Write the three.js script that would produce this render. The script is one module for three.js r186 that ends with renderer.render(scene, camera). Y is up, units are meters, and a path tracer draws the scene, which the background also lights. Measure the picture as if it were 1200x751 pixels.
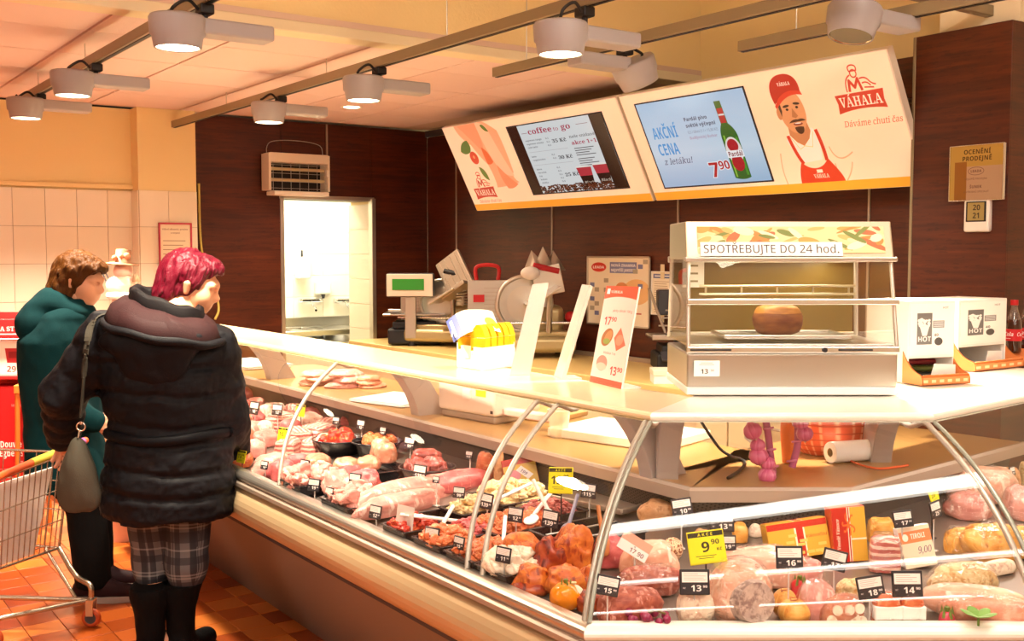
import * as THREE from 'three';
import { RoundedBoxGeometry } from 'three/addons/geometries/RoundedBoxGeometry.js';
import { mergeGeometries, mergeVertices } from 'three/addons/utils/BufferGeometryUtils.js';
import { ImprovedNoise } from 'three/addons/math/ImprovedNoise.js';
import { RectAreaLightUniformsLib } from 'three/addons/lights/RectAreaLightUniformsLib.js';

// ---------------------------------------------------------------- camera, light, exposure
RectAreaLightUniformsLib.init();
const scene = new THREE.Scene();
scene.background = new THREE.Color(0x1a1713);
const EYE = 1.62, YAW = 35.6 * Math.PI / 180, PITCH = 3.7 * Math.PI / 180, FOCAL = 1245;
const camera = new THREE.PerspectiveCamera(2 * Math.atan(375.5 / FOCAL) * 180 / Math.PI, 1200 / 751, 0.05, 60);
camera.position.set(0, EYE, 0);
const FWD = new THREE.Vector3(Math.sin(YAW) * Math.cos(PITCH), -Math.sin(PITCH), -Math.cos(YAW) * Math.cos(PITCH));
camera.lookAt(FWD.clone().add(camera.position));
camera.updateMatrixWorld(true);
const renderer = new THREE.WebGLRenderer({ antialias: true });
renderer.toneMapping = THREE.LinearToneMapping;
renderer.toneMappingExposure = 1.42;
renderer.shadowMap.enabled = true;
const WARM = new THREE.Color(1, 0.8, 0.55), TUBE = new THREE.Color(1, 0.91, 0.78);
const SPOT = 16, TUBE_POWER = 8, CASE_POWER = 7.5;
function rectLight(color, intensity, w, h, pos, target) {
  const l = new THREE.RectAreaLight(color, intensity, w, h);
  l.position.copy(pos); l.lookAt(target); scene.add(l); return l;
}

// ---------------------------------------------------------------- helpers
const V = (x, y, z) => new THREE.Vector3(x, y, z);
const RIGHT = V(Math.cos(YAW), 0, Math.sin(YAW)), AHEAD = V(Math.sin(YAW), 0, -Math.cos(YAW)), UPV = new THREE.Vector3().crossVectors(RIGHT, FWD);
const ray = (px, py) => FWD.clone().addScaledVector(RIGHT, (px - 600) / FOCAL).addScaledVector(UPV, (375.5 - py) / FOCAL);
const hit = (px, py, axis, v) => { const d = ray(px, py); return d.clone().multiplyScalar((v - camera.position[axis]) / d[axis]).add(camera.position); };
const atY = (px, py, v) => hit(px, py, 'y', v), atX = (px, py, v) => hit(px, py, 'x', v), atZ = (px, py, v) => hit(px, py, 'z', v);
const atD = (px, py, d) => { const r = ray(px, py); return r.multiplyScalar(d / r.dot(AHEAD)).add(camera.position); };   // d: level distance ahead
const depthOf = (p) => p.clone().sub(camera.position).dot(FWD);
let seed = 7;
const rnd = () => { seed = (seed * 1664525 + 1013904223) >>> 0; return seed / 4294967296; };
const rr = (a, b) => a + (b - a) * rnd();
const PN = new ImprovedNoise();
const nz = (x, y, z) => PN.noise(x + 37.13, y + 11.7, z + 5.31);
const taken = {};
const numbered = (n) => { const k = taken[n] = (taken[n] ?? -1) + 1; return k ? n + '_' + String(k).padStart(3, '0') : n; };
function tag(o, label, category, group) { o.userData.label = label; o.userData.category = category; if (group) o.userData.group = group; return o; }
function thing(name, label, category, pos = V(0, 0, 0), turn = 0, group) {
  const o = new THREE.Group(); o.name = numbered(name); scene.add(o); o.position.copy(pos); o.rotation.y = turn; return tag(o, label, category, group);
}
const prep = (g) => { let q = g.index ? g.toNonIndexed() : g; for (const k of Object.keys(q.attributes)) if (!['position', 'normal', 'uv'].includes(k)) q.deleteAttribute(k);
  if (!q.attributes.uv) q.setAttribute('uv', new THREE.BufferAttribute(new Float32Array(q.attributes.position.count * 2), 2)); q.morphAttributes = {}; return q; };
const merge = (list) => list.length === 1 ? list[0] : mergeGeometries(list.map(prep));
function triUV(g, s) {           // box mapping in metres
  const q = prep(g), p = q.attributes.position, n = q.attributes.normal, uv = q.attributes.uv;
  for (let i = 0; i < p.count; i++) {
    const ax = Math.abs(n.getX(i)), ay = Math.abs(n.getY(i)), az = Math.abs(n.getZ(i)), x = p.getX(i), y = p.getY(i), z = p.getZ(i);
    if (ax >= ay && ax >= az) uv.setXY(i, z / s, y / s); else if (az >= ay) uv.setXY(i, x / s, y / s); else uv.setXY(i, x / s, z / s);
  }
  return q;
}
function obj(name, geos, mat, parent = scene) {
  let g = Array.isArray(geos) ? merge(geos) : geos;
  if (mat.userData.tri) g = triUV(g, mat.userData.tri);
  const m = new THREE.Mesh(g, mat); m.castShadow = m.receiveShadow = true;
  m.name = parent === scene ? numbered(name) : name; parent.add(m); return m;
}
function piece(name, geos, mat, label, category, group) { return tag(obj(name, geos, mat), label, category, group); }
function struct(name, geos, mat, parent = scene) { const m = obj(name, geos, mat, parent); m.name = name; if (parent === scene) m.userData.kind = 'structure'; return m; }
const mv = (g, x = 0, y = 0, z = 0, rx = 0, ry = 0, rz = 0) => g.applyMatrix4(new THREE.Matrix4().compose(V(x, y, z), new THREE.Quaternion().setFromEuler(new THREE.Euler(rx, ry, rz, 'YXZ')), V(1, 1, 1)));
const box = (w, h, d, x = 0, y = 0, z = 0, rx = 0, ry = 0, rz = 0) => mv(new THREE.BoxGeometry(w, h, d), x, y, z, rx, ry, rz);
const rbox = (w, h, d, r, x = 0, y = 0, z = 0, rx = 0, ry = 0, rz = 0) => mv(new RoundedBoxGeometry(w, h, d, 2, Math.min(r, w / 2.01, h / 2.01, d / 2.01)), x, y, z, rx, ry, rz);
const cyl = (r0, r1, h, x = 0, y = 0, z = 0, rx = 0, ry = 0, rz = 0, n = 24) => mv(new THREE.CylinderGeometry(r0, r1, h, n), x, y, z, rx, ry, rz);
const ball = (r, x = 0, y = 0, z = 0, sx = 1, sy = 1, sz = 1) => { const g = new THREE.SphereGeometry(r, 20, 14); g.scale(sx, sy, sz); return mv(g, x, y, z); };
const lathe = (pts, n = 28) => new THREE.LatheGeometry(pts.map((p) => new THREE.Vector2(p[0], p[1])), n);
const tube = (pts, r, n = 24, k = 8) => new THREE.TubeGeometry(new THREE.CatmullRomCurve3(pts.map((p) => p.isVector3 ? p : V(...p))), n, r, k);
function rod(a, b, r, k = 8) { const d = b.clone().sub(a), g = new THREE.CylinderGeometry(r, r, d.length(), k); g.applyQuaternion(new THREE.Quaternion().setFromUnitVectors(V(0, 1, 0), d.clone().normalize())); const m = a.clone().add(b).multiplyScalar(0.5); g.translate(m.x, m.y, m.z); return g; }
const ext = (pts, depth, bev = 0) => { const s = new THREE.Shape(pts.map((p) => new THREE.Vector2(p[0], p[1]))); return new THREE.ExtrudeGeometry(s, { depth, bevelEnabled: bev > 0, bevelSize: bev, bevelThickness: bev, bevelSegments: 2 }); };
function slab(a, b, c, d, t) {    // four corners in order, thickness t away from the facing side
  const n = new THREE.Vector3().crossVectors(b.clone().sub(a), d.clone().sub(a)).normalize();
  const f = [a, b, c, d], k = f.map((p) => p.clone().addScaledVector(n, -t)), pos = [], uv = [];
  const quad = (p, q, r, s) => { for (const [v, u, w] of [[p, 0, 0], [q, 1, 0], [r, 1, 1], [p, 0, 0], [r, 1, 1], [s, 0, 1]]) { pos.push(v.x, v.y, v.z); uv.push(u, w); } };
  quad(...f); quad(k[1], k[0], k[3], k[2]);
  for (let i = 0; i < 4; i++) { const j = (i + 1) % 4; quad(k[i], k[j], f[j], f[i]); }
  const g = new THREE.BufferGeometry(); g.setAttribute('position', new THREE.Float32BufferAttribute(pos, 3)); g.setAttribute('uv', new THREE.Float32BufferAttribute(uv, 2)); g.computeVertexNormals(); return g;
}
const face = (a, b, c, d, lift = 0) => { const n = new THREE.Vector3().crossVectors(b.clone().sub(a), d.clone().sub(a)).normalize().multiplyScalar(lift); return slab(...[a, b, c, d].map((p) => p.clone().add(n)), 0.001); };

// surface nets: meshes the zero level of a distance field
function nets(f, lo, hi, h) {
  const nx = Math.ceil((hi.x - lo.x) / h) + 1, ny = Math.ceil((hi.y - lo.y) / h) + 1, nzz = Math.ceil((hi.z - lo.z) / h) + 1;
  const val = new Float32Array(nx * ny * nzz), id = new Int32Array(nx * ny * nzz).fill(-1), P = [], I = [];
  const at = (i, j, k) => i + nx * (j + ny * k);
  for (let k = 0; k < nzz; k++) for (let j = 0; j < ny; j++) for (let i = 0; i < nx; i++) val[at(i, j, k)] = f(lo.x + i * h, lo.y + j * h, lo.z + k * h);
  for (let k = 0; k < nzz - 1; k++) for (let j = 0; j < ny - 1; j++) for (let i = 0; i < nx - 1; i++) {
    let sx = 0, sy = 0, sz = 0, n = 0;
    const edge = (a, b, c, d, e, g) => { const u = val[at(i + a, j + b, k + c)], v = val[at(i + d, j + e, k + g)]; if ((u < 0) !== (v < 0)) { const t = u / (u - v); sx += a + t * (d - a); sy += b + t * (e - b); sz += c + t * (g - c); n++; } };
    for (let a = 0; a < 2; a++) for (let b = 0; b < 2; b++) { edge(0, a, b, 1, a, b); edge(a, 0, b, a, 1, b); edge(a, b, 0, a, b, 1); }
    if (n) { id[at(i, j, k)] = P.length / 3; P.push(lo.x + (i + sx / n) * h, lo.y + (j + sy / n) * h, lo.z + (k + sz / n) * h); }
  }
  const quad = (a, b, c, d, flip) => { if (a < 0 || b < 0 || c < 0 || d < 0) return; if (flip) I.push(a, c, b, a, d, c); else I.push(a, b, c, a, c, d); };
  for (let k = 1; k < nzz - 1; k++) for (let j = 1; j < ny - 1; j++) for (let i = 1; i < nx - 1; i++) {
    const v = val[at(i, j, k)] < 0;
    if (v !== val[at(i + 1, j, k)] < 0) quad(id[at(i, j - 1, k - 1)], id[at(i, j, k - 1)], id[at(i, j, k)], id[at(i, j - 1, k)], !v);
    if (v !== val[at(i, j + 1, k)] < 0) quad(id[at(i - 1, j, k - 1)], id[at(i - 1, j, k)], id[at(i, j, k)], id[at(i, j, k - 1)], !v);
    if (v !== val[at(i, j, k + 1)] < 0) quad(id[at(i - 1, j - 1, k)], id[at(i, j - 1, k)], id[at(i, j, k)], id[at(i - 1, j, k)], !v);
  }
  const g = new THREE.BufferGeometry(); g.setAttribute('position', new THREE.Float32BufferAttribute(P, 3)); g.setIndex(I);
  const N = new Float32Array(P.length), e = h * 0.6;
  for (let q = 0; q < P.length; q += 3) {
    const x = P[q], y = P[q + 1], z = P[q + 2]; let a = f(x + e, y, z) - f(x - e, y, z), b = f(x, y + e, z) - f(x, y - e, z), c = f(x, y, z + e) - f(x, y, z - e); const l = Math.hypot(a, b, c) || 1;
    N[q] = a / l; N[q + 1] = b / l; N[q + 2] = c / l;
  }
  g.setAttribute('normal', new THREE.BufferAttribute(N, 3)); return g;
}
const cap = (a, b, ra, rb) => { const bx = b[0] - a[0], by = b[1] - a[1], bz = b[2] - a[2], L = bx * bx + by * by + bz * bz || 1e-9; return (x, y, z) => { const px = x - a[0], py = y - a[1], pz = z - a[2], t = Math.max(0, Math.min(1, (px * bx + py * by + pz * bz) / L)); return Math.hypot(px - bx * t, py - by * t, pz - bz * t) - (ra + (rb - ra) * t); }; };
const ell = (c, r) => (x, y, z) => { const a = (x - c[0]) / r[0], b = (y - c[1]) / r[1], d = (z - c[2]) / r[2], k = Math.hypot(a, b, d), m = Math.hypot(a / r[0], b / r[1], d / r[2]); return m < 1e-6 ? -Math.min(...r) : k * (k - 1) / m; };
const smin = (a, b, k) => { const h = Math.max(k - Math.abs(a - b), 0) / k; return Math.min(a, b) - h * h * k / 4; };
const blend = (fs, k) => (x, y, z) => { let d = fs[0](x, y, z); for (let i = 1; i < fs.length; i++) d = smin(d, fs[i](x, y, z), k); return d; };

// ---------------------------------------------------------------- textures
const hash = (x, y, s) => { let h = (x * 374761393 + y * 668265263 + s * 974634121) | 0; h = Math.imul(h ^ (h >>> 13), 1274126177); return ((h ^ (h >>> 16)) >>> 0) / 4294967296; };
function vn(u, v, fx, fy, s) { const x = u * fx, y = v * fy, i = Math.floor(x), j = Math.floor(y), a = x - i, b = y - j, m = (q, f) => ((q % f) + f) % f, sa = a * a * (3 - 2 * a), sb = b * b * (3 - 2 * b);
  const h = (p, q) => hash(m(p, fx), m(q, fy), s); return (h(i, j) * (1 - sa) + h(i + 1, j) * sa) * (1 - sb) + (h(i, j + 1) * (1 - sa) + h(i + 1, j + 1) * sa) * sb; }
const fbm = (u, v, fx, fy, s) => vn(u, v, fx, fy, s) * 0.5 + vn(u, v, fx * 2, fy * 2, s + 1) * 0.3 + vn(u, v, fx * 4, fy * 4, s + 2) * 0.2;
function texture(n, fn, srgb = true) {
  const d = new Uint8Array(n * n * 4);
  for (let j = 0; j < n; j++) for (let i = 0; i < n; i++) { const c = fn(i / n, j / n), o = (j * n + i) * 4; for (let k = 0; k < 3; k++) d[o + k] = Math.max(0, Math.min(255, (c.length ? c[k] : c) * 255)); d[o + 3] = 255; }
  const t = new THREE.DataTexture(d, n, n); t.wrapS = t.wrapT = THREE.RepeatWrapping; t.magFilter = THREE.LinearFilter; t.minFilter = THREE.LinearFilter; if (srgb) t.colorSpace = THREE.SRGBColorSpace; t.needsUpdate = true; return t;
}
const mix3 = (a, b, t) => { t = Math.max(0, Math.min(1, t)); return [a[0] + (b[0] - a[0]) * t, a[1] + (b[1] - a[1]) * t, a[2] + (b[2] - a[2]) * t]; };
const hex = (h) => [(h >> 16) / 255, ((h >> 8) & 255) / 255, (h & 255) / 255];
function canvas(w, h, draw) { const c = document.createElement('canvas'); c.width = w; c.height = h; const g = c.getContext('2d'); draw(g, w, h); const t = new THREE.CanvasTexture(c); t.colorSpace = THREE.SRGBColorSpace; t.anisotropy = 8; return t; }
const std = (color, roughness = 0.6, metalness = 0, more = {}) => new THREE.MeshStandardMaterial({ color, roughness, metalness, ...more });
const print = (map, roughness = 0.5, more = {}) => new THREE.MeshStandardMaterial({ map, roughness, ...more });
const tri = (m, s) => { m.userData.tri = s; return m; };
const grain = texture(256, (u, v) => fbm(u, v, 40, 40, 3), false);
const creases = texture(256, (u, v) => { const a = 1 - Math.abs(2 * fbm(u, v, 3, 5, 31) - 1), b = 1 - Math.abs(2 * fbm(u, v, 6, 8, 41) - 1); return a * a * a * 0.6 + b * b * b * 0.4; }, false);
const woodTex = texture(512, (u, v) => { const g = fbm(u, v, 5, 90, 11), k = fbm(u, v, 3, 14, 4), w = fbm(u, v, 20, 200, 8); return mix3(hex(0x381207), hex(0x70300f), g * 0.75 + k * 0.5 - 0.22 + (w > 0.68 ? -0.25 : 0)); });
const M = {
  wood: tri(std(0xffffff, 0.42, 0, { map: woodTex, bumpMap: woodTex, bumpScale: 0.0004 }), 1.3),
  yellow: tri(std(0xf4dfa8, 0.9, 0, { bumpMap: grain, bumpScale: 0.0006 }), 0.4),
  cream: tri(std(0xeadfc0, 0.85, 0, { bumpMap: grain, bumpScale: 0.0005 }), 0.4),
  tile: std(0xf4ead4, 0.25), tileB: std(0xf0e4ca, 0.28), grout: std(0xb9a684, 0.9), whiteTile: std(0xf1f0e6, 0.2), whiteGrout: std(0xd8d4c2, 0.9),
  ceil: tri(std(0xecd6d2, 0.95, 0, { bumpMap: grain, bumpScale: 0.001 }), 0.3), ceilB: tri(std(0xe7cfca, 0.95, 0, { bumpMap: grain, bumpScale: 0.001 }), 0.3), grid: std(0xdcc4b4, 0.7),
  whitePaint: std(0xeee6d8, 0.55), greyPaint: std(0xa9a4a8, 0.45), rail: std(0x94866a, 0.4, 0.3), black: std(0x17161a, 0.5), darkGrey: std(0x3b3a40, 0.5),
  steel: std(0xc9c6c0, 0.28, 1), brushed: tri(std(0xc3beb6, 0.38, 1, { roughnessMap: null, bumpMap: grain, bumpScale: 0.0001 }), 0.2), chrome: std(0xe2e2e2, 0.1, 1), alu: std(0xcfc8bd, 0.33, 0.9), aluDull: std(0xb4a595, 0.5, 0.6),
  white: std(0xf2f0ea, 0.45), whiteGloss: new THREE.MeshPhysicalMaterial({ color: 0xf3eee2, roughness: 0.25, clearcoat: 0.5, clearcoatRoughness: 0.15 }), card: std(0xf4f1ea, 0.7), red: std(0xc01820, 0.45), orange: std(0xe8742a, 0.5), yellowTag: std(0xe9e01c, 0.6),
  glass: new THREE.MeshPhysicalMaterial({ color: 0xffffff, roughness: 0.0, transmission: 1, thickness: 0, ior: 1.5, metalness: 0 }),
  greenEdge: std(0x6f8f72, 0.2), acrylic: new THREE.MeshPhysicalMaterial({ color: 0xf4efe9, roughness: 0.2, transmission: 0.45, thickness: 0, ior: 1.49 }),
  film: tri(new THREE.MeshPhysicalMaterial({ color: 0xffffff, roughness: 0.08, transmission: 1, thickness: 0, ior: 1.5, bumpMap: creases, bumpScale: 0.006 }), 0.09),
  skin: std(0xd59a78, 0.5), lip: std(0xa8564e, 0.5),
};
const specLess = (m, k) => { const q = new THREE.MeshPhysicalMaterial({ color: m.color, roughness: m.roughness, bumpMap: m.bumpMap, bumpScale: m.bumpScale, map: m.map, specularIntensity: k }); q.userData = { ...m.userData }; return q; };
const emit = (color, k) => new THREE.MeshStandardMaterial({ color: 0xffffff, emissive: color, emissiveIntensity: k, roughness: 0.5 });
// ---------------------------------------------------------------- the room
const WX = 4.55, WZ = -7.55, CEIL = 2.6, HIGH = 3.4, FZ = -4.5;
const floorTones = [0xb8591e, 0x9c4310, 0xab5018, 0x8c380c, 0xc46c28].map((c) => tri(std(c, 0.32, 0, { bumpMap: grain, bumpScale: 0.0003 }), 0.3));
const floorTex = texture(256, (u, v) => { const i = Math.floor(u * 8), j = Math.floor(v * 8), a = u * 8 - i, b = v * 8 - j; if (a < 0.03 || b < 0.03) return hex(0x6b3a1c); return hex([0xc06a30, 0xa9531f, 0xb65f2a, 0x9a4719, 0xcb7a3c][Math.floor(hash(i, j, 5) * 5)]); });
const floor = struct('floor', box(11.2, 0.1, 18, -0.4, -0.056, -3), tri(std(0xffffff, 0.35, 0, { map: floorTex }), 1.2));
{ const g = [rbox(0.147, 0.012, 0.147, 0.002)]; let k = 0;
  for (let x = 0.3; x < 1.95; x += 0.15) for (let z = -6.4; z < -3.3; z += 0.15) { if (k++ > 290) break; const m = new THREE.Mesh(g[0], floorTones[Math.floor(hash(Math.round(x * 100), Math.round(z * 100), 9) * 5)]); m.name = 'floor_tile'; m.position.set(x + 0.075, -0.006, z + 0.075); m.receiveShadow = m.castShadow = true; floor.add(m); } }
function panels(parent, list, mat, name) { for (const g of list) obj(name, g, mat, parent); }
// back wall: yellow over tiles on the left, dark wood boards with a doorway on the right
const T = 0.35, wb = struct('wall_back', [box(5.57, 0.55 + 0.0, T, -0.215, CEIL - 0.275, WZ - T / 2), box(5.57, 2.05, T, -0.215, 1.025, WZ - T / 2 - 0.012), box(0.69, CEIL, T, 2.915, CEIL / 2, WZ - T / 2 - 0.012), box(0.52, CEIL, T, 4.29, CEIL / 2, WZ - T / 2 - 0.012), box(0.77, CEIL - 2.02, T, 3.645, (CEIL + 2.02) / 2, WZ - T / 2 - 0.012)], M.yellow);
panels(wb, [rbox(0.695, CEIL, 0.014, 0.002, 2.92, CEIL / 2, WZ - 0.003), rbox(0.371, CEIL - 2.03, 0.014, 0.002, 3.457, (CEIL + 2.03) / 2, WZ - 0.003), rbox(0.38, CEIL - 2.03, 0.014, 0.002, 3.84, (CEIL + 2.03) / 2, WZ - 0.003), rbox(0.515, CEIL, 0.014, 0.002, 4.29, CEIL / 2, WZ - 0.003)], M.wood, 'wall_panel');
{ const t = [M.tile, M.tileB]; const back = obj('tile_bed', box(5.57, 2.04, 0.008, -0.215, 1.02, WZ - 0.008), M.grout, wb);
  const g = new THREE.BoxGeometry(0.197, 0.247, 0.012);
  for (let x = -0.2; x < 2.1; x += 0.2) for (let j = 0; j < 8; j++) { const m = new THREE.Mesh(g, t[hash(Math.round(x * 10), j, 2) > 0.5 ? 1 : 0]); m.name = 'wall_tile'; m.position.set(x + 0.1, 2.04 - 0.125 - j * 0.25, WZ + 0.001); m.castShadow = m.receiveShadow = true; wb.add(m); } }
struct('trim_1', rbox(5.4, 0.03, 0.03, 0.005, -0.4, 2.065, WZ + 0.012), M.yellow);
const pil = struct('wall_pillar', box(0.4, CEIL, 0.16, 2.368, CEIL / 2, WZ + 0.072), M.yellow);
{ const g = new THREE.BoxGeometry(0.197, 0.247, 0.012), s = new THREE.BoxGeometry(0.012, 0.247, 0.15); obj('tile_bed', box(0.404, 2.04, 0.164, 2.368, 1.02, WZ + 0.072), M.grout, pil);
  for (let j = 0; j < 8; j++) { for (const x of [2.268, 2.468]) { const m = new THREE.Mesh(g, [M.tile, M.tileB][(j + (x > 2.3 ? 1 : 0)) % 2]); m.name = 'wall_tile'; m.position.set(x, 2.04 - 0.125 - j * 0.25, WZ + 0.156); pil.add(m); }
    const m = new THREE.Mesh(s, M.tile); m.name = 'wall_tile'; m.position.set(2.166, 2.04 - 0.125 - j * 0.25, WZ + 0.078); pil.add(m); } }
// right wall behind the counter: wood boards with metal joints, yellow above
const wr = struct('wall_right', [box(0.2, HIGH, 5.2, WX + 0.112, HIGH / 2, -4.95)], M.yellow);
const seams = [-7.1, -5.866, -4.63, -3.288];
{ const e = [WZ, ...seams, -2.6]; for (let i = 0; i < e.length - 1; i++) obj('wall_panel', rbox(0.016, 2.55, e[i + 1] - e[i] - 0.008, 0.002, WX + 0.004, 1.275, (e[i] + e[i + 1]) / 2), M.wood, wr); for (const z of seams) obj('joint_strip', rbox(0.012, 2.55, 0.014, 0.002, WX - 0.006, 1.275, z), M.aluDull, wr); }
obj('joint_strip', rbox(0.014, CEIL - 2.03, 0.012, 0.002, 3.645, (CEIL + 2.03) / 2, WZ + 0.008), M.aluDull, wb);
// wood-clad column at the right edge of the view
const col = struct('wall_column', box(0.68, 2.55, 0.42, 4.56, 1.275, -2.6), M.darkGrey);
obj('wall_panel', rbox(0.014, 2.56, 0.445, 0.002, 4.207, 1.28, -2.6), M.wood, col); obj('wall_panel', rbox(0.7, 2.56, 0.014, 0.002, 4.56, 1.28, -2.384), M.wood, col); obj('wall_panel', rbox(0.7, 2.56, 0.014, 0.002, 4.56, 1.28, -2.816), M.wood, col);
obj('edge_strip', rbox(0.016, 2.56, 0.014, 0.003, 4.204, 1.28, -2.822), M.rail, col); obj('upper_wall', box(0.68, HIGH - 2.56, 0.36, 4.58, (HIGH + 2.56) / 2, -2.55), M.cream, col);
struct('wall_side', box(0.2, HIGH, 8.4, 5.0, HIGH / 2, 1.82), M.cream);
struct('wall_left', box(0.2, HIGH, 14, -5.9, HIGH / 2, -0.9), M.cream);
struct('wall_front', box(11.2, HIGH, 0.2, -0.4, HIGH / 2, 6), M.cream);
struct('wall_rear_left', box(3, HIGH, 0.2, -4.4, HIGH / 2, WZ - 0.1), M.cream);
struct('upper_ceiling', box(11.2, 0.12, 10.8, -0.4, HIGH + 0.06, 0.75), M.cream);
const ceil = struct('ceiling', box(10.4, 0.06, 3.1, -0.6, CEIL + 0.045, -6.02), M.grid);
{ const g = triUV(rbox(0.588, 0.018, 0.588, 0.003), 0.3), h = triUV(rbox(0.588, 0.018, 0.46, 0.003), 0.3), h2 = triUV(rbox(0.588, 0.018, 0.54, 0.003), 0.3);
  for (let i = -3; i < 6; i++) for (const [z, q] of [[-4.77, h], [-5.3, g], [-5.9, g], [-6.5, g], [-7.1, g]]) { if (1.256 + i * 0.6 + 0.6 > WX + 0.02) continue; const m = new THREE.Mesh(q, hash(i + 9, Math.round(z * 10), 3) > 0.5 ? M.ceil : M.ceilB); m.name = 'ceiling_tile'; m.position.set(1.256 + i * 0.6 + 0.3, CEIL + 0.008, z); m.castShadow = m.receiveShadow = true; ceil.add(m); }
}
struct('wall_fascia', box(10.4, HIGH - CEIL - 0.03, 0.1, -0.6, (HIGH + CEIL + 0.03) / 2, FZ - 0.03), M.yellow);
struct('trim_2', rbox(10.4, 0.05, 0.13, 0.006, -0.6, CEIL + 0.022, FZ - 0.03), M.cream);
struct('trim_3', rbox(0.03, 0.05, 3.0, 0.004, WX - 0.02, CEIL - 0.025, -6.03), M.darkGrey);

// the wash room behind the doorway
const dr = struct('door_1', [rbox(0.03, 2.04, T + 0.03, 0.004, 3.27, 1.02, WZ - T / 2), rbox(0.8, 0.03, T + 0.03, 0.004, 3.65, 2.035, WZ - T / 2)], M.alu);
obj('door_frame_side', rbox(0.035, 2.04, 0.06, 0.004, 4.035, 1.02, WZ + 0.005), M.alu, dr);
struct('floor_wash_room', box(3.2, 0.1, 2.2, 4.0, -0.05, -8.9), M.whiteGrout);
struct('ceiling_wash_room', box(3.2, 0.1, 2.2, 4.0, 2.65, -8.9), M.white);
const wl = struct('wall_wash_room', [box(3.2, 2.6, 0.1, 4.0, 1.3, -9.28), box(0.1, 2.6, 1.5, 2.62, 1.3, -8.6), box(0.1, 2.6, 1.5, 5.4, 1.3, -8.6)], M.whiteGrout);
{ const g = new THREE.BoxGeometry(0.297, 0.197, 0.012); for (let x = 3.2; x < 5.2; x += 0.3) for (let j = 4; j < 13; j++) { const m = new THREE.Mesh(g, M.whiteTile); m.name = 'wall_tile'; m.position.set(x + 0.15, j * 0.2 + 0.1, -9.224); wl.add(m); }
  const r = new THREE.BoxGeometry(0.012, 0.197, T + 0.01); for (let j = 0; j < 10; j++) { const m = new THREE.Mesh(r, M.tile); m.name = 'door_tile'; m.position.set(4.024, j * 0.2 + 0.1, WZ - T / 2 - 0.02); dr.add(m); } }
{ const p = V(3.9, 2.56, -8.6); const t = thing('ceiling_lamp', 'bright white strip lamp on the wash room ceiling', 'lamp', p); obj('lamp_body', rbox(1.2, 0.05, 0.14, 0.01), M.white, t); obj('diffuser', rbox(1.16, 0.03, 0.11, 0.01, 0, -0.035, 0), emit(0xfff4dc, 3), t); rectLight(new THREE.Color(1, 0.93, 0.74), 30, 1.16, 0.4, V(3.9, 2.49, -8.6), V(3.9, 0, -8.65)); }
{ const u = thing('sink_unit', 'stainless steel wash basin unit seen through the doorway', 'sink', V(4.2, 0, -8.93));
  obj('worktop', [rbox(1.9, 0.05, 0.08, 0.01, 0, 0.9, 0.25), rbox(1.9, 0.05, 0.06, 0.01, 0, 0.9, -0.24), rbox(0.3, 0.04, 0.5, 0.01, -0.8, 0.9, 0), rbox(0.12, 0.04, 0.5, 0.01, 0, 0.9, 0), rbox(0.3, 0.04, 0.5, 0.01, 0.8, 0.9, 0), rbox(1.9, 0.1, 0.02, 0.005, 0, 0.96, -0.26)], M.steel, u);
  for (const x of [-0.35, 0.35]) obj('basin', lathe([[0.001, 0.72], [0.18, 0.73], [0.25, 0.78], [0.28, 0.9], [0.3, 0.905]]).translate(x, 0, 0), M.steel, u);
  obj('cabinet', rbox(1.86, 0.72, 0.5, 0.01, 0, 0.44, 0), M.white, u); obj('leg_rail', box(1.8, 0.08, 0.44, 0, 0.04, 0), M.darkGrey, u); }
for (const [px, w] of [[362, 'left'], [402, 'right']]) { const p = atZ(px, 352, -9.218); const t = thing('wall_tap', `chrome mixer tap on the wash room tiles, the ${w} one of two`, 'tap', p);
  obj('body', [cyl(0.022, 0.022, 0.18, 0, 0, 0.04, 0, 0, Math.PI / 2), cyl(0.016, 0.016, 0.05, -0.07, 0, 0.02, Math.PI / 2), cyl(0.016, 0.016, 0.05, 0.07, 0, 0.02, Math.PI / 2)], M.chrome, t); obj('spout', tube([[0, -0.01, 0.05], [0, -0.05, 0.1], [-0.03, -0.06, 0.2], [-0.05, -0.08, 0.26]], 0.011), M.chrome, t); for (const s of [-1, 1]) obj('handle', [cyl(0.025, 0.02, 0.03, s * 0.1, 0, 0.04, 0, 0, Math.PI / 2)], M.chrome, t); }
{ const a = atZ(352, 307, -9.218), t = thing('towel_dispenser', 'tall white paper towel dispenser on the wash room tiles', 'dispenser', a); obj('case', rbox(0.12, 0.31, 0.1, 0.015, 0, 0, 0.05), M.white, t); obj('lock_window', rbox(0.02, 0.06, 0.01, 0.003, -0.03, 0.08, 0.1), M.darkGrey, t); }
{ const a = atZ(376, 337, -9.218), t = thing('soap_dispenser', 'small white soap dispenser between the two taps', 'dispenser', a); obj('case', rbox(0.14, 0.12, 0.08, 0.015, 0, 0, 0.04), M.white, t); obj('nozzle', cyl(0.02, 0.012, 0.04, 0, -0.08, 0.05), M.darkGrey, t); }

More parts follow.
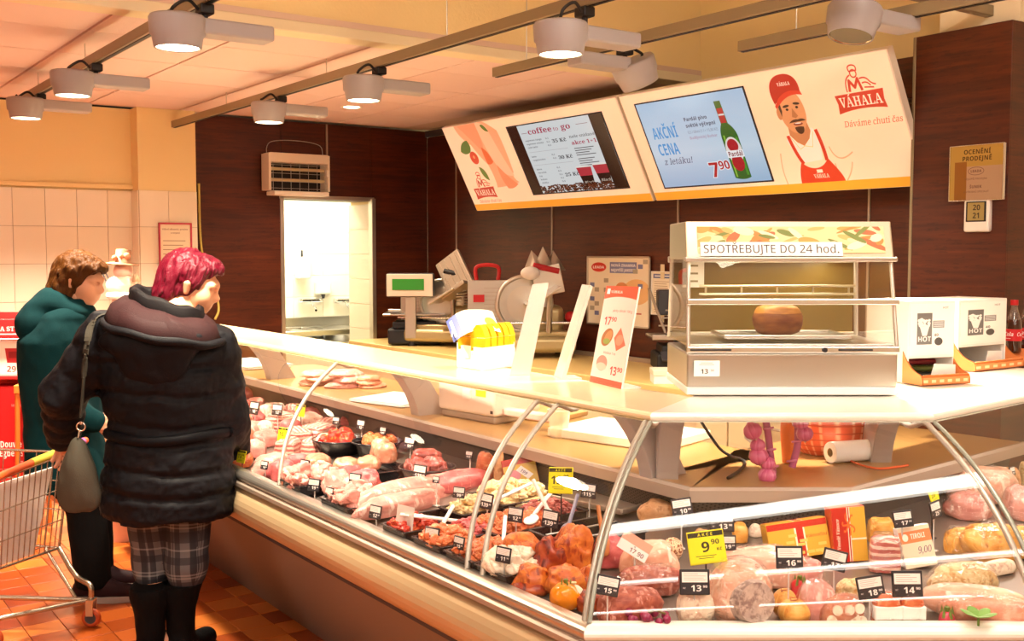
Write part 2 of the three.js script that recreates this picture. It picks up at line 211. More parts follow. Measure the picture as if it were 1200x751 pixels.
// ---------------------------------------------------------------- ceiling lights of the shop
for (const [x, z, len, wh, wd] of [[0.9, -0.65, 4.6, 'over the counter corner', 0.22], [0.2, 1.35, 5.5, 'behind the camera', 0.09], [-1.2, 4.0, 5, 'at the shop front', 0.12], [-3.2, -3.0, 3.5, 'over the left aisle', 0.2]]) {
  const t = thing('strip_light', `long white strip light on the high shop ceiling ${wh}`, 'lamp', V(x, HIGH, z));
  obj('housing', rbox(len, 0.07, 0.26, 0.01, 0, -0.036, 0), M.white, t); obj('diffuser', rbox(len - 0.04, 0.04, wd, 0.015, 0, -0.085, 0), emit(TUBE, 13), t);
  rectLight(TUBE, TUBE_POWER, len - 0.04, 0.3, V(x, HIGH - 0.12, z), V(x, 0, z + 0.001));
}
const trackY = 2.5;
function track(x, z0, z1, label, wires) {
  const t = thing('ceiling_track', label, 'track'); obj('rail', rbox(0.04, 0.045, z1 - z0, 0.004, x, trackY, (z0 + z1) / 2), M.rail, t); obj('rail_slot', box(0.016, 0.004, z1 - z0 - 0.02, x, trackY - 0.0235, (z0 + z1) / 2), M.black, t);
  for (const z of wires) obj('hanger_wire', rod(V(x, trackY + 0.02, z), V(x, z < FZ ? CEIL : HIGH, z), 0.0025, 6), M.steel, t);
}
track(1.32, -6.9, -1.6, 'grey ceiling track on the left carrying three lamps', [-6.3, -5.3, -4, -2.4]);
track(2.42, -7.4, -1.4, 'grey ceiling track in the middle running from the yellow pillar', [-6.4, -5, -3.85, -2.2]);
track(3.02, -4.36, -1.4, 'short grey ceiling track with a free end before the menu boards', [-4.1, -2.4]);
{ const a = atY(1103, 0, 2.62), t = thing('ceiling_track', 'grey ceiling track crossing above the wood column at right', 'track'); obj('rail', rbox(2.4, 0.045, 0.04, 0.004, a.x + 0.6, 2.62, a.z), M.rail, t); for (const dx of [0.1, 1.2]) obj('hanger_wire', rod(V(a.x + dx, 2.64, a.z), V(a.x + dx, HIGH, a.z), 0.0025, 6), M.steel, t); }
const dimGlow = std(0x6a5232, 0.25, 0.6, { emissive: new THREE.Color(1, 0.7, 0.35), emissiveIntensity: 0.12 });
const lampGlow = emit(new THREE.Color(1, 0.86, 0.6), 9);
function spot(px, py, mx, mz, dir, label, on = true, tilt = 0, k = 1, aim) {
  const h = atZ(px, py, mz), t = thing('track_spotlight', label, 'lamp', h), g = V(mx - h.x, trackY - h.y, 0);
  const hd = new THREE.Group(); hd.name = 'lamp_head'; t.add(hd); hd.rotation.set(0.0, 0, tilt);
  obj('shade', lathe([[0.074, -0.06], [0.079, -0.06], [0.086, -0.02], [0.093, -0.012], [0.096, 0.04], [0.09, 0.05], [0.001, 0.051]], 40), M.greyPaint, hd);
  obj('reflector', lathe([[0.001, 0.0], [0.03, -0.005], [0.062, -0.04], [0.075, -0.058]], 32), on ? std(0xf2e6cc, 0.3, 0.4) : std(0xcfc0a0, 0.2, 0.9), hd);
  obj('lens', cyl(0.07, 0.07, 0.006, 0, -0.054, 0, 0, 0, 0, 40), on ? lampGlow : dimGlow, hd);
  obj('arm', [rbox(0.27, 0.055, 0.1, 0.01, dir * 0.2, 0.02, 0)], M.greyPaint, t); obj('adapter', [rbox(0.05, 0.035, 0.06, 0.006, g.x, g.y - 0.04, 0), rod(V(g.x, g.y - 0.05, 0), V(g.x, 0.05, 0), 0.011)], M.black, t);
  obj('cable', tube([[g.x - 0.03, g.y - 0.045, 0.02], [g.x - 0.07, g.y - 0.02, 0.03], [g.x - 0.12 * (dir > 0 ? 1 : -0.6), g.y - 0.05, 0.03], [g.x - 0.125 * (dir > 0 ? 1 : -0.6), 0.06, 0.02]], 0.006), M.black, t);
  { const s = new THREE.SpotLight(new THREE.Color(1, 0.85, 0.64), SPOT * k, 0, 1.05, 0.7, 2); s.position.copy(h).add(V(0, -0.09, 0)); s.target.position.copy(aim || h.clone().add(V(Math.sin(tilt) * 1.2 + 0.25, -2, -0.1))); s.castShadow = true; s.shadow.radius = 4; scene.add(s, s.target); }
}
spot(208, 36, 1.32, -3.681, 1, 'large lit grey spotlight nearest on the left ceiling track', true, 0, 1.3);
spot(85, 97, 1.32, -5.118, 1, 'lit grey spotlight second along the left ceiling track');
spot(30, 126, 1.32, -6.263, 1, 'lit grey spotlight farthest along the left ceiling track', true, 0, 2);
spot(315, 131, 2.42, -5.577, 1, 'lit grey spotlight above the insect killer on the middle track');
spot(426, 103, 2.42, -4.444, 1, 'lit grey spotlight midway along the middle ceiling track', true, 0, 0.42);
spot(657, 44, 2.42, -2.941, 1, 'lit grey spotlight above the coffee menu board with its arm to the right', true, 0, 0.25);
spot(745, 84, 3.02, -3.404, -1, 'grey spotlight on the short track with its arm to the left, turned to the board', true, 0.5, 0.45);
spot(1000, 24, 3.45, -2.4, 1, 'large grey spotlight at upper right with its dim reflector showing', false, -0.25, 1.5, V(2.5, 1.2, -1.9));
track(3.5, -3.2, -1.2, 'grey ceiling track above the big right spotlight', [-2.9, -1.6]);
{ const p = atY(412, 125, CEIL), t = thing('recessed_downlight', 'small glowing downlight recessed in the ceiling tiles', 'lamp', p.setY(CEIL - 0.002)); obj('ring', lathe([[0.05, 0], [0.075, -0.004], [0.078, 0.002]]), M.white, t); obj('lens', cyl(0.052, 0.052, 0.006), lampGlow, t);
  const s = new THREE.SpotLight(WARM, SPOT * 0.5, 0, 1.1, 0.8, 2); s.position.copy(p).add(V(0, -0.03, 0)); s.target.position.copy(p).add(V(0, -2, 0)); s.castShadow = true; scene.add(s, s.target); }
// ---------------------------------------------------------------- counter geometry
const X0 = 1.53, D0 = 2.388, DR = 1.0, A2 = 84.9 * Math.PI / 180;
const N1 = V(1, 0, 0), NC = AHEAD.clone(), N2 = V(-Math.cos(A2), 0, -Math.sin(A2));
const SEG = [[N1, X0], [NC, D0], [N2, DR]];
const inset = (p) => Math.min(p.x - X0, p.dot(NC) - D0, p.dot(N2) - DR);
// point at inset s and height h where two runs meet
function mitre(i, s, h, s2 = s) { const [a, da] = SEG[i], [b, db] = SEG[i + 1], ra = da + s, rb = db + s2, det = a.x * b.z - a.z * b.x; return V((ra * b.z - a.z * rb) / det, h, (a.x * rb - ra * b.x) / det); }
const zEnd = -6.0, zJoint = atY(532, 670, 0.76).z;
const ends = { far: (s, h) => V(X0 + s, h, zEnd), joint: (s, h) => V(X0 + s, h, zJoint), m0: (s, h) => mitre(0, s, h), m1: (s, h) => mitre(1, s, h), right: (s, h) => { const p = N2.clone().multiplyScalar(DR + s); const d = V(Math.sin(A2), 0, -Math.cos(A2)); return p.addScaledVector(d, 3.9 - p.dot(d)).setY(h); } };
// closed profile (s,h) swept between two ends
function sweep(profile, e0, e1, closed = true) {
  const pos = [], uv = [], A = profile.map((p) => e0(...p)), B = profile.map((p) => e1(...p)), n = profile.length; let acc = 0;
  for (let i = 0; i < (closed ? n : n - 1); i++) { const j = (i + 1) % n, l = Math.hypot(profile[j][0] - profile[i][0], profile[j][1] - profile[i][1]), L = A[i].distanceTo(B[i]);
    for (const [p, u, v] of [[A[i], 0, acc], [A[j], 0, acc + l], [B[j], L, acc + l], [A[i], 0, acc], [B[j], L, acc + l], [B[i], L, acc]]) { pos.push(p.x, p.y, p.z); uv.push(u, v); } acc += l; }
  if (closed) { const t = THREE.ShapeUtils.triangulateShape(profile.map((p) => new THREE.Vector2(...p)), []); for (const [P, f] of [[A, 0], [B, 1]]) for (const q of t) for (const i of (f ? [q[0], q[2], q[1]] : q)) { pos.push(P[i].x, P[i].y, P[i].z); uv.push(...profile[i]); } }
  const g = new THREE.BufferGeometry(); g.setAttribute('position', new THREE.Float32BufferAttribute(pos, 3)); g.setAttribute('uv', new THREE.Float32BufferAttribute(uv, 2)); g.computeVertexNormals(); return g;
}
function smooth(g) { const q = g.clone(); q.deleteAttribute('normal'); q.deleteAttribute('uv'); const m = mergeVertices(q, 1e-4); m.computeVertexNormals(); return m; }
const arc = (cx, cy, rx, ry, a0, a1, n) => Array.from({ length: n + 1 }, (_, i) => { const a = (a0 + (a1 - a0) * i / n) * Math.PI / 180; return [cx + rx * Math.cos(a), cy + ry * Math.sin(a)]; });
const bez = (p, n) => Array.from({ length: n + 1 }, (_, i) => { const t = i / n, u = 1 - t; return [0, 1].map((k) => u * u * u * p[0][k] + 3 * u * u * t * p[1][k] + 3 * u * t * t * p[2][k] + t * t * t * p[3][k]); });
const BOARD = 1.175, WORK = 0.93, DECKD = 0.76;
const glassCurve = bez([[0.012, 0.765], [0.065, 0.94], [0.195, 1.08], [0.37, BOARD]], 18);
const P = {
  front_rail: [[0.03, 0.73], ...arc(0.012, 0.745, 0.028, 0.02, 250, 90, 8), [0.03, 0.765]],
  rail_trim: [[0.06, 0.735], [0.0, 0.735], [-0.02, 0.722], [-0.02, 0.708], [0.06, 0.7]],
  bumper: [[0.05, 0.705], ...arc(0.03, 0.63, 0.07, 0.075, 100, 262, 12), [0.06, 0.556]],
  lower_rail: [[0.07, 0.56], [0.02, 0.555], [0.02, 0.535], [0.07, 0.52]],
  front_panel: [[0.06, 0.54], [0.36, 0.0], [0.42, 0.0], [0.12, 0.54]],
  deck: [[0.015, 0.735], [0.03, 0.735], [DECKD, 0.797], [DECKD, 0.77], [0.03, 0.7], [0.015, 0.7]],
  back_panel: [[DECKD - 0.01, 0.79], [DECKD - 0.04, WORK - 0.03], [DECKD - 0.02, WORK - 0.03], [DECKD + 0.01, 0.79]],
  worktop: [[0.68, WORK - 0.035], [0.68, WORK], [1.27, WORK], [1.27, WORK - 0.035]],
  worktop_lip: [[0.672, WORK - 0.04], [0.672, WORK - 0.006], [0.68, WORK + 0.002], [0.69, WORK + 0.002], [0.69, WORK - 0.04]],
  rear_panel: [[1.2, 0.05], [1.2, WORK - 0.03], [1.23, WORK - 0.03], [1.23, 0.05]],
};
const boardP = (back) => [[0.37, BOARD], ...arc(0.385, BOARD + 0.0125, 0.015, 0.0125, 250, 110, 5), [back, BOARD + 0.025], [back, BOARD]];
const workMat = tri(std(0xa07a48, 0.3, 0, { bumpMap: grain, bumpScale: 0.0002 }), 0.4), skirtMat = tri(std(0x7f746b, 0.5, 0.2, { bumpMap: grain, bumpScale: 0.0003 }), 0.2);
const meshTex = texture(128, (u, v) => { const a = (u * 16) % 1, b = (v * 16 + (Math.floor(u * 16) % 2) * 0.5) % 1; return Math.hypot(a - 0.5, b - 0.5) < 0.22 ? 0.12 : 0.5; });
const perf = tri(std(0xb8aea4, 0.5, 0.3, { map: meshTex }), 0.16), deckMat = tri(std(0x8d8279, 0.35, 0.7, { bumpMap: grain, bumpScale: 0.0002 }), 0.2);
const lampCase = emit(new THREE.Color(1, 0.86, 0.7), 2);
const creamGloss = new THREE.MeshPhysicalMaterial({ color: 0xeddcb4, roughness: 0.25, clearcoat: 0.5, clearcoatRoughness: 0.15 });
function counter(label, e0, e1, back, seam) {
  const t = thing('display_counter', label, 'counter');
  const mats = { front_rail: back > 0.8 ? M.whiteGloss : M.alu, rail_trim: M.aluDull, bumper: std(0xc4ab84, 0.35, 0.35), lower_rail: M.darkGrey, front_panel: skirtMat, deck: deckMat, back_panel: perf, worktop: workMat, worktop_lip: M.aluDull, rear_panel: M.aluDull };
  for (const k of Object.keys(P)) { const g = sweep(P[k], e0, e1); obj(k, g, mats[k], t); }
  obj('shelf_board', sweep(boardP(back), e0, e1), back > 0.8 ? M.whiteGloss : creamGloss, t);
  obj('shelf_edge_light', sweep([[0.43, BOARD - 0.001], [0.43, BOARD - 0.005], [0.47, BOARD - 0.005], [0.47, BOARD - 0.001]], e0, e1), lampCase, t);
  const g = obj('glass_panel', smooth(sweep(glassCurve, e0, e1, false)), M.glass, t);
  for (const e of seam) obj('glass_edge', tube(glassCurve.map((p) => { const q = e(...p); return q; }), 0.006, 30, 6), std(0x9fa59a, 0.25, 0.3), t);
  return t;
}
const glassArm = (e, k) => glassCurve.map(([s, h]) => e(s + 0.012, h - 0.012));
const shift = (e, d, dist) => (s, h) => e(s, h).addScaledVector(d, dist);
const far = counter('far section of the curved glass meat counter beside the two shoppers', ends.far, ends.joint, 0.68, []);
const near = counter('near straight section of the curved glass meat counter with trays of salad', ends.joint, ends.m0, 0.68, []);
const corner = counter('corner section of the curved glass counter under the warming cabinet', ends.m0, ends.m1, 0.95, [ends.m0]);
const right = counter('right section of the curved glass counter beyond the corner', ends.m1, ends.right, 0.95, [ends.m1]);
{ const armMat = std(0xb9b4a8, 0.35, 0.5);
  const lean = (b, t) => { const z0 = atY(...b, 0.765).z, z1 = atY(...t, BOARD).z; return (s, h) => V(X0 + s, h, z0 + (z1 - z0) * Math.min(1, Math.max(0, h - 0.765) / (BOARD - 0.765))); };
  for (const [t, e] of [[far, lean([517, 672], [622, 470])], [near, lean([536, 680], [640, 475])], [far, lean([287, 574], [362, 427])], [near, shift(ends.m0, V(0, 0, 1), -0.02)], [corner, shift(ends.m1, RIGHT, -0.02)]]) obj('glass_arm', [tube([...glassCurve.map(([s, h]) => e(s + 0.006, h - 0.002)), e(0.43, BOARD - 0.02), e(0.47, BOARD - 0.005)], 0.008, 40, 8)], armMat, t); }
// brackets that carry the shelf
function bracket(parent, p, n, wide = 0.06) { // p: foot centre on the worktop, n: direction into the counter
  const s = new THREE.Shape(); s.moveTo(0.02, 0); s.lineTo(0.16, 0); s.quadraticCurveTo(0.1, 0.1, 0.0, BOARD - WORK); s.lineTo(-0.14, BOARD - WORK); s.quadraticCurveTo(0.0, 0.12, 0.02, 0);
  const g = new THREE.ExtrudeGeometry(s, { depth: wide, bevelEnabled: true, bevelSize: 0.004, bevelThickness: 0.004, bevelSegments: 2, curveSegments: 10 }); g.translate(0, 0, -wide / 2); g.rotateY(-Math.atan2(n.z, n.x)); g.translate(p.x, WORK, p.z); obj('shelf_bracket', g, std(0xb0a6a0, 0.5, 0.3), parent); }
bracket(far, atY(328, 443, WORK).setX(X0 + 0.72), N1); bracket(far, atY(478, 487, WORK).setX(X0 + 0.72), N1); bracket(near, atY(752, 560, WORK), N1, 0.05); bracket(corner, atY(783, 563, WORK), NC, 0.06); bracket(corner, atY(1035, 543, WORK), NC, 0.06); bracket(corner, atY(919, 545, WORK).addScaledVector(NC, 0.35), NC, 0.03);
// light of the shelf lamps onto the food
{ const c = new THREE.Color(1, 0.86, 0.74), h = BOARD - 0.025; const strip = (a, b, k = 1) => { const m = a.clone().add(b).multiplyScalar(0.5), l = new THREE.RectAreaLight(c, CASE_POWER * k, a.distanceTo(b), 0.05); l.position.copy(m); const d = b.clone().sub(a).normalize(); const z = V(0, 1, 0); const y = new THREE.Vector3().crossVectors(z, d); l.quaternion.setFromRotationMatrix(new THREE.Matrix4().makeBasis(d, y, z)); scene.add(l); };
  strip(ends.far(0.44, h), ends.joint(0.44, h), 0.85); strip(ends.joint(0.44, h), ends.m0(0.44, h)); strip(ends.m0(0.44, h), ends.m1(0.44, h), 1.7); strip(ends.m1(0.44, h), ends.right(0.44, h), 1.6); }
// rear counter along the wood wall
{ const t = thing('rear_counter', 'long beige rear worktop along the dark wood wall', 'counter', V(-0.025, 0, 0)); const z0 = -7.5, z1 = -2.9, L = z1 - z0, zc = (z0 + z1) / 2;
  obj('worktop', rbox(0.72, 0.04, L, 0.008, WX - 0.372, 0.91, zc), tri(std(0xd9bb78, 0.4), 0.4), t); obj('upstand', rbox(0.018, 0.03, L, 0.003, WX - 0.02, 0.944, zc), M.aluDull, t); obj('plinth', box(0.55, 0.1, L, WX - 0.33, 0.05, zc), M.darkGrey, t);
  const d = std(0xd6bf95, 0.5); for (let i = 0; i < 7; i++) { const w = L / 7, dm = obj('door', rbox(0.018, 0.76, w - 0.01, 0.004, WX - 0.68, 0.49, z0 + w * (i + 0.5)), d, t); obj('handle', rod(V(WX - 0.71, 0.8, z0 + w * (i + 0.3)), V(WX - 0.71, 0.8, z0 + w * (i + 0.7)), 0.006), M.steel, dm); } obj('carcass', box(0.6, 0.78, L, WX - 0.36, 0.49, zc), std(0xcdb68c, 0.6), t); }
// where things stand in the case
const deckY = (p) => 0.737 + 0.06 * Math.max(0, Math.min(1, inset(p) / DECKD));
function onDeck(px, py, up = 0) { let h = 0.77 + up, p; for (let i = 0; i < 12; i++) { p = atY(px, py, h); const s = inset(p); h = 0.737 + 0.06 * Math.max(0, Math.min(1, s / DECKD)) + up; } p.y -= up; return p; }
const runDir = (p) => { const a = [p.x - X0, p.dot(NC) - D0, p.dot(N2) - DR], i = a.indexOf(Math.min(...a)); return SEG[i][0]; };
// ---------------------------------------------------------------- menu boards
function logo(g, x, y, s) {     // butcher's emblem over a red banner with the shop name
  g.save(); g.translate(x, y); g.scale(s, s); g.lineWidth = 5; g.strokeStyle = '#c8402a'; g.fillStyle = '#c8402a'; g.lineJoin = 'round';
  g.beginPath(); g.moveTo(-48, 0); g.quadraticCurveTo(-50, -52, -18, -62); g.stroke();
  g.beginPath(); g.moveTo(-36, 0); g.lineTo(-28, -42); g.lineTo(-8, -14); g.lineTo(12, -46); g.lineTo(22, 0); g.lineWidth = 11; g.stroke(); g.lineWidth = 5;
  g.beginPath(); g.arc(0, -66, 14, 0, 7); g.stroke(); g.beginPath(); g.moveTo(-16, -76); g.quadraticCurveTo(-24, -98, 0, -98); g.quadraticCurveTo(24, -96, 16, -76); g.closePath(); g.stroke();
  g.beginPath(); g.moveTo(20, -44); g.quadraticCurveTo(50, -52, 62, -30); g.quadraticCurveTo(74, -18, 88, -16); g.moveTo(28, -26); g.quadraticCurveTo(50, -34, 64, -14); g.moveTo(34, -10); g.lineTo(76, -6); g.stroke();
  g.beginPath(); g.moveTo(-112, 8); g.lineTo(112, 2); g.lineTo(106, 40); g.lineTo(112, 74); g.quadraticCurveTo(0, 56, -112, 80); g.lineTo(-106, 42); g.closePath(); g.fill();
  g.fillStyle = '#fff6ea'; g.font = 'bold 52px serif'; g.textAlign = 'center'; g.fillText('VÁHALA', 0, 56, 196); g.restore();
}
const panelBase = (g, w, h) => { g.fillStyle = '#fbe9cf'; g.fillRect(0, 0, w, h); g.fillStyle = '#f6b23a'; g.fillRect(0, h * 0.925, w, h * 0.075); };
const leftPrint = canvas(1500, 512, (g, w, h) => { panelBase(g, w, h);
  const blob = (pts, c) => { g.fillStyle = c; g.beginPath(); g.moveTo(...pts[0]); for (let i = 1; i < pts.length; i += 2) g.quadraticCurveTo(...pts[i], ...pts[i + 1]); g.closePath(); g.fill(); };
  blob([[120, 0], [130, 70], [215, 120], [250, 190], [300, 240], [320, 330], [300, 380], [400, 380], [520, 360], [470, 330], [505, 300], [520, 150], [505, 60], [420, 0], [400, 0]], '#f3b48e');
  blob([[150, 0], [210, 60], [285, 150], [340, 190], [330, 0], [300, 0], [150, 0]], '#eda27c'); blob([[330, 0], [330, 150], [380, 260], [430, 330], [500, 320], [450, 170], [430, 60], [420, 0], [330, 0]], '#f7cdae');
  blob([[300, 140], [350, 160], [360, 230], [330, 250], [300, 240], [290, 190], [300, 140]], '#e2703f'); blob([[380, 250], [440, 330], [505, 370], [450, 400], [400, 390], [360, 330], [380, 250]], '#e99a72');
  blob([[90, 150], [120, 90], [190, 90], [215, 130], [180, 160], [120, 180], [90, 150]], '#5d7a2c'); blob([[200, 250], [260, 260], [255, 335], [200, 320], [200, 250]], '#6f8a35'); blob([[370, 20], [400, 0], [430, 60], [390, 60], [370, 20]], '#5d7a2c');
  g.fillStyle = '#d8451f'; g.beginPath(); g.arc(195, 195, 38, 0, 7); g.fill(); g.fillStyle = '#f2a070'; g.beginPath(); g.arc(195, 190, 10, 0, 7); g.fill();
  logo(g, 160, 370, 0.92); g.fillStyle = '#c86a48'; g.font = 'italic 26px serif'; g.fillText('Dáváme chuti čas', 66, 466); });
const rightPrint = canvas(1500, 512, (g, w, h) => { panelBase(g, w, h); 
  const el = (c, x, y, a, b, r = 0) => { g.fillStyle = c; g.beginPath(); g.ellipse(x, y, a, b, r, 0, 7); g.fill(); };
  const poly = (c, d) => { g.fillStyle = c; g.fill(new Path2D(d)); };
  poly('#f8ead0', 'M790 474 C 770 380 775 320 830 295 C 890 270 930 262 960 255 L 1060 250 C 1110 262 1180 280 1215 330 C 1240 380 1235 430 1180 474 Z'); g.strokeStyle = '#dcbc90'; g.lineWidth = 5; g.stroke(new Path2D('M1120 330 C 1130 380 1160 400 1225 360 M1105 474 C 1120 440 1130 420 1125 400 M850 474 C 842 420 850 380 862 340 M1160 474 C 1185 450 1200 430 1210 400'));
  poly('#c98c60', 'M945 235 L 1045 215 L 1058 290 L 1000 330 L 940 285 Z'); el('#d9a074', 990, 172, 66, 92, -0.06); el('#c98c60', 922, 178, 13, 24); poly('#4a3020', 'M926 150 L 920 118 L 938 120 L 940 168 L 932 190 Z'); poly('#fffaf0', 'M935 262 L 968 300 L 1000 318 L 1036 290 L 1060 246 L 1090 272 L 1070 380 L 955 390 L 918 290 Z'); g.strokeStyle = '#e2d0b0'; g.lineWidth = 4; g.stroke(new Path2D('M940 275 L 975 330 L 1002 318 L 1040 325 L 1062 262'));
  poly('#b3271a', 'M915 138 C 890 60 930 22 985 22 C 1040 20 1070 50 1058 108 C 1010 80 960 92 915 138 Z'); poly('#d2412a', 'M912 146 C 945 98 1000 80 1060 98 L 1066 114 C 1020 100 965 112 918 158 Z'); g.fillStyle = '#fff'; g.font = 'bold 20px serif'; g.fillText('VÁHALA', 955, 68, 66);
  el('#3c2618', 966, 150, 17, 5, -0.1); el('#3c2618', 1022, 144, 17, 5, 0.1); el('#2c1c14', 968, 164, 7, 5); el('#2c1c14', 1020, 159, 7, 5); poly('#b87a50', 'M994 160 L 982 196 L 1000 202 L 1014 194 Z'); poly('#4a2e1e', 'M958 220 C 975 204 1000 206 1006 208 C 1020 204 1036 206 1046 214 C 1030 216 1015 216 1004 217 C 985 218 972 218 958 220 Z'); el('#8a4034', 1002, 226, 24, 6); el('#fff', 1002, 223, 17, 2.5); poly('#4a2e1e', 'M980 240 C 990 236 1015 236 1026 240 C 1026 262 1012 268 1002 268 C 990 266 982 258 980 240 Z');
  g.strokeStyle = '#d2412a'; g.lineWidth = 17; g.stroke(new Path2D('M930 270 C 938 320 950 360 968 392 M1078 256 C 1090 310 1092 350 1090 385')); poly('#d8472c', 'M958 384 C 990 425 1060 425 1096 376 C 1130 420 1150 450 1152 474 L 926 474 C 930 440 940 410 958 384 Z'); g.fillStyle = '#fff2e2'; g.font = 'bold 24px serif'; g.fillText('VÁHALA', 1000, 456, 78); g.fillRect(1022, 420, 30, 14); logo(g, 1330, 130, 1.0); g.fillStyle = '#c86a48'; g.font = 'italic 32px serif'; g.fillText('Dáváme chuti čas', 1222, 262); });
const coffeePrint = canvas(768, 640, (g, w, h) => { g.fillStyle = '#3a1a10'; g.fillRect(0, 0, w, h); g.fillStyle = '#dfe3e4'; g.fillRect(86, 0, w - 180, h);
  g.textAlign = 'center'; g.fillStyle = '#b01f45'; g.font = 'bold 66px serif'; g.fillText('coffee', 262, 90); g.font = '46px serif'; g.fillText('to', 396, 88); g.font = 'bold 66px serif'; g.fillText('go', 476, 88); g.fillStyle = '#9c6a70'; g.fillRect(104, 72, 50, 4); g.fillRect(560, 60, 90, 4);
  g.fillStyle = '#2c2a30'; g.textAlign = 'left'; for (const [y, t] of [[190, '35 Kč'], [340, '30 Kč'], [500, '25 Kč']]) { g.font = 'bold 44px serif'; g.fillText(t, 330, y); }
  g.font = '20px serif'; [['espresso lungo', 150], ['espresso crema', 182], ['cafe latte', 214], ['latte', 300], ['cappuccino', 332], ['káva', 420], ['turecká', 452], ['čaj', 484], ['kakao', 516], ['mléko', 548]].forEach(([t, y]) => { g.fillText(t, 112, y); g.fillText('0,' + (y % 3 + 1), 285, y); }); g.fillStyle = '#b9b4b4'; g.fillRect(105, 250, 330, 3); g.fillRect(105, 372, 330, 3);
  g.fillStyle = '#2c2a30'; g.font = '32px serif'; g.fillText('naše snídaně', 474, 170); g.fillStyle = '#b01f45'; g.font = 'bold 46px serif'; g.fillText('akce 1+1', 474, 230); g.fillStyle = '#6a6668'; for (let i = 0; i < 8; i++) g.fillRect(480, 260 + i * 20 + (i > 3 ? 14 : 0), 150 - (i % 3) * 22, 7);
  for (const [x, y] of [[448, 430], [580, 420]]) { g.fillStyle = '#f2eee6'; g.beginPath(); g.ellipse(x + 46, y, 60, 14, 0, 0, 7); g.fill(); g.fillStyle = '#c23a44'; g.beginPath(); g.moveTo(x - 12, y + 4); g.lineTo(x + 104, y + 4); g.lineTo(x + 96, y + 80); g.lineTo(x - 4, y + 80); g.fill(); g.fillStyle = '#2c1511'; g.beginPath(); g.moveTo(x - 4, y + 80); g.lineTo(x + 96, y + 80); g.lineTo(x + 86, y + 180); g.lineTo(x + 6, y + 180); g.fill(); g.fillStyle = '#e9dccb'; g.font = 'italic 30px serif'; g.fillText('Black', x + 10, y + 150); }
  for (let i = 0; i < 520; i++) { const x = rr(90, w - 96), y = h - 66 + rr(0, 66) - (x > 440 ? 0 : 6 * Math.sin(x / 30)); g.fillStyle = ['#3b1a0e', '#5a2b18', '#74402a'][i % 3]; g.beginPath(); g.ellipse(x, y, 8, 5, rr(0, 3), 0, 7); g.fill(); } g.fillStyle = '#2a120a'; g.fillRect(w - 94, 0, 94, h); });
const beerPrint = canvas(896, 640, (g, w, h) => { const q = g.createLinearGradient(0, 0, 0, h); q.addColorStop(0, '#a9cbea'); q.addColorStop(0.6, '#cfe2f2'); q.addColorStop(1, '#a4c4e2'); g.fillStyle = q; g.fillRect(0, 0, w, h);
  g.fillStyle = '#3f9fe0'; g.font = 'bold 118px sans-serif'; g.fillText('AKČNÍ', 60, 270, 220); g.fillText('CENA', 60, 395, 185); g.fillStyle = '#45506a'; g.font = 'italic 62px serif'; g.fillText('z letáku!', 72, 468, 260);
  g.fillStyle = '#36435c'; g.font = 'bold 36px sans-serif'; g.fillText('Pardál pivo', 366, 168); g.fillText('světlé výčepní', 366, 214); g.fillStyle = '#8b97a8'; g.font = '27px sans-serif'; g.fillText('0,5 l láhev (1 l = 15,80 Kč)', 366, 258, 250); g.fillStyle = '#b58aa0'; g.fillText('Budějovický Budvar', 366, 300, 230);
  g.fillStyle = '#2f6b2a'; g.beginPath(); g.moveTo(650, 60); g.lineTo(700, 60); g.lineTo(706, 220); g.quadraticCurveTo(750, 262, 752, 320); g.lineTo(752, 606); g.quadraticCurveTo(694, 632, 626, 606); g.lineTo(622, 320); g.quadraticCurveTo(624, 262, 652, 220); g.closePath(); g.fill(); g.fillStyle = '#8cc63f'; g.fillRect(638, 300, 12, 300); g.fillStyle = '#4c9a34'; g.fillRect(725, 320, 18, 270);
  g.fillStyle = '#c22732'; g.fillRect(654, 110, 46, 104); g.fillStyle = '#f2e8e2'; g.fillRect(654, 150, 46, 12); g.beginPath(); g.ellipse(687, 410, 62, 96, 0, 0, 7); g.fill(); g.fillStyle = '#b81f2c'; g.beginPath(); g.ellipse(687, 375, 42, 46, 0, 0, 7); g.fill(); g.beginPath(); g.ellipse(687, 500, 46, 60, 0, 0, 7); g.fill(); g.fillStyle = '#fff'; g.fillRect(622, 410, 130, 50); g.fillStyle = '#7a1a20'; g.font = 'bold 48px sans-serif'; g.fillText('Pardál', 630, 452, 116);
  g.lineWidth = 12; g.strokeStyle = '#f4f7fa'; g.fillStyle = '#b8202c'; g.font = 'bold 150px sans-serif'; g.strokeText('7', 440, 590); g.fillText('7', 440, 590); g.font = 'bold 84px sans-serif'; g.strokeText('90', 522, 536); g.fillText('90', 522, 536); });
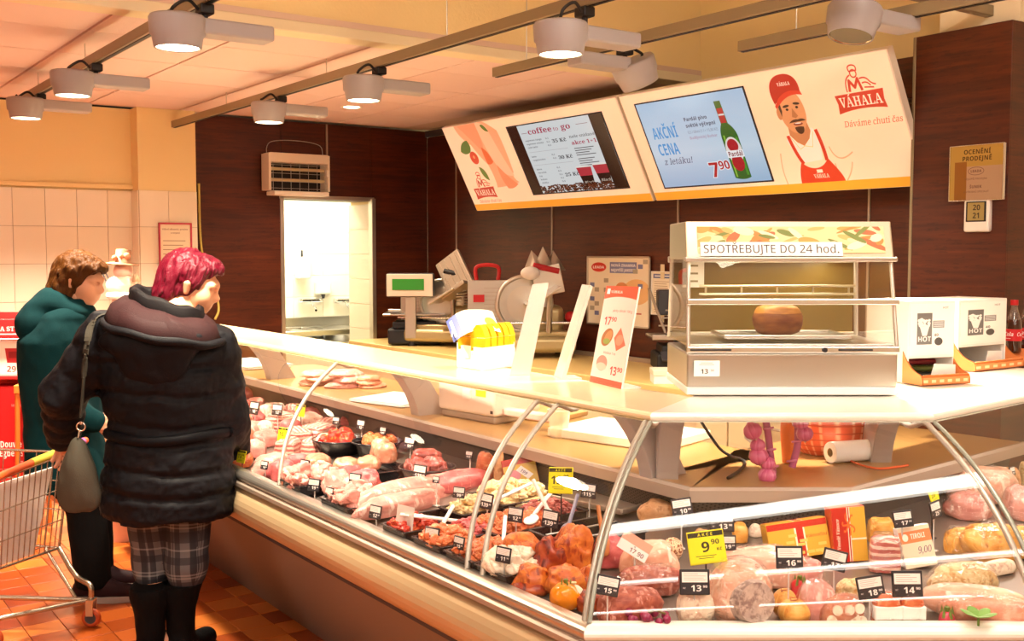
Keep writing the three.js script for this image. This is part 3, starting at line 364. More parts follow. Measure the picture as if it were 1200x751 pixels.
function menuBoard(label, z0, z1, map, screen, smap, slabel) {
  const top = V(4.0, 2.49, 0), bot = V(4.3, 1.916, 0), q = (u, v, lift = 0) => { const n = V(bot.y - top.y, bot.x - top.x, 0).normalize(); const p = bot.clone().lerp(top, v); p.z = z0 + (z1 - z0) * u; return p.addScaledVector(n, lift); };
  const o = q(0.5, 0.5), loc = (g) => g.translate(-o.x, -o.y, -o.z), t = thing('menu_board', label, 'sign', o);
  obj('case', loc(slab(q(0, 0), q(1, 0), q(1, 1), q(0, 1), 0.04)), M.whitePaint, t);
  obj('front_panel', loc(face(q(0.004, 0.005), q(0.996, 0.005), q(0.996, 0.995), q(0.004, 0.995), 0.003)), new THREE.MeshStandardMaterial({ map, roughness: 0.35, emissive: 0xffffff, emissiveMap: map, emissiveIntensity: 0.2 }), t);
  for (const u of [0.12, 0.88]) obj('hanger', [rod(V(4.1, 2.45, z0 + (z1 - z0) * u).sub(o), V(4.35, 2.3, z0 + (z1 - z0) * u).sub(o), 0.012), rod(V(4.3, 2.33, z0 + (z1 - z0) * u).sub(o), V(WX, 2.33, z0 + (z1 - z0) * u).sub(o), 0.012)], M.aluDull, t);
  const [u0, v0, u1, v1] = screen, c = [q(u0, v0, 0.004), q(u1, v0, 0.004), q(u1, v1, 0.004), q(u0, v1, 0.004)];
  const s = obj('screen', loc(slab(...c.map((p) => p.clone().addScaledVector(V(bot.y - top.y, bot.x - top.x, 0).normalize(), 0.006)), 0.008)), M.black, t); s.userData.label = slabel;
  const c2 = [q(u0 + 0.006, v0 + 0.012, 0.011), q(u1 - 0.006, v0 + 0.012, 0.011), q(u1 - 0.006, v1 - 0.012, 0.011), q(u0 + 0.006, v1 - 0.012, 0.011)];
  const pic = obj('screen_picture', loc(face(...c2)), new THREE.MeshStandardMaterial({ color: 0x101010, roughness: 0.15, emissive: 0xffffff, emissiveMap: smap, emissiveIntensity: 0.55 }), s);
}
menuBoard('left hanging menu board with raspberry and ham print around a coffee price screen', -6.44, -4.58, leftPrint, [0.40, 0.13, 0.915, 0.885], coffeePrint, 'screen with white coffee price list');
menuBoard('right hanging menu board with a beer price screen and a man in red apron', -4.56, -2.82, rightPrint, [0.06, 0.1, 0.52, 0.9], beerPrint, 'screen with blue beer advertisement');

// ---------------------------------------------------------------- things on the walls
{ const a = atZ(347, 206, WZ + 0.1), t = thing('insect_killer', 'electric insect killer with wire grille hung above the doorway', 'insect killer', a);
  obj('housing', [rbox(0.47, 0.07, 0.14, 0.008, 0, 0.125, 0), rbox(0.02, 0.27, 0.14, 0.004, -0.235, 0.02, 0), rbox(0.02, 0.27, 0.14, 0.004, 0.235, 0.02, 0), box(0.46, 0.27, 0.01, 0, 0.02, -0.06)], M.whitePaint, t); obj('back_plate', box(0.44, 0.2, 0.004, 0, -0.01, -0.052), M.black, t); obj('tray', rbox(0.44, 0.03, 0.15, 0.006, 0.01, -0.135, 0.01), M.whitePaint, t);
  for (const y of [0.045, -0.035]) obj('tube_lamp', cyl(0.012, 0.012, 0.44, 0, y, 0.01, 0, 0, Math.PI / 2), std(0xd8c9a0, 0.3), t); for (let i = 0; i < 7; i++) obj('grille_wire', rod(V(-0.21 + i * 0.07, -0.115, 0.065), V(-0.21 + i * 0.07, 0.09, 0.065), 0.002, 5), M.steel, t); for (const y of [0.07, 0.01, -0.05, -0.1]) obj('grille_wire', rod(V(-0.23, y, 0.065), V(0.23, y, 0.065), 0.002, 5), M.steel, t);
  obj('hanging_cord', tube([[-0.23, 0.15, 0], [-0.23, 0.2, 0], [-0.2, 0.24, 0], [0.2, 0.23, 0], [0.22, 0.16, 0]], 0.003, 30, 5), M.steel, t); obj('socket_box', rbox(0.02, 0.05, 0.03, 0.003, 0.22, 0.02, 0.075), M.white, t); obj('bracket', box(0.3, 0.03, 0.05, 0, 0.05, -0.075), M.darkGrey, t); }
function framed(name, label, cat, corners, frameMat, map, fw = 0.012, extra) { const t = thing(name, label, cat, corners[0].clone().add(corners[2]).multiplyScalar(0.5)), o = t.position, c = corners.map((p) => p.clone().sub(o)); const [a, b, d, e] = c, n = new THREE.Vector3().crossVectors(b.clone().sub(a), e.clone().sub(a)).normalize();
  obj('backing', slab(a, b, d, e, 0.008), M.white, t); obj('print', face(a, b, d, e, 0.002), print(map), t);
  for (const [p, q] of [[a, b], [b, d], [d, e], [e, a]]) { const l = p.distanceTo(q), g = new RoundedBoxGeometry(l + fw, fw, 0.014, 2, 0.003), x = q.clone().sub(p).normalize(); g.applyMatrix4(new THREE.Matrix4().makeBasis(x, new THREE.Vector3().crossVectors(n, x), n)); const m = p.clone().add(q).multiplyScalar(0.5).addScaledVector(n, 0.003); g.translate(m.x, m.y, m.z); obj('frame_bar', g, frameMat, t); } return t; }
const noticeText = (head, bg = '#f3ead6') => canvas(320, 440, (g, w, h) => { g.fillStyle = bg; g.fillRect(0, 0, w, h); g.fillStyle = head; g.fillRect(20, 24, w - 40, 44); g.fillStyle = '#fff'; g.fillRect(40, 40, w - 80, 10); g.fillStyle = '#b0977a'; for (let i = 0; i < 15; i++) g.fillRect(34, 100 + i * 22, (w - 70) * (0.6 + 0.4 * hash(i, 3, 1)), 6); });
{ const z = WZ + 0.18, a = atZ(188, 340, z), b = atZ(225, 340, z), x1 = b.x, y0 = a.y, y1 = atZ(206, 262, z).y; framed('notice_board', 'white notice in a thin red frame on the tiled pillar', 'notice', [V(a.x, y0, z), V(x1, y0, z), V(x1, y1, z), V(a.x, y1, z)], std(0xc0344a, 0.4), canvas(256, 512, (g, w, h) => { g.fillStyle = '#efe3c6'; g.fillRect(0, 0, w, h); g.fillStyle = '#9a7a5a'; g.font = 'bold 17px sans-serif'; g.textAlign = 'center'; g.fillText('Vážení zákazníci, prosíme', w / 2, 50); g.fillText('o strpení', w / 2, 78); for (let i = 0; i < 10; i++) g.fillRect(28, 130 + i * 34, 190 * (0.6 + 0.4 * hash(i, 4, 1)), 5); })); }
{ const x = WX - 0.02, p = (px, py) => atX(px, py, x), a = p(689, 375), b = p(761, 388), y1 = p(689, 301).y, y0 = (a.y + b.y) / 2; framed('poster', 'pale framed poster with a red oval mark and blue squares on the wood wall', 'poster', [V(x, y0, a.z), V(x, y0, b.z), V(x, y1, b.z), V(x, y1, a.z)], M.alu, canvas(512, 600, (g, w, h) => { g.fillStyle = '#f7ecd6'; g.fillRect(0, 0, w, h); g.fillStyle = '#d8392c'; g.beginPath(); g.ellipse(95, 90, 64, 42, 0, 0, 7); g.fill(); g.fillStyle = '#fff'; g.font = 'bold 32px sans-serif'; g.fillText('LEADA', 42, 102, 106); g.fillStyle = '#7f86b4'; g.fillRect(190, 44, 220, 96); g.fillStyle = '#fff'; g.font = 'bold 34px sans-serif'; g.fillText('NOVÁ ZNAMKA', 200, 84, 200); g.fillText('NEJVYŠŠÍ JAKOSTI', 200, 126, 200);
    g.fillStyle = '#f0c48c'; g.beginPath(); g.arc(410, 300, 110, 0, 7); g.fill(); g.fillStyle = '#e29a66'; g.beginPath(); g.arc(290, 270, 50, 0, 7); g.fill(); g.fillStyle = '#c4685a'; g.fillRect(300, 480, 150, 12); for (const [i, j] of [[10, 1], [9, 2], [11, 0], [0, 5], [1, 6], [0, 8], [1, 9], [3, 6], [3, 4], [10, 5], [0, 10], [1, 11]]) { g.fillStyle = hash(i, j, 2) > 0.5 ? '#7f86b4' : '#b6ac98'; g.fillRect(20 + i * 40, 20 + j * 42, 38, 38); } })); }
{ const x = WX - 0.014, p = (px, py) => atX(px, py, x), a = p(764, 368), b = p(790, 373), y1 = p(764, 318).y, t = framed('notice', 'small white notice taped to the wood wall beside the framed poster', 'notice', [V(x, a.y, a.z), V(x, a.y, b.z), V(x, y1, b.z), V(x, y1, a.z)], M.card, noticeText('#6d78a4'), 0.004); for (const s of [-1, 1]) obj('tape', box(0.002, 0.09, 0.035, -0.007, s * (y1 - a.y) / 2, 0), std(0xe8d8b4, 0.4), t); }
{ const x = 4.185, p = (px, py) => atX(px, py, x), a = p(1113, 236), b = p(1176, 234), y1 = p(1144, 170).y, t = framed('mirror_plaque', 'mirrored award plaque lettered OCENĚNÍ PRODEJNĚ on the wood column', 'plaque', [V(x, a.y, a.z), V(x, a.y, b.z), V(x, y1, b.z), V(x, y1, a.z)], M.chrome, canvas(512, 512, (g, w, h) => { g.fillStyle = '#c9a858'; g.fillRect(0, 0, w, h); g.fillStyle = '#c9aa8c'; g.fillRect(160, 195, 352, 317); g.fillStyle = '#a5743c'; g.fillRect(44, 150, 116, 362); g.fillStyle = '#584a30'; g.textAlign = 'center'; g.font = 'bold 58px sans-serif'; g.fillText('OCENĚNÍ', 256, 80); g.fillText('PRODEJNĚ', 256, 142); g.strokeStyle = '#7a5a52'; g.lineWidth = 4; g.beginPath(); g.ellipse(250, 240, 74, 36, 0, 0, 7); g.stroke(); g.font = 'bold 34px sans-serif'; g.fillStyle = '#7a5a52'; g.fillText('LEADA', 250, 252); g.font = 'bold 36px sans-serif'; g.fillText('ŠUNEK', 250, 398); g.font = '24px sans-serif'; g.fillText('NEJLEPŠÍ PRODEJNA', 250, 320); g.fillText('A VÝROBKŮ SPECIALIT', 256, 440); }), 0.004); t.children[1].material.roughness = 0.12; t.children[1].material.metalness = 0.35; }
{ const a = atX(1146, 253, 4.19), t = thing('thermometer', 'small white wall thermometer with dark display under the plaque', 'thermometer', a); obj('case', rbox(0.03, 0.135, 0.115, 0.01), M.white, t); obj('display', rbox(0.004, 0.085, 0.09, 0.002, -0.015, 0.018, 0), M.black, t); const d = obj('digits', box(0.002, 0.074, 0.074, -0.0175, 0.018, 0), print(canvas(128, 128, (g) => { g.fillStyle = '#a08c50'; g.fillRect(0, 0, 128, 128); g.fillStyle = '#3a2c18'; g.font = 'bold 54px sans-serif'; g.fillText('20', 40, 54); g.fillText('21', 40, 112); })), t); }
{ const z = WZ + 0.03, pts = [[233, 215], [234, 260], [236, 290], [240, 310], [247, 330], [255, 352], [256, 365], [252, 374]].map(([x, y], i) => atZ(x, y, z + Math.max(0, (i - 3)) * 0.02)); piece('wall_cable', tube(pts, 0.009, 50), std(0xd8c060, 0.5), 'yellow cable hanging down the wood wall beside the pillar', 'cable'); }

// ---------------------------------------------------------------- rear counter machines
const RC = 0.93;
function scale(px, py, label, turn) { const b = atY(px, py, RC), t = thing('shop_scale', label, 'scale', b, turn);
  obj('base', [rbox(0.34, 0.1, 0.3, 0.015, 0, 0.06, 0), rbox(0.28, 0.05, 0.26, 0.01, 0, 0.13, 0)], M.black, t); obj('pan', [rbox(0.4, 0.015, 0.32, 0.006, 0, 0.2, 0), rbox(0.4, 0.03, 0.012, 0.004, 0, 0.205, 0.155)], M.steel, t); obj('pan_foot', cyl(0.05, 0.06, 0.05, 0, 0.17, 0), M.darkGrey, t); obj('keypad', rbox(0.3, 0.012, 0.09, 0.004, 0, 0.1, 0.18, 0.5), M.darkGrey, t); obj('display_post', rbox(0.07, 0.3, 0.03, 0.006, 0.02, 0.2, -0.17), M.alu, t);
  const d = obj('display', [rbox(0.3, 0.15, 0.1, 0.012, 0.02, 0.39, -0.17)], M.darkGrey, t); obj('display_front', rbox(0.29, 0.14, 0.008, 0.004, 0.02, 0.39, -0.224), std(0xd9cbb8, 0.5), d); obj('green_window', box(0.2, 0.07, 0.006, 0.03, 0.395, -0.227), new THREE.MeshStandardMaterial({ color: 0x2c7a28, roughness: 0.3, emissive: 0x2a7a20, emissiveIntensity: 0.25 }), d); return t; }
function slicer(p, turn, label, red) { const t = thing('meat_slicer', label, 'slicer', p, turn), body = std(0xb9a77c, 0.35, 0.55), k = red ? M.red : M.black;
  obj('base', [rbox(0.5, 0.09, 0.34, 0.03, 0, 0.075, 0), rbox(0.42, 0.03, 0.28, 0.01, 0, 0.13, 0)], body, t); for (const [x, z] of [[-0.2, -0.12], [0.2, -0.12], [-0.2, 0.12], [0.2, 0.12]]) obj('foot', cyl(0.025, 0.03, 0.035, x, 0.017, z), M.black, t);
  obj('motor_housing', [rbox(0.2, 0.16, 0.2, 0.04, 0.1, 0.2, 0.05)], body, t); const bl = obj('blade', cyl(0.14, 0.14, 0.006, -0.02, 0.29, -0.03, Math.PI / 2, 0.0, 0, 48), M.steel, t); obj('blade_guard', new THREE.TorusGeometry(0.15, 0.012, 10, 40).translate(-0.02, 0.29, -0.03), M.alu, bl); obj('blade_cover', cyl(0.09, 0.1, 0.02, -0.02, 0.29, -0.045, Math.PI / 2), M.alu, bl);
  const gp = obj('gauge_plate', rbox(0.34, 0.26, 0.014, 0.006, -0.16, 0.29, 0.0, 0, 0.1, 0), M.brushed, t); for (let i = 0; i < 9; i++) obj('plate_rib', box(0.22, 0.003, 0.004, -0.13, 0.2 + i * 0.022, -0.01, 0, 0.1, 0), M.aluDull, gp); if (red) obj('warning_label', box(0.06, 0.04, 0.003, -0.27, 0.32, -0.02, 0, 0.1, 0), M.red, gp);
  obj('carriage', [rbox(0.2, 0.014, 0.26, 0.005, 0.06, 0.34, -0.18, 0, 0, 0.55), rbox(0.16, 0.16, 0.012, 0.005, 0.1, 0.42, -0.1, 0, 0, 0.2)], M.alu, t); obj('carriage_arm', rod(V(0.1, 0.14, -0.15), V(0.1, 0.36, -0.18), 0.016), M.steel, t); obj('slide_rod', rod(V(-0.3, 0.19, -0.12), V(0.26, 0.19, -0.12), 0.009), M.chrome, t); obj('knob', ball(0.03, 0.23, 0.22, -0.06), k, t); obj('pusher_handle', [rod(V(0.02, 0.5, -0.1), V(0.16, 0.47, -0.1), 0.018)], k, t);
  const rib = []; for (let i = 0; i < 9; i++) rib.push(tube([[0.14, 0.28 + i * 0.018, -0.22], [0.2, 0.285 + i * 0.018, -0.2], [0.22, 0.285 + i * 0.018, -0.12]], 0.004, 8, 5)); if (!red) obj('deflector_ribs', rib, M.alu, t); else { obj('carry_handle', tube([[-0.28, 0.42, 0.02], [-0.28, 0.49, 0.02], [-0.16, 0.49, 0.02], [-0.16, 0.42, 0.02]], 0.011, 24), M.red, t); obj('white_knob', ball(0.045, 0.0, 0.46, -0.14, 1.2, 0.8, 1), M.white, t); const spikes = []; for (let i = 0; i < 3; i++) spikes.push(mv(new THREE.ConeGeometry(0.07, 0.11, 4), 0.03 + i * 0.055, 0.53 + (i % 2) * 0.02, -0.02, 0, i, 0.2 - i * 0.12)); obj('holding_teeth', spikes, M.aluDull, t); }
  t.traverse((m) => { if (!m.isMesh) return; const g = m.geometry = prep(m.geometry.clone()); g.scale(1, 1, -1); for (const a of Object.values(g.attributes)) { const n = a.itemSize, A = a.array; for (let i = 0; i < a.count; i += 3) for (let k = 0; k < n; k++) { const q = A[(i + 1) * n + k]; A[(i + 1) * n + k] = A[(i + 2) * n + k]; A[(i + 2) * n + k] = q; } } });
  return t; }
const FACE = -YAW;
scale(488, 403, 'counter scale with lit green display on the rear worktop', FACE + Math.PI).scale.setScalar(1.15);
{ const p = atY(523, 404, RC); const t = slicer(V(p.x, RC, p.z), FACE - 0.25, 'meat slicer with raised tilted carriage behind the green display scale'); t.scale.setScalar(1.1);
  const pack = obj('food_carriage', [rbox(0.2, 0.3, 0.03, 0.008, 0, 0, 0), rbox(0.2, 0.03, 0.14, 0.008, 0, -0.14, 0.07), ...[0, 1, 2, 3].map((i) => box(0.012, 0.27, 0.012, -0.07 + i * 0.045, 0, 0.018))], M.aluDull, t); pack.position.set(0.1, 0.47, 0.1); pack.rotation.set(-0.2, -0.3, 0.55); }
{ const p = atY(618, 417, RC); slicer(V(p.x, RC, p.z), FACE + 0.1, 'large meat slicer with red knobs and red carry handle', true).scale.setScalar(1.2); }
{ const p = atY(796, 436, RC); const t = scale(800, 434, 'black scale with wide steel pan beside the warming cabinet', FACE); const rib = []; for (let i = 0; i < 5; i++) rib.push(rod(V(-0.14 + i * 0.02, 0.26 + i * 0.045, -0.02), V(0.2, 0.26 + i * 0.045, -0.02), 0.005)); obj('wire_rack', [...rib, rod(V(-0.1, 0.22, -0.02), V(-0.2, 0.48, -0.02), 0.008)], M.aluDull, t); }
{ const p = atY(786, 448, RC), t = thing('paper_box', 'flat cream cardboard box lying before the right scale', 'box', p, FACE); obj('carton', rbox(0.2, 0.07, 0.16, 0.003, 0, 0.035, 0), M.card, t); obj('lid', rbox(0.206, 0.03, 0.166, 0.003, 0, 0.058, 0), std(0xefe6cf, 0.7), t); obj('print_mark', box(0.05, 0.012, 0.001, 0, 0.058, 0.0838), M.darkGrey, t); }
// ---------------------------------------------------------------- on the shelf board
const BT = BOARD + 0.025;
{ // salt boxes tray
  const fr = atY(565, 435, BT), t = thing('display_carton', 'open white display carton on the counter shelf holding yellow packets', 'carton', V(fr.x, BT, fr.z), FACE), lx = V(-0.13, 0, -0.06), q = (a, b) => [a, b];
  const d1 = V(atY(524, 428, BT).x, BT, atY(524, 428, BT).z).sub(t.position).applyAxisAngle(V(0, 1, 0), YAW), d2 = V(atY(604, 429, BT).x, BT, atY(604, 429, BT).z).sub(t.position).applyAxisAngle(V(0, 1, 0), YAW); d1.y = d2.y = 0;
  d1.setLength(0.17); d2.setLength(0.2); const O = V(0, 0, 0), U = (v, h) => v.clone().setY(h), S = d1.clone().add(d2);
  const wall = (name, a, b, h) => obj(name, slab(U(a, 0), U(b, 0), U(b, h), U(a, h), 0.004), M.card, t);
  obj('base', slab(U(O, 0.004), U(d2, 0.004), U(S, 0.004), U(d1, 0.004), 0.004), M.card, t); wall('side', d1, O, 0.082); wall('side', O, d2, 0.082); wall('side', d2, S, 0.09); wall('side', S, d1, 0.09);
  const pocket = obj('ticket', slab(U(d1.clone().multiplyScalar(0.75), 0.04).add(V(-0.004, 0, 0.004)), U(d1.clone().multiplyScalar(0.45), 0.04).add(V(-0.004, 0, 0.004)), U(d1.clone().multiplyScalar(0.4), 0.085).add(V(-0.004, 0, 0.004)), U(d1.clone().multiplyScalar(0.72), 0.085).add(V(-0.004, 0, 0.004)), 0.002), M.white, t);
  const pkt = canvas(128, 192, (g, w, h) => { g.fillStyle = '#f4eee6'; g.fillRect(0, 0, w, h); g.fillStyle = '#f7b500'; g.fillRect(0, 0, w, 84); g.fillStyle = '#c8371c'; g.fillRect(14, 66, w - 28, 12); g.fillStyle = '#6a74a8'; g.font = 'bold 17px sans-serif'; g.fillText('Speciální sůl', 12, 112, 104); g.fillStyle = '#6f7a3a'; g.beginPath(); g.ellipse(70, 168, 30, 8, 0, 0, 7); g.fill(); });
  const pm = print(pkt), pg = (w, d) => { const s = rbox(w, 0.11, d, 0.004, 0, 0.055, 0), r = ext([[-d / 2, 0], [d / 2, 0], [d / 2 - 0.012, 0.03], [0.008, 0.045], [-0.008, 0.045], [-d / 2 + 0.012, 0.03]], w - 0.004, 0); r.rotateY(Math.PI / 2); r.translate(-w / 2 + 0.002, 0.11, 0); return [s, r]; };
  const yel = std(0xf7b500, 0.45); let k = 0; const ang = Math.atan2(-d2.z, d2.x);
  for (const [u, v] of [[0.12, 0.22], [0.32, 0.22], [0.52, 0.22], [0.72, 0.22], [0.9, 0.22], [0.12, 0.72], [0.32, 0.72]]) { const loc = d2.clone().multiplyScalar(u).add(d1.clone().multiplyScalar(v)).applyAxisAngle(V(0, 1, 0), -YAW).add(t.position); loc.y = BT + 0.006; const [s, r] = pg(0.034, 0.066);
    const p = thing('salt_packet', 'yellow-topped white packet ' + ['at the front left corner of the carton', 'second along the front of the carton', 'third along the front of the carton', 'fourth along the front of the carton', 'at the right end of the carton front', 'at the rear left of the carton', 'second at the rear of the carton'][k], 'packet', loc, FACE + ang); obj('packet', s, pm, p); obj('peaked_top', r, yel, p); k++; }
  const bp = d2.clone().multiplyScalar(0.2).add(d1.clone().multiplyScalar(0.6)).applyAxisAngle(V(0, 1, 0), -YAW).add(t.position); bp.y = BT + 0.15; const b = thing('leaflet', 'curled recipe leaflet lying on top of the yellow packets', 'leaflet', bp, FACE);
  const lf = new THREE.PlaneGeometry(0.17, 0.12, 16, 4), pp = lf.attributes.position; for (let i = 0; i < pp.count; i++) { const x = pp.getX(i); pp.setZ(i, 0.03 - 5 * Math.max(0, Math.abs(x - 0.01) - 0.02) ** 2 * (x < 0 ? 1.9 : 0.7)); } lf.rotateX(-0.95); lf.rotateY(0.35); lf.computeVertexNormals(); obj('page', lf, print(canvas(256, 160, (g, w, h) => { g.fillStyle = '#f6efdc'; g.fillRect(0, 0, w, h); g.fillStyle = '#4a5aa0'; g.fillRect(0, 0, 46, h); g.fillStyle = '#f3d33a'; g.beginPath(); g.arc(215, 90, 34, 0, 7); g.fill(); g.fillStyle = '#e9cfae'; g.beginPath(); g.arc(110, 60, 30, 0, 7); g.fill(); g.fillStyle = '#cfd8ee'; g.fillRect(10, 20, 12, 120); }), 0.4, { side: THREE.DoubleSide }), b); obj('spine', box(0.004, 0.006, 0.1, -0.075, -0.012, 0.02, 0.4), M.card, b); }
function leanPanel(name, label, cat, q, depthLean, mat, thick, withPrint, foot = true) {
  const bl = atY(...q[0], BT), br = atY(...q[1], BT), da = bl.dot(AHEAD) + depthLean, db = br.dot(AHEAD) + depthLean, tr = atD(...q[2], db), tl = atD(...q[3], da), o = bl.clone().add(br).multiplyScalar(0.5), t = thing(name, label, cat, o), c = [bl, br, tr, tl].map((p) => p.clone().sub(o));
  const ps = obj('panel', slab(...c, thick), mat, t); if (withPrint) obj('print', face(...c, 0.001), print(withPrint, 0.35), t);
  if (foot) { const n = new THREE.Vector3().crossVectors(c[1].clone().sub(c[0]), V(0, 1, 0)).normalize().multiplyScalar(0.07); obj('foot', slab(c[0].clone().setY(0.004), c[1].clone().setY(0.004), c[1].clone().setY(0.004).sub(n), c[0].clone().setY(0.004).sub(n), 0.004), mat, t); } return t; }
leanPanel('sneeze_panel', 'left of two leaning clear plastic panels beside the salt carton', 'panel', [[597, 440], [621, 440], [643, 331], [624, 333]], 0.06, M.acrylic, 0.006);
leanPanel('sneeze_panel', 'right of two leaning clear plastic panels beside the price poster', 'panel', [[649, 441], [658, 445], [691, 334], [682, 333]], 0.06, M.acrylic, 0.012);
leanPanel('price_poster', 'leaning red and white price poster with sausages on the shelf', 'poster', [[691, 447], [728, 456], [749, 336], [711, 335]], 0.07, M.white, 0.006, canvas(320, 720, (g, w, h) => { g.fillStyle = '#f6dcd8'; g.fillRect(0, 0, w, h); g.fillStyle = '#e8604a'; g.beginPath(); g.moveTo(0, 0); g.lineTo(w, 0); g.lineTo(w, 96); g.quadraticCurveTo(150, 60, 0, 100); g.fill(); g.fillRect(0, h - 44, w, 44); g.fillStyle = '#fff'; g.font = 'bold 26px serif'; g.fillText('VÁHALA', 60, 52); g.fillRect(20, 20, 30, 40);
  g.fillStyle = '#8a3a34'; g.font = '24px sans-serif'; g.fillText('párky dětské 100 g', 110, 190, 190); g.fillText('klobása 1 ks', 90, 500, 120); g.fillStyle = '#c22a2a'; g.font = 'bold 84px sans-serif'; g.fillText('17', 40, 290, 72); g.fillText('13', 180, 640, 70); g.font = 'bold 46px sans-serif'; g.fillText('90', 114, 262); g.fillText('90', 252, 612);
  const lump = (x, y, a, b, r, c) => { g.fillStyle = c; g.beginPath(); g.ellipse(x, y, a, b, r, 0, 7); g.fill(); }; lump(100, 380, 50, 70, 0.5, '#a8683a'); lump(110, 375, 30, 50, 0.5, '#c98a5a'); lump(100, 410, 34, 22, 0, '#8a9a4a'); g.fillStyle = '#c9705a'; g.beginPath(); g.moveTo(220, 300); g.lineTo(290, 420); g.lineTo(210, 470); g.lineTo(170, 380); g.fill(); lump(225, 390, 34, 40, 0.4, '#dc947c'); lump(90, 570, 54, 56, 0, '#dc8a80'); lump(90, 595, 50, 28, 0, '#efc0b4'); }));
{ // warming cabinet
  const a = atY(803, 463, BT), b = atY(1057, 466, BT), W = a.distanceTo(b), o = a.clone().add(b).multiplyScalar(0.5), D = 0.4, t = thing('warming_cabinet', 'steel and glass food warming cabinet with a sign to eat within 24 hours', 'cabinet', V(o.x, BT, o.z), FACE), H = 0.505, tx = std(0xbeb49a, 0.3, 0.75);
  obj('base', [rbox(W, 0.022, D, 0.004, 0, 0.015, -D / 2)], M.white, t); for (const x of [-1, 1]) obj('foot', cyl(0.012, 0.012, 0.01, x * (W / 2 - 0.03), 0.004, -0.04), M.black, t);
  obj('body', [rbox(W - 0.004, 0.1, D - 0.01, 0.006, 0, 0.075, -D / 2 - 0.005)], M.steel, t); obj('lower_rail', rbox(W, 0.02, 0.02, 0.004, 0, 0.136, -0.008), M.chrome, t);
  const slot = std(0x2a2622, 0.5); for (const [x, w] of [[-0.24, 0.12], [0.18, 0.1]]) obj('vent_slot', rbox(w, 0.006, 0.004, 0.002, x, 0.136, 0.003), slot, t); obj('knob', cyl(0.007, 0.007, 0.008, 0.09, 0.136, 0.004, Math.PI / 2), M.black, t);
  obj('shelf', rbox(W - 0.02, 0.008, D - 0.04, 0.003, 0, 0.147, -D / 2), M.steel, t);
  for (const s of [-1, 1]) { obj('corner_post', [rod(V(s * (W / 2 - 0.006), 0.145, -0.01), V(s * (W / 2 - 0.012), 0.4, -0.06), 0.006), rod(V(s * (W / 2 - 0.006), 0.145, -D + 0.02), V(s * (W / 2 - 0.012), 0.4, -D + 0.02), 0.007)], M.alu, t); obj('side_glass', slab(V(s * (W / 2 - 0.004), 0.145, -0.01), V(s * (W / 2 - 0.004), 0.145, -D + 0.02), V(s * (W / 2 - 0.01), 0.4, -D + 0.02), V(s * (W / 2 - 0.01), 0.4, -0.06), 0.001), M.glass, t); }
  obj('front_glass', new THREE.PlaneGeometry(W - 0.02, 0.13).rotateX(-0.06).translate(0, 0.21, -0.012), M.glass, t); obj('front_glass', new THREE.PlaneGeometry(W - 0.02, 0.125).rotateX(-0.3).translate(0, 0.338, -0.043), M.glass, t);
  obj('middle_shelf', [rbox(W, 0.018, 0.02, 0.004, 0, 0.275, -0.02)], M.chrome, t); obj('shelf_glass', new THREE.PlaneGeometry(W - 0.03, D - 0.08).rotateX(-Math.PI / 2).translate(0, 0.272, -D / 2), M.glass, t); obj('back_glass', new THREE.PlaneGeometry(W - 0.03, 0.24).translate(0, 0.27, -D + 0.012), new THREE.MeshPhysicalMaterial({ color: 0x8f7436, roughness: 0.3, transmission: 0.6, thickness: 0 }), t); const bars = []; for (let i = 0; i < 5; i++) bars.push(rbox(0.006, 0.03, 0.006, 0.001, -0.22 + i * 0.11, 0.3, -0.2)); obj('wire_rack', [...bars, rod(V(-0.24, 0.315, -0.2), V(0.24, 0.315, -0.2), 0.004), rod(V(-0.24, 0.29, -0.2), V(0.24, 0.29, -0.2), 0.004)], tx, t);
  obj('back_frame', [rbox(W, 0.02, 0.012, 0.003, 0, 0.15, -D + 0.01), rbox(W, 0.02, 0.012, 0.003, 0, 0.395, -D + 0.01)], M.alu, t);
  const top = ext([[0, 0], [-D + 0.03, 0], [-D + 0.03, 0.105], [-0.03, 0.105]], W - 0.02, 0.004); top.rotateY(-Math.PI / 2); top.rotateY(Math.PI); top.scale(1, 1, 1); const tg = new THREE.BufferGeometry(); const hoodS = ext([[0.055, 0.4], [D - 0.02, 0.4], [D - 0.02, 0.505], [0.09, 0.505]], W - 0.016, 0.004); hoodS.rotateY(Math.PI / 2); hoodS.translate(-W / 2 + 0.008, 0, 0); const hood = obj('hood', hoodS, tx, t);
  obj('hood_lip', rbox(W + 0.004, 0.014, 0.03, 0.004, 0, 0.398, -0.052), M.steel, t);
  const slope = Math.atan2(0.035, 0.105), pl = (w, h, x, y, lift) => { const g = new THREE.BoxGeometry(w, h, 0.002); g.rotateX(-slope); g.translate(x, y, -0.055 - (y - 0.4) / 3 + 0.006 + lift); return g; };
  obj('food_picture', pl(W * 0.89, 0.082, 0.005, 0.455, 0), print(canvas(1024, 128, (g, w, h) => { g.fillStyle = '#f0d9a0'; g.fillRect(0, 0, w, h); for (let i = 0; i < 60; i++) { g.fillStyle = ['#d9a24a', '#f3e3b0', '#c98a3a', '#fff3d0', '#b96a3a', '#7a8a3a', '#e6b86a'][i % 7]; g.beginPath(); g.ellipse(rr(0, w), rr(0, h), rr(20, 80), rr(6, 22), rr(-0.6, 0.6), 0, 7); g.fill(); } })), t);
  obj('paper_sign', pl(W * 0.675, 0.043, -0.055, 0.428, 0.003), print(canvas(1024, 112, (g, w, h) => { g.fillStyle = '#fdfdfb'; g.fillRect(0, 0, w, h); g.fillStyle = '#22211f'; g.font = '92px sans-serif'; g.fillText('SPOTŘEBUJTE DO 24 hod.', 20, 88, w - 40); })), t);
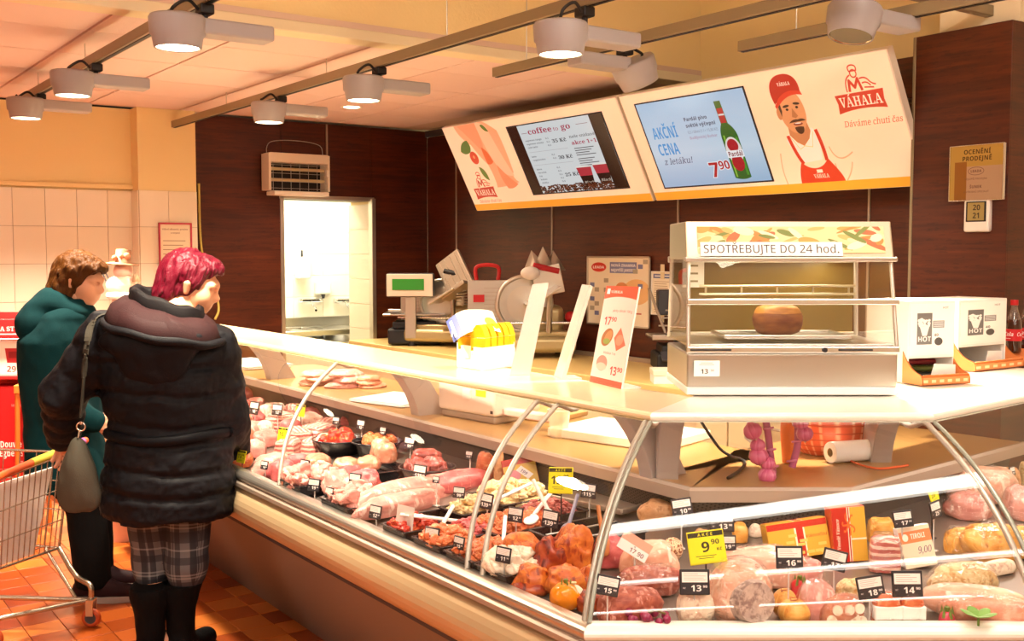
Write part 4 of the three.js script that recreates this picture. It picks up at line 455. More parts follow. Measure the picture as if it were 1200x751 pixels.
  obj('price_ticket', box(0.075, 0.046, 0.002, -W / 2 + 0.058, 0.082, 0.002), print(canvas(192, 128, (g, w, h) => { g.fillStyle = '#fbfbf7'; g.fillRect(0, 0, w, h); g.fillStyle = '#aaa'; g.fillRect(50, 16, 90, 5); g.fillRect(40, 30, 110, 5); g.fillStyle = '#333'; g.font = 'bold 52px sans-serif'; g.fillText('13', 50, 106); g.font = '24px sans-serif'; g.fillText('90', 124, 88); })), t);
  const inner = rectLight(new THREE.Color(1, 0.9, 0.65), 14, W - 0.1, 0.06, V(o.x, BT + 0.39, o.z).addScaledVector(AHEAD, 0.2), V(o.x, BT, o.z).addScaledVector(AHEAD, 0.2)); obj('warming_lamp', box(W - 0.1, 0.006, 0.05, 0, 0.397, -0.2), emit(0xffe2a0, 2), t);
  const place = (x, y, z) => V(x, y, z).applyAxisAngle(V(0, 1, 0), FACE).add(t.position);
  const tr = thing('serving_tray', 'shallow steel tray with the loaf inside the warming cabinet', 'tray', place(0.0, 0.152, -0.17), FACE); obj('tray_base', rbox(0.36, 0.006, 0.2, 0.003, 0, 0.012, 0), M.steel, tr); obj('rim', [rbox(0.38, 0.01, 0.012, 0.003, 0, 0.017, 0.1), rbox(0.38, 0.01, 0.012, 0.003, 0, 0.017, -0.1), rbox(0.012, 0.01, 0.2, 0.003, 0.185, 0.017, 0), rbox(0.012, 0.01, 0.2, 0.003, -0.185, 0.017, 0)], M.steel, tr);
  const lf = new THREE.SphereGeometry(0.5, 40, 28), p = lf.attributes.position; for (let i = 0; i < p.count; i++) { const v = V().fromBufferAttribute(p, i), m = Math.max(Math.abs(v.x), Math.abs(v.y), Math.abs(v.z)); v.multiplyScalar((0.72 + 0.28 * 0.5 / m * 0.9)); v.multiplyScalar(1 + 0.03 * nz(v.x * 6, v.y * 6, v.z * 6)); p.setXYZ(i, v.x * 0.155, v.y * 0.105 + 0.045, v.z * 0.13); } lf.computeVertexNormals();
  const loafTex = texture(128, (u, v) => { const k = fbm(u, v, 12, 12, 5); return mix3(hex(0x5a2410), hex(0xa8702c), v > 0.62 ? 0.4 + k * 0.9 : k * 0.7); }); const loaf = thing('meat_loaf', 'brown baked meat loaf with a crumbly golden top in the cabinet', 'meat loaf', place(-0.005, 0.168, -0.17), FACE + 0.1); obj('loaf', lf, print(loafTex, 0.6, { bumpMap: loafTex, bumpScale: 0.004 }), loaf);
  const pt = thing('paper_notice', 'cream paper notice taped inside the upper cabinet glass', 'notice', place(-0.23, 0.355, -D + 0.03), FACE); obj('sheet', box(0.07, 0.1, 0.002), M.card, pt); obj('text_lines', [0, 1, 2].map((i) => box(0.03, 0.006, 0.001, 0, 0.02 - i * 0.025, 0.0015)), M.rail, pt); }
// bread-stick boxes
const hotPrint = canvas(320, 384, (g, w, h) => { g.fillStyle = '#fdfbf4'; g.fillRect(0, 0, w, h); g.fillStyle = '#6a6866'; g.fillRect(50, 70, 110, 234); g.fillStyle = '#f4f2ee'; for (let i = 0; i < 26; i++) { g.beginPath(); g.arc(105 + rr(-42, 42), 150 + rr(-32, 28), rr(6, 14), 0, 7); g.fill(); } g.beginPath(); g.moveTo(70, 170); g.lineTo(140, 170); g.lineTo(122, 240); g.lineTo(90, 240); g.fill(); g.font = 'bold 52px sans-serif'; g.fillText('HOT', 56, 282, 98); g.fillStyle = '#8a8886'; g.fillRect(166, 128, 84, 54); g.fillStyle = '#fff'; for (let i = 0; i < 4; i++) g.fillRect(172, 136 + i * 11, 72, 3); g.fillStyle = '#4a4846'; g.font = 'bold 30px sans-serif'; g.fillText('40', 176, 246); g.beginPath(); g.arc(210, 284, 30, 0, 7); g.fill(); g.font = '22px sans-serif'; g.fillText('HOT', 236, 40); });
function hotBox(q, label, mouth) { const a = atY(q[0], q[1], BT), b = atY(q[2], q[3], BT), W = a.distanceTo(b), o = a.clone().add(b).multiplyScalar(0.5), d = b.clone().sub(a), t = thing('snack_dispenser', label, 'box', V(o.x, BT, o.z), Math.atan2(-d.z, d.x)), H = q[4], D = 0.2;
  obj('carton', [rbox(W, H - 0.08, D, 0.003, 0, 0.08 + (H - 0.08) / 2, -D / 2), rbox(0.005, 0.09, D, 0.002, -W / 2 + 0.003, 0.045, -D / 2), rbox(0.005, 0.09, D, 0.002, W / 2 - 0.003, 0.045, -D / 2), rbox(W, 0.09, 0.005, 0.002, 0, 0.045, -D), rbox(W, 0.006, D, 0.002, 0, 0.004, -D / 2)], M.card, t);
  obj('print', box(W * 0.94, (H - 0.1), 0.001, 0, 0.08 + (H - 0.08) / 2, 0.001), print(hotPrint), t);
  const wing = new THREE.Shape(); wing.moveTo(-0.02, 0); wing.lineTo(0.07, 0); wing.quadraticCurveTo(0.075, 0.03, 0.05, 0.035); wing.quadraticCurveTo(0.01, 0.045, -0.02, 0.1); wing.lineTo(-0.02, 0); const wg = (x) => new THREE.ExtrudeGeometry(wing, { depth: 0.006, bevelEnabled: false }).rotateY(-Math.PI / 2).translate(x, 0.003, 0); obj('front_lip', [wg(-W / 2 + 0.003), wg(W / 2 + 0.003), rbox(W, 0.032, 0.012, 0.005, 0, 0.019, 0.066), box(W, 0.004, 0.07, 0, 0.004, 0.03)], print(canvas(128, 64, (g, w, h) => { g.fillStyle = '#e88a4a'; g.fillRect(0, 0, w, h); g.fillStyle = '#b85a1a'; g.fillRect(0, 0, w, 16); g.fillStyle = '#f4d0a0'; for (let i = 0; i < 6; i++) g.fillRect(i * 22, 30, 12, 20); })), t);
  obj('scoop_flap', ext([[-0.05, 0], [0.05, 0], [0.05, 0.04], [-0.035, 0.045]], 0.003).translate(0.02, 0.02, 0.03), M.card, t); return t; }
hotBox([1063, 450, 1117, 447, 0.265], 'nearer white snack dispenser box printed HOT beside the warming cabinet');
hotBox([1122, 434, 1178, 428, 0.25], 'farther white snack dispenser box printed HOT beside the cola bottles');
{ const g = atY(1090, 449, BT); for (let i = 0; i < 3; i++) { const t = thing('snack_stick', ['lowest dark wrapped snack stick in the HOT dispenser mouth', 'middle dark wrapped snack stick in the HOT dispenser mouth', 'top red wrapped snack stick in the HOT dispenser mouth'][i], 'snack', V(g.x, BT + 0.016 + i * 0.021, g.z).addScaledVector(AHEAD, 0.09 + i * 0.01), FACE + 0.08 * i); obj('wrapper', cyl(0.01, 0.01, 0.14, 0, 0, 0, 0, 0, Math.PI / 2), [std(0x2a2c28, 0.3), std(0x5a6020, 0.3), std(0x8a1f28, 0.3)][i], t); obj('crimped_end', [box(0.014, 0.002, 0.02, 0.075, 0, 0), box(0.014, 0.002, 0.02, -0.075, 0, 0)], M.yellowTag, t); } }
{ const glassy = new THREE.MeshPhysicalMaterial({ color: 0x3a1408, roughness: 0.05, clearcoat: 1 }), clear = new THREE.MeshPhysicalMaterial({ color: 0xf0e6dc, roughness: 0.05, transmission: 0.9, thickness: 0 });
  const lab = print(canvas(256, 96, (g, w, h) => { g.fillStyle = '#cf1624'; g.fillRect(0, 0, w, h); g.fillStyle = '#fff'; g.font = 'italic bold 44px serif'; g.fillText('Coca-Cola', 10, 56, 112); g.fillText('Coca-Cola', 138, 56, 112); g.fillRect(20, 74, 90, 4); }));
  let i = 0; for (const [px, py] of [[1187, 414], [1203, 412], [1217, 410]]) { const p = atY(px, py, BT + 0.03).add(V(0, 0, 0)); const t = thing('cola_bottle', ['cola bottle with red cap nearest the HOT dispenser box', 'second cola bottle with red cap at the right edge', 'third cola bottle with red cap at the right edge'][i++], 'bottle', p, 1.2 + i); obj('bottle', lathe([[0.001, 0], [0.027, 0.002], [0.03, 0.012], [0.028, 0.05], [0.03, 0.1], [0.026, 0.13], [0.014, 0.155]]), glassy, t); obj('neck', lathe([[0.0255, 0.131], [0.018, 0.155], [0.0125, 0.172], [0.012, 0.188]]), clear, t); obj('label', cyl(0.0302, 0.0302, 0.045, 0, 0.072, 0), lab, t); obj('cap', cyl(0.0145, 0.0145, 0.02, 0, 0.196, 0), M.red, t); }
  const p = atY(1204, 422, BT), t = thing('bottle_tray', 'orange cardboard tray under the cola bottles', 'tray', V(p.x, BT, p.z).addScaledVector(AHEAD, 0.02), FACE - 0.9); obj('tray_base', box(0.24, 0.026, 0.14, 0, 0.014, 0), std(0xe0693a, 0.6), t); obj('front_lip', slab(V(-0.12, 0, 0.1), V(0.12, 0, 0.1), V(0.12, 0.05, 0.075), V(-0.12, 0.05, 0.075), 0.004), std(0xee8a4e, 0.6), t); }
// ---------------------------------------------------------------- on the worktop under the shelf
const onWork = (px, py) => atY(px, py, WORK);
{ const p = onWork(540, 492), t = thing('weighing_machine', 'white counter scale on the worktop under the shelf', 'scale', V(p.x + 0.14, WORK, p.z), 0.12); obj('housing', [rbox(0.26, 0.12, 0.36, 0.015, 0, 0.09, 0)], std(0xf0e2d4, 0.45), t); obj('base', rbox(0.24, 0.03, 0.34, 0.01, 0, 0.015, 0), M.aluDull, t); obj('keypad', rbox(0.2, 0.012, 0.16, 0.004, 0.02, 0.156, 0.06), std(0xd9c7c0, 0.5), t); obj('yellow_sticker', box(0.002, 0.025, 0.06, -0.131, 0.12, 0.1), M.yellowTag, t); obj('white_sticker', box(0.002, 0.04, 0.05, -0.131, 0.11, 0.01), M.white, t); obj('level_mark', box(0.002, 0.012, 0.014, -0.131, 0.05, 0.165), M.black, t); obj('side_arm', rbox(0.05, 0.03, 0.28, 0.008, -0.06, 0.05, 0.3), std(0xe3c0b4, 0.5), t); }
function sheet(px, py, w, d, turn, label, k) { const p = onWork(px, py), t = thing('paper_stack', label, 'paper', p, turn); for (let i = 0; i < k; i++) obj('paper_sheet', box(w, 0.003, d, rr(-0.01, 0.01), 0.002 + i * 0.0035, rr(-0.01, 0.01), 0, rr(-0.05, 0.05)), M.white, t); return t; }
sheet(468, 470, 0.3, 0.34, 0.3, 'white wrapping paper sheets on the worktop beside the white scale', 4);
sheet(292, 428, 0.3, 0.5, 0.1, 'far stack of white wrapping paper behind the shoppers', 6);
{ const p = onWork(735, 517), t = thing('cutting_board', 'large thick white cutting board on the worktop', 'cutting board', V(p.x + 0.05, WORK, p.z - 0.05), 0.25); obj('board', rbox(0.34, 0.035, 0.5, 0.006, 0, 0.018, 0), std(0xfaf4e2, 0.45), t); obj('edge_groove', [box(0.28, 0.001, 0.004, 0, 0.0358, 0.22), box(0.28, 0.001, 0.004, 0, 0.0358, -0.22), box(0.004, 0.001, 0.44, 0.14, 0.0358, 0), box(0.004, 0.001, 0.44, -0.14, 0.0358, 0)], std(0xe8dcc0, 0.6), t);
  const k = thing('knife', 'knife with dark handle lying on the white cutting board', 'knife', V(p.x + 0.06, WORK + 0.04, p.z + 0.14), 0.9); obj('blade', ext([[0, -0.012], [0.16, -0.004], [0.18, 0.006], [0, 0.014]], 0.0015).rotateX(-Math.PI / 2), M.steel, k); obj('handle', rbox(0.11, 0.018, 0.026, 0.007, -0.055, 0.004, 0), M.darkGrey, k); }
{ const p = onWork(655, 512), t = thing('plastic_cup', 'translucent plastic cup standing left of the cutting board', 'cup', p); obj('cup', lathe([[0.001, 0.002], [0.032, 0], [0.042, 0.1], [0.045, 0.1], [0.044, 0.104], [0.041, 0.1]]), new THREE.MeshPhysicalMaterial({ color: 0xfbeee0, roughness: 0.3, transmission: 0.6, thickness: 0 }), t); }
{ const p = onWork(612, 490), t = thing('wooden_board', 'small worn wooden board on the worktop beside the white scale', 'board', V(p.x + 0.1, WORK, p.z), 0.3); obj('board', rbox(0.26, 0.022, 0.3, 0.006, 0, 0.011, 0), tri(std(0xd0a56a, 0.6), 0.3), t); obj('crumbs', [0, 1, 2, 3].map((i) => ball(0.012, rr(-0.09, 0.09), 0.024, rr(-0.1, 0.1), 1.3, 0.5, 1)), std(0xa86a3a, 0.7), t); }
{ const c = piece('power_cable', tube([...[[818, 488], [830, 507], [845, 527], [856, 534]].map(([x, y]) => atD(x, y, 3.42)), ...[[868, 538], [873, 542], [868, 550], [853, 560]].map(([x, y]) => atY(x, y, WORK + 0.006))], 0.005, 60), M.black, 'dark power cable looping down from the shelf to the worktop', 'cable'); }
// onion braids, net bag, paper roll
const onionMat = print(texture(128, (u, v) => mix3(hex(0xb8406e), hex(0xe090ac), vn(u, v, 40, 2, 3) * 0.7 + (v > 0.8 ? 0.3 : 0))), 0.3);
const onionGeo = lathe([[0.001, -0.5], [0.2, -0.47], [0.42, -0.28], [0.5, 0], [0.42, 0.28], [0.2, 0.46], [0.08, 0.56], [0.05, 0.7], [0.001, 0.72]], 24);
function braid(px, pts, label, ol) { const d0 = onWork(915, 566).dot(AHEAD) + 0.06, top = atD(px, 492, d0).setY(BOARD), t = thing('onion_braid', label, 'braid', top); const P = pts.map(([x, y]) => atD(x, y, d0).sub(top)); obj('plait', tube([V(0, 0, 0), ...P.map((p) => p.clone().add(V(0.012, 0, 0)))], 0.011, 30, 7), std(0xb0587c, 0.7), t); obj('straw_ties', P.map((p, i) => new THREE.TorusGeometry(0.014, 0.004, 6, 12).rotateX(1.3).translate(p.x + 0.012, p.y + 0.02, p.z)), std(0xc87898, 0.8), t);
  ol.forEach(([x, y, r, k]) => { const p = atD(x, y, d0 - 0.02), o = thing('red_onion', k, 'onion', p, rr(0, 6)); o.rotation.z = rr(-0.5, 0.5); const g = onionGeo.clone(); g.scale(r * 2, r * 1.8, r * 2); obj('bulb', g, onionMat, o); obj('root', cyl(0.004, 0.002, 0.008, 0, -r * 0.92, 0), std(0xc8a890, 0.8), o); }); }
braid(893, [[897, 510], [900, 535], [903, 555]], 'left braid of red onions hanging from the shelf', [[882, 505, 0.029, 'top red onion of the left braid'], [888, 522, 0.024, 'second red onion of the left braid'], [889, 534, 0.03, 'big third red onion of the left braid'], [900, 543, 0.023, 'small red onion low on the left braid'], [899, 557, 0.028, 'lowest red onion of the left braid']]);
braid(934, [[932, 505], [931, 525], [925, 548]], 'right braid of red onions hanging before the orange net bag', [[938, 494, 0.026, 'top red onion of the right braid'], [943, 508, 0.026, 'lower red onion of the right braid']]);
{ const p = onWork(985, 540), t = thing('net_bag', 'orange net bag of carrots standing behind the onion braids', 'net bag', V(p.x, WORK, p.z).addScaledVector(AHEAD, 0.12), FACE); const g = new THREE.SphereGeometry(0.5, 40, 26), q = g.attributes.position; for (let i = 0; i < q.count; i++) { let x = q.getX(i), y = q.getY(i), z = q.getZ(i); const m = 1 + 0.06 * nz(x * 5, y * 5, z * 5); x = Math.sign(x) * Math.abs(x * 2) ** 0.7 / 2; q.setXYZ(i, x * 0.27 * m, Math.max(y, -0.42) * 0.26 * m + 0.11, z * 0.16 * m); } g.computeVertexNormals();
  obj('bag', g, print(canvas(256, 256, (g2, w, h) => { g2.fillStyle = '#e2603a'; g2.fillRect(0, 0, w, h); g2.strokeStyle = '#f4b08a'; g2.lineWidth = 3; for (let i = 0; i < 22; i++) { g2.beginPath(); g2.moveTo(i * 12, 0); g2.lineTo(i * 12 + 8, h); g2.stroke(); } g2.strokeStyle = '#c84a2a'; for (let i = 0; i < 16; i++) { g2.beginPath(); g2.moveTo(0, i * 16); g2.lineTo(w, i * 16 + 6); g2.stroke(); } }), 0.5), t); obj('tied_end', cyl(0.02, 0.04, 0.05, 0.12, 0.1, 0, 0, 0, -1.2), M.orange, t);
  const c = onWork(929, 548), o = thing('orange_carrot', 'orange carrot-coloured sleeve standing left of the net bag', 'sleeve', V(c.x, WORK, c.z).addScaledVector(AHEAD, 0.06)); obj('sleeve', lathe([[0.001, 0], [0.018, 0.005], [0.026, 0.1], [0.024, 0.22], [0.001, 0.235]]), M.orange, o); obj('seam', box(0.003, 0.2, 0.003, 0.026, 0.11, 0), std(0xc85a20, 0.5), o); }
{ const p = onWork(1005, 540), t = thing('paper_roll', 'white paper roll lying on the worktop beside the net bag', 'paper roll', V(p.x, WORK + 0.035, p.z), FACE + 0.35); obj('paper', lathe([[0.014, -0.11], [0.034, -0.11], [0.035, -0.108], [0.035, 0.108], [0.034, 0.11], [0.014, 0.11]], 36).rotateZ(Math.PI / 2), M.white, t); obj('core', lathe([[0.0125, -0.11], [0.0145, -0.11], [0.0145, 0.11], [0.0125, 0.11], [0.0125, -0.11]]).rotateZ(Math.PI / 2), std(0xb89a6a, 0.8), t);
  piece('orange_string', tube([[988, 535], [1004, 543], [1028, 549], [1052, 547], [1064, 545]].map(([x, y]) => atY(x, y, WORK + 0.006)), 0.004, 40), std(0xd8602a, 0.6), 'orange cord lying along the worktop edge by the bracket', 'cord'); }
// ---------------------------------------------------------------- food in the case
const meat = (a, b, c, fx = 5, fy = 9, s = 1) => texture(128, (u, v) => { const k = fbm(u, v, fx, fy, s), f = fbm(u, v, fy, fx, s + 9); return mix3(mix3(hex(a), hex(b), k * 1.7 - 0.35), hex(c), (f - 0.56) * 5); });
const fm = (map, r = 0.42, s = 0.1, bs = 0.003) => tri(print(map, r, { bumpMap: map, bumpScale: bs }), s);
const F = {
  smoked: fm(meat(0xb8521c, 0xd98030, 0x8a2c12, 4, 8, 2), 0.38), roast: fm(meat(0x8a2416, 0xb8541e, 0x5a120e, 4, 9, 3), 0.36), raw: fm(meat(0xb04248, 0xcc6c68, 0xe4b4a8, 4, 7, 4), 0.4), pork: fm(meat(0xc4766e, 0xd99a8c, 0xeccabc, 3, 9, 5), 0.4), chicken: fm(meat(0xcc7a60, 0xdc9474, 0xeab89c, 3, 6, 6), 0.35), dark: fm(meat(0x6a2420, 0xa04a44, 0xc87a70, 3, 6, 7), 0.35),
  bacon: fm(texture(128, (u, v) => { const k = (v * 6 + 0.35 * fbm(u, v, 6, 4, 8)) % 1; return mix3(hex(0xb04a46), hex(0xe6c2b0), k > 0.55 ? 1 : fbm(u, v, 9, 9, 3) * 0.5); }), 0.4, 0.11), fat: fm(meat(0xdcb8a4, 0xe8cebe, 0xd09080, 4, 8, 9), 0.45), ham: fm(meat(0xd99a80, 0xe8b89c, 0xf4dcc8, 4, 5, 10), 0.35), tan: fm(meat(0xc08a5c, 0xdcae80, 0xa87040, 4, 6, 11), 0.5), loin: fm(meat(0x8a3a2c, 0xb4604a, 0xd09080, 8, 12, 12), 0.5),
  pale: fm(meat(0xe6d2b8, 0xf2e4d0, 0xd0a890, 7, 7, 13), 0.4), gold: fm(meat(0xd08a34, 0xe8b464, 0xb0641c, 4, 6, 14), 0.4), saus: fm(meat(0xb86848, 0xd08c68, 0x9c4c34, 6, 20, 15), 0.3), salad: fm(meat(0xcc5628, 0xde7c48, 0xeab080, 8, 8, 16), 0.35), red: fm(meat(0xa81c1c, 0xd8442c, 0xe88a3c, 8, 8, 17), 0.3), cream: fm(meat(0xd4b680, 0xe4d0a4, 0xc08c50, 8, 8, 18), 0.4), speck: fm(texture(128, (u, v) => fbm(u, v, 22, 22, 5) > 0.58 ? hex(0x9c5a3a) : hex(0xe8c49c)), 0.45, 0.08),
};
function blob(w, h, d, s, rough = 0.16, flat = 0.3, sq = 1) {
  const g = new THREE.SphereGeometry(0.5, 30, 20), p = g.attributes.position;
  for (let i = 0; i < p.count; i++) { let x = p.getX(i) * 2, y = p.getY(i) * 2, z = p.getZ(i) * 2; const m = 1 + rough * (nz(x * 1.3 + s * 3.1, y * 1.3 + s, z * 1.3 - s) * 1.6 + 0.5 * nz(x * 3.4 + s, y * 3.4, z * 3.4 + s * 2) + 0.2 * nz(x * 8, y * 8 + s, z * 8)); const q = (v) => Math.sign(v) * Math.abs(v) ** sq; x = q(x) * m; y = q(y) * m; z = q(z) * m; if (y < -1 + flat * 2) y = -1 + flat * 2; p.setXYZ(i, x * w / 2, (y + 1 - flat * 2) * h / (2 - flat * 2), z * d / 2); }
  const k = g.clone(); k.deleteAttribute('normal'); k.deleteAttribute('uv'); const m = mergeVertices(k, 1e-5); m.computeVertexNormals(); return m;
}
const clampIn = (p, need) => { const s = inset(p); if (s < need) p.addScaledVector(runDir(p), need - s); p.y = deckY(p); return p; };
let fs = 1;
const pxm = (p) => depthOf(p) / FOCAL;
function food(name, label, cat, px, py, wpx, hpx, mat, o = {}) {   // px,py: middle of its foot
  const p = onDeck(px, py, o.up || 0), k = pxm(p), w = wpx * k, h = hpx * k * 0.92, d = o.d ? o.d * k : w * rr(0.75, 0.95); clampIn(p, o.turn !== undefined && o.turn < 0.2 && o.turn > 0 ? 0.5 * w + 0.03 : Math.min(0.5 * d, 0.06) + 0.035); p.y += o.up || 0;
  const t = thing(name, label, cat, p, o.turn ?? FACE + rr(-0.3, 0.3), o.group); if (o.roll) t.rotation.z = o.roll;
  const g = o.geo ? o.geo(w, h, d) : blob(w, h, d, fs++, o.rough ?? 0.16, o.flat ?? 0.25, o.sq ?? 0.9);
  obj(o.part || 'body', g, F[mat] || mat, t); if (o.extra) o.extra(t, w, h, d);
  if (o.wrap) { const b = blob(w * 1.06, h * 1.05, d * 1.06, fs++, (o.rough ?? 0.16) * 0.8, o.flat ?? 0.25, o.sq ?? 0.9); obj('plastic_wrap', b, M.film, t); const c = []; for (let i = 0; i < 5; i++) c.push(box(w * 0.3, 0.0015, 0.006, rr(-w / 4, w / 4), h * rr(0.5, 0.9), d * 0.49, rr(-0.6, 0.6), 0, rr(-1, 1))); }
  return t;
}
const stem = (t, w, h) => obj('stem', [cyl(0.006, 0.004, 0.02, 0, h * 0.97, 0), ...[0, 1, 2, 3, 4].map((i) => mv(new THREE.ConeGeometry(0.006, 0.028, 5), 0, h * 0.96, 0, 0, i * 1.25, 0).translate(Math.cos(i * 1.25) * 0.012, 0, Math.sin(i * 1.25) * 0.012))], std(0x6a7a2a, 0.6), t);
// near pile of smoked meat
food('smoked_meat', 'large smooth smoked pork block at the back left of the near pile', 'smoked meat', 612, 668, 48, 48, 'smoked', { d: 40, rough: 0.08, sq: 0.75 });
food('smoked_meat', 'dark red roasted chunk in the middle of the near pile', 'smoked meat', 645, 676, 46, 50, 'roast', { rough: 0.26 });
food('smoked_meat', 'tall ridged smoked knuckle at the top right of the near pile', 'smoked meat', 672, 672, 52, 58, 'smoked', { rough: 0.3, d: 40 });
food('smoked_meat', 'smoked piece with netting lines in front of the large block', 'smoked meat', 623, 692, 42, 34, 'smoked', { rough: 0.2 });
food('smoked_meat', 'orange brown smoked chunk behind the white onion', 'smoked meat', 661, 694, 46, 34, 'smoked', { rough: 0.22 });
food('smoked_meat', 'small smoked piece at the right end of the near pile', 'smoked meat', 691, 690, 28, 30, 'smoked', { rough: 0.2 });
food('smoked_meat', 'thin smoked strip lying left of the orange tomato', 'smoked meat', 606, 700, 44, 18, 'roast', { d: 30 });
food('smoked_meat', 'deep red smoked piece behind the right knuckle', 'smoked meat', 690, 714, 30, 24, 'roast', { d: 30 });
food('tomato', 'large orange tomato at the front of the near smoked meat pile', 'tomato', 648, 718, 38, 34, std(0xf08a12, 0.18), { d: 36, rough: 0.05, sq: 1, flat: 0.08, extra: stem });
food('garlic_bulb', 'white onion with a paper label beside the orange tomato', 'onion', 672, 712, 27, 30, std(0xf2e2c4, 0.35), { rough: 0.05, sq: 1, flat: 0.08, extra: (t, w, h) => { obj('root_end', cyl(0.008, 0.004, 0.012, 0, h, 0), std(0xd8c090, 0.8), t); obj('paper_label', box(w * 0.3, h * 0.4, 0.001, 0, h * 0.4, w * 0.42), M.white, t); } });
// black trays
const trayGeoFor = (a, b, h) => { const w = 0.005, f = 0.012; return { base: rbox(a, 0.005, b, 0.002, 0, 0.003, 0), wall: [rbox(w, h, b, 0.002, -a / 2, h / 2, 0), rbox(w, h, b, 0.002, a / 2, h / 2, 0), rbox(a, h, w, 0.002, 0, h / 2, -b / 2), rbox(a, h, w, 0.002, 0, h / 2, b / 2)], rim: [rbox(f, 0.004, b + f, 0.0015, -a / 2 - 0.003, h, 0), rbox(f, 0.004, b + f, 0.0015, a / 2 + 0.003, h, 0), rbox(a + f, 0.004, f, 0.0015, 0, h, -b / 2 - 0.003), rbox(a + f, 0.004, f, 0.0015, 0, h, b / 2 + 0.003)] }; };
const trayBlack = std(0x1d1a1d, 0.25), trayClear = new THREE.MeshPhysicalMaterial({ color: 0xf2e8e4, roughness: 0.2, transmission: 0.5, thickness: 0 });
function tray(px, py, a, b, label, fill, flabel, fcat, o = {}) {
  const H = o.h ?? 0.036, p = clampIn(onDeck(px, py, H), a / 2 + 0.03), t = thing('food_tray', label, 'tray', p.clone().add(V(0, 0.001, 0)), o.turn ?? -Math.atan2(runDir(p).z, runDir(p).x)), q = trayGeoFor(a, b, H), m = o.mat || trayBlack;
  obj('base', q.base, m, t); obj('side_walls', q.wall, m, t); obj('rim', q.rim, m, t);
  if (fill) { const list = [], n = o.n ?? 46, sz = o.size ?? 0.03; list.push(mv(blob(a * 0.98, H * 1.0, b * 0.98, fs++, 0.12, 0.3, 0.5), 0, 0.004, 0)); for (let i = 0; i < n; i++) { const r = sz * rr(0.7, 1.2), x = rr(-0.42, 0.42) * a, z = rr(-0.42, 0.42) * b; list.push(mv(blob(r, r * rr(0.5, 0.8), r * rr(0.7, 1.2), fs++ % 40, 0.3, 0.1, 0.8), x, H * 0.72 + 0.022 * (1 - (2 * x / a) ** 2) * (1 - (2 * z / b) ** 2) * (o.heap ?? 1), z, rr(-0.4, 0.4), rr(0, 6), rr(-0.4, 0.4))); }
    const f = obj('food_filling', list, F[fill]); f.position.copy(t.position).add(V(0, 0.003, 0)); f.rotation.y = t.rotation.y; tag(f, flabel, fcat); f.userData.kind = 'stuff'; }
  return t;
}
tray(466, 620, 0.13, 0.13, 'small black tray of red pepper mix by the front rail', 'red', 'red pepper and meat mix in the small front tray', 'salad', { size: 0.028 });
tray(500, 638, 0.14, 0.14, 'black front tray of pale orange meat spread', 'salad', 'pale orange meat mix in the front tray', 'salad', { size: 0.032 });
tray(556, 650, 0.17, 0.14, 'long black front tray of orange marinated cubes', 'salad', 'orange marinated meat cubes behind the glass joint', 'meat cubes', { size: 0.03 });
tray(572, 672, 0.13, 0.13, 'black front tray of white curd beside the smoked pile', 'pale', 'white curd cheese heap in the black front tray', 'cheese', { n: 16, size: 0.05 });
tray(553, 620, 0.16, 0.14, 'black middle tray of pinkish red shreds', 'raw', 'pinkish red shredded meat in the middle tray', 'meat', { size: 0.024 });
tray(516, 604, 0.18, 0.13, 'nearly empty black tray under the white tongs', null);
tray(560, 594, 0.2, 0.13, 'black middle tray of creamy salad at the glass joint', 'cream', 'creamy salad in the tray at the glass joint', 'salad', { size: 0.03 });
tray(602, 580, 0.22, 0.2, 'wide black rear tray heaped with creamy salad', 'cream', 'heaped creamy tan salad in the wide rear tray', 'salad', { size: 0.035, heap: 1.6 });
tray(606, 614, 0.24, 0.15, 'black middle tray of orange strips beside the tongs', 'salad', 'orange strips in the tray beside the smoked pile', 'salad', { size: 0.035 });
tray(640, 598, 0.2, 0.15, 'black tray of grey brown spread under the yellow 12 90 card', 'dark', 'grey brown spread under the yellow 12 90 card', 'spread', { size: 0.025 });
tray(688, 622, 0.26, 0.2, 'large empty black tray with steel dividers by the corner glass', null, 0, 0, { h: 0.06 });
tray(352, 566, 0.2, 0.16, 'black front tray of pink chops by the far front rail', 'pork', 'pink chops in the far front tray', 'meat', { size: 0.06, n: 18 });
tray(398, 590, 0.14, 0.2, 'black front tray of ribs beside the red pepper tray', 'pork', 'pale ribs in the front tray', 'meat', { size: 0.06, n: 16 });
tray(430, 548, 0.26, 0.24, 'large black tray of chicken fillets in the middle of the case', null);
{ const dv = thing('tray_divider', 'steel dividing bars across the large empty black tray', 'divider', onDeck(690, 622, 0.06).add(V(0, 0.062, 0))); obj('bar', [rod(V(-0.13, 0, 0.05), V(0.13, 0, 0.05), 0.003), rod(V(-0.13, 0, -0.03), V(0.13, 0, -0.03), 0.003)], M.steel, dv); }
{ const p = onDeck(716, 588), t = thing('steel_tray', 'flat grey steel tray at the back near the corner glass', 'tray', p, 0.2); obj('plate', rbox(0.28, 0.012, 0.3, 0.005, 0, 0.012, 0), M.aluDull, t); obj('lip', [rbox(0.28, 0.012, 0.008, 0.003, 0, 0.02, 0.15), rbox(0.008, 0.012, 0.3, 0.003, -0.14, 0.02, 0)], M.aluDull, t); }
// chicken fillets
for (const [x, y, w, h, l] of [[405, 552, 30, 18, 'left'], [432, 549, 28, 17, 'middle'], [452, 541, 26, 26, 'right, tallest'], [446, 532, 24, 20, 'rear']]) food('chicken_fillet', `${l} pale pink chicken fillet in the large black tray`, 'chicken', x, y, w, h, 'chicken', { up: 0.03 });
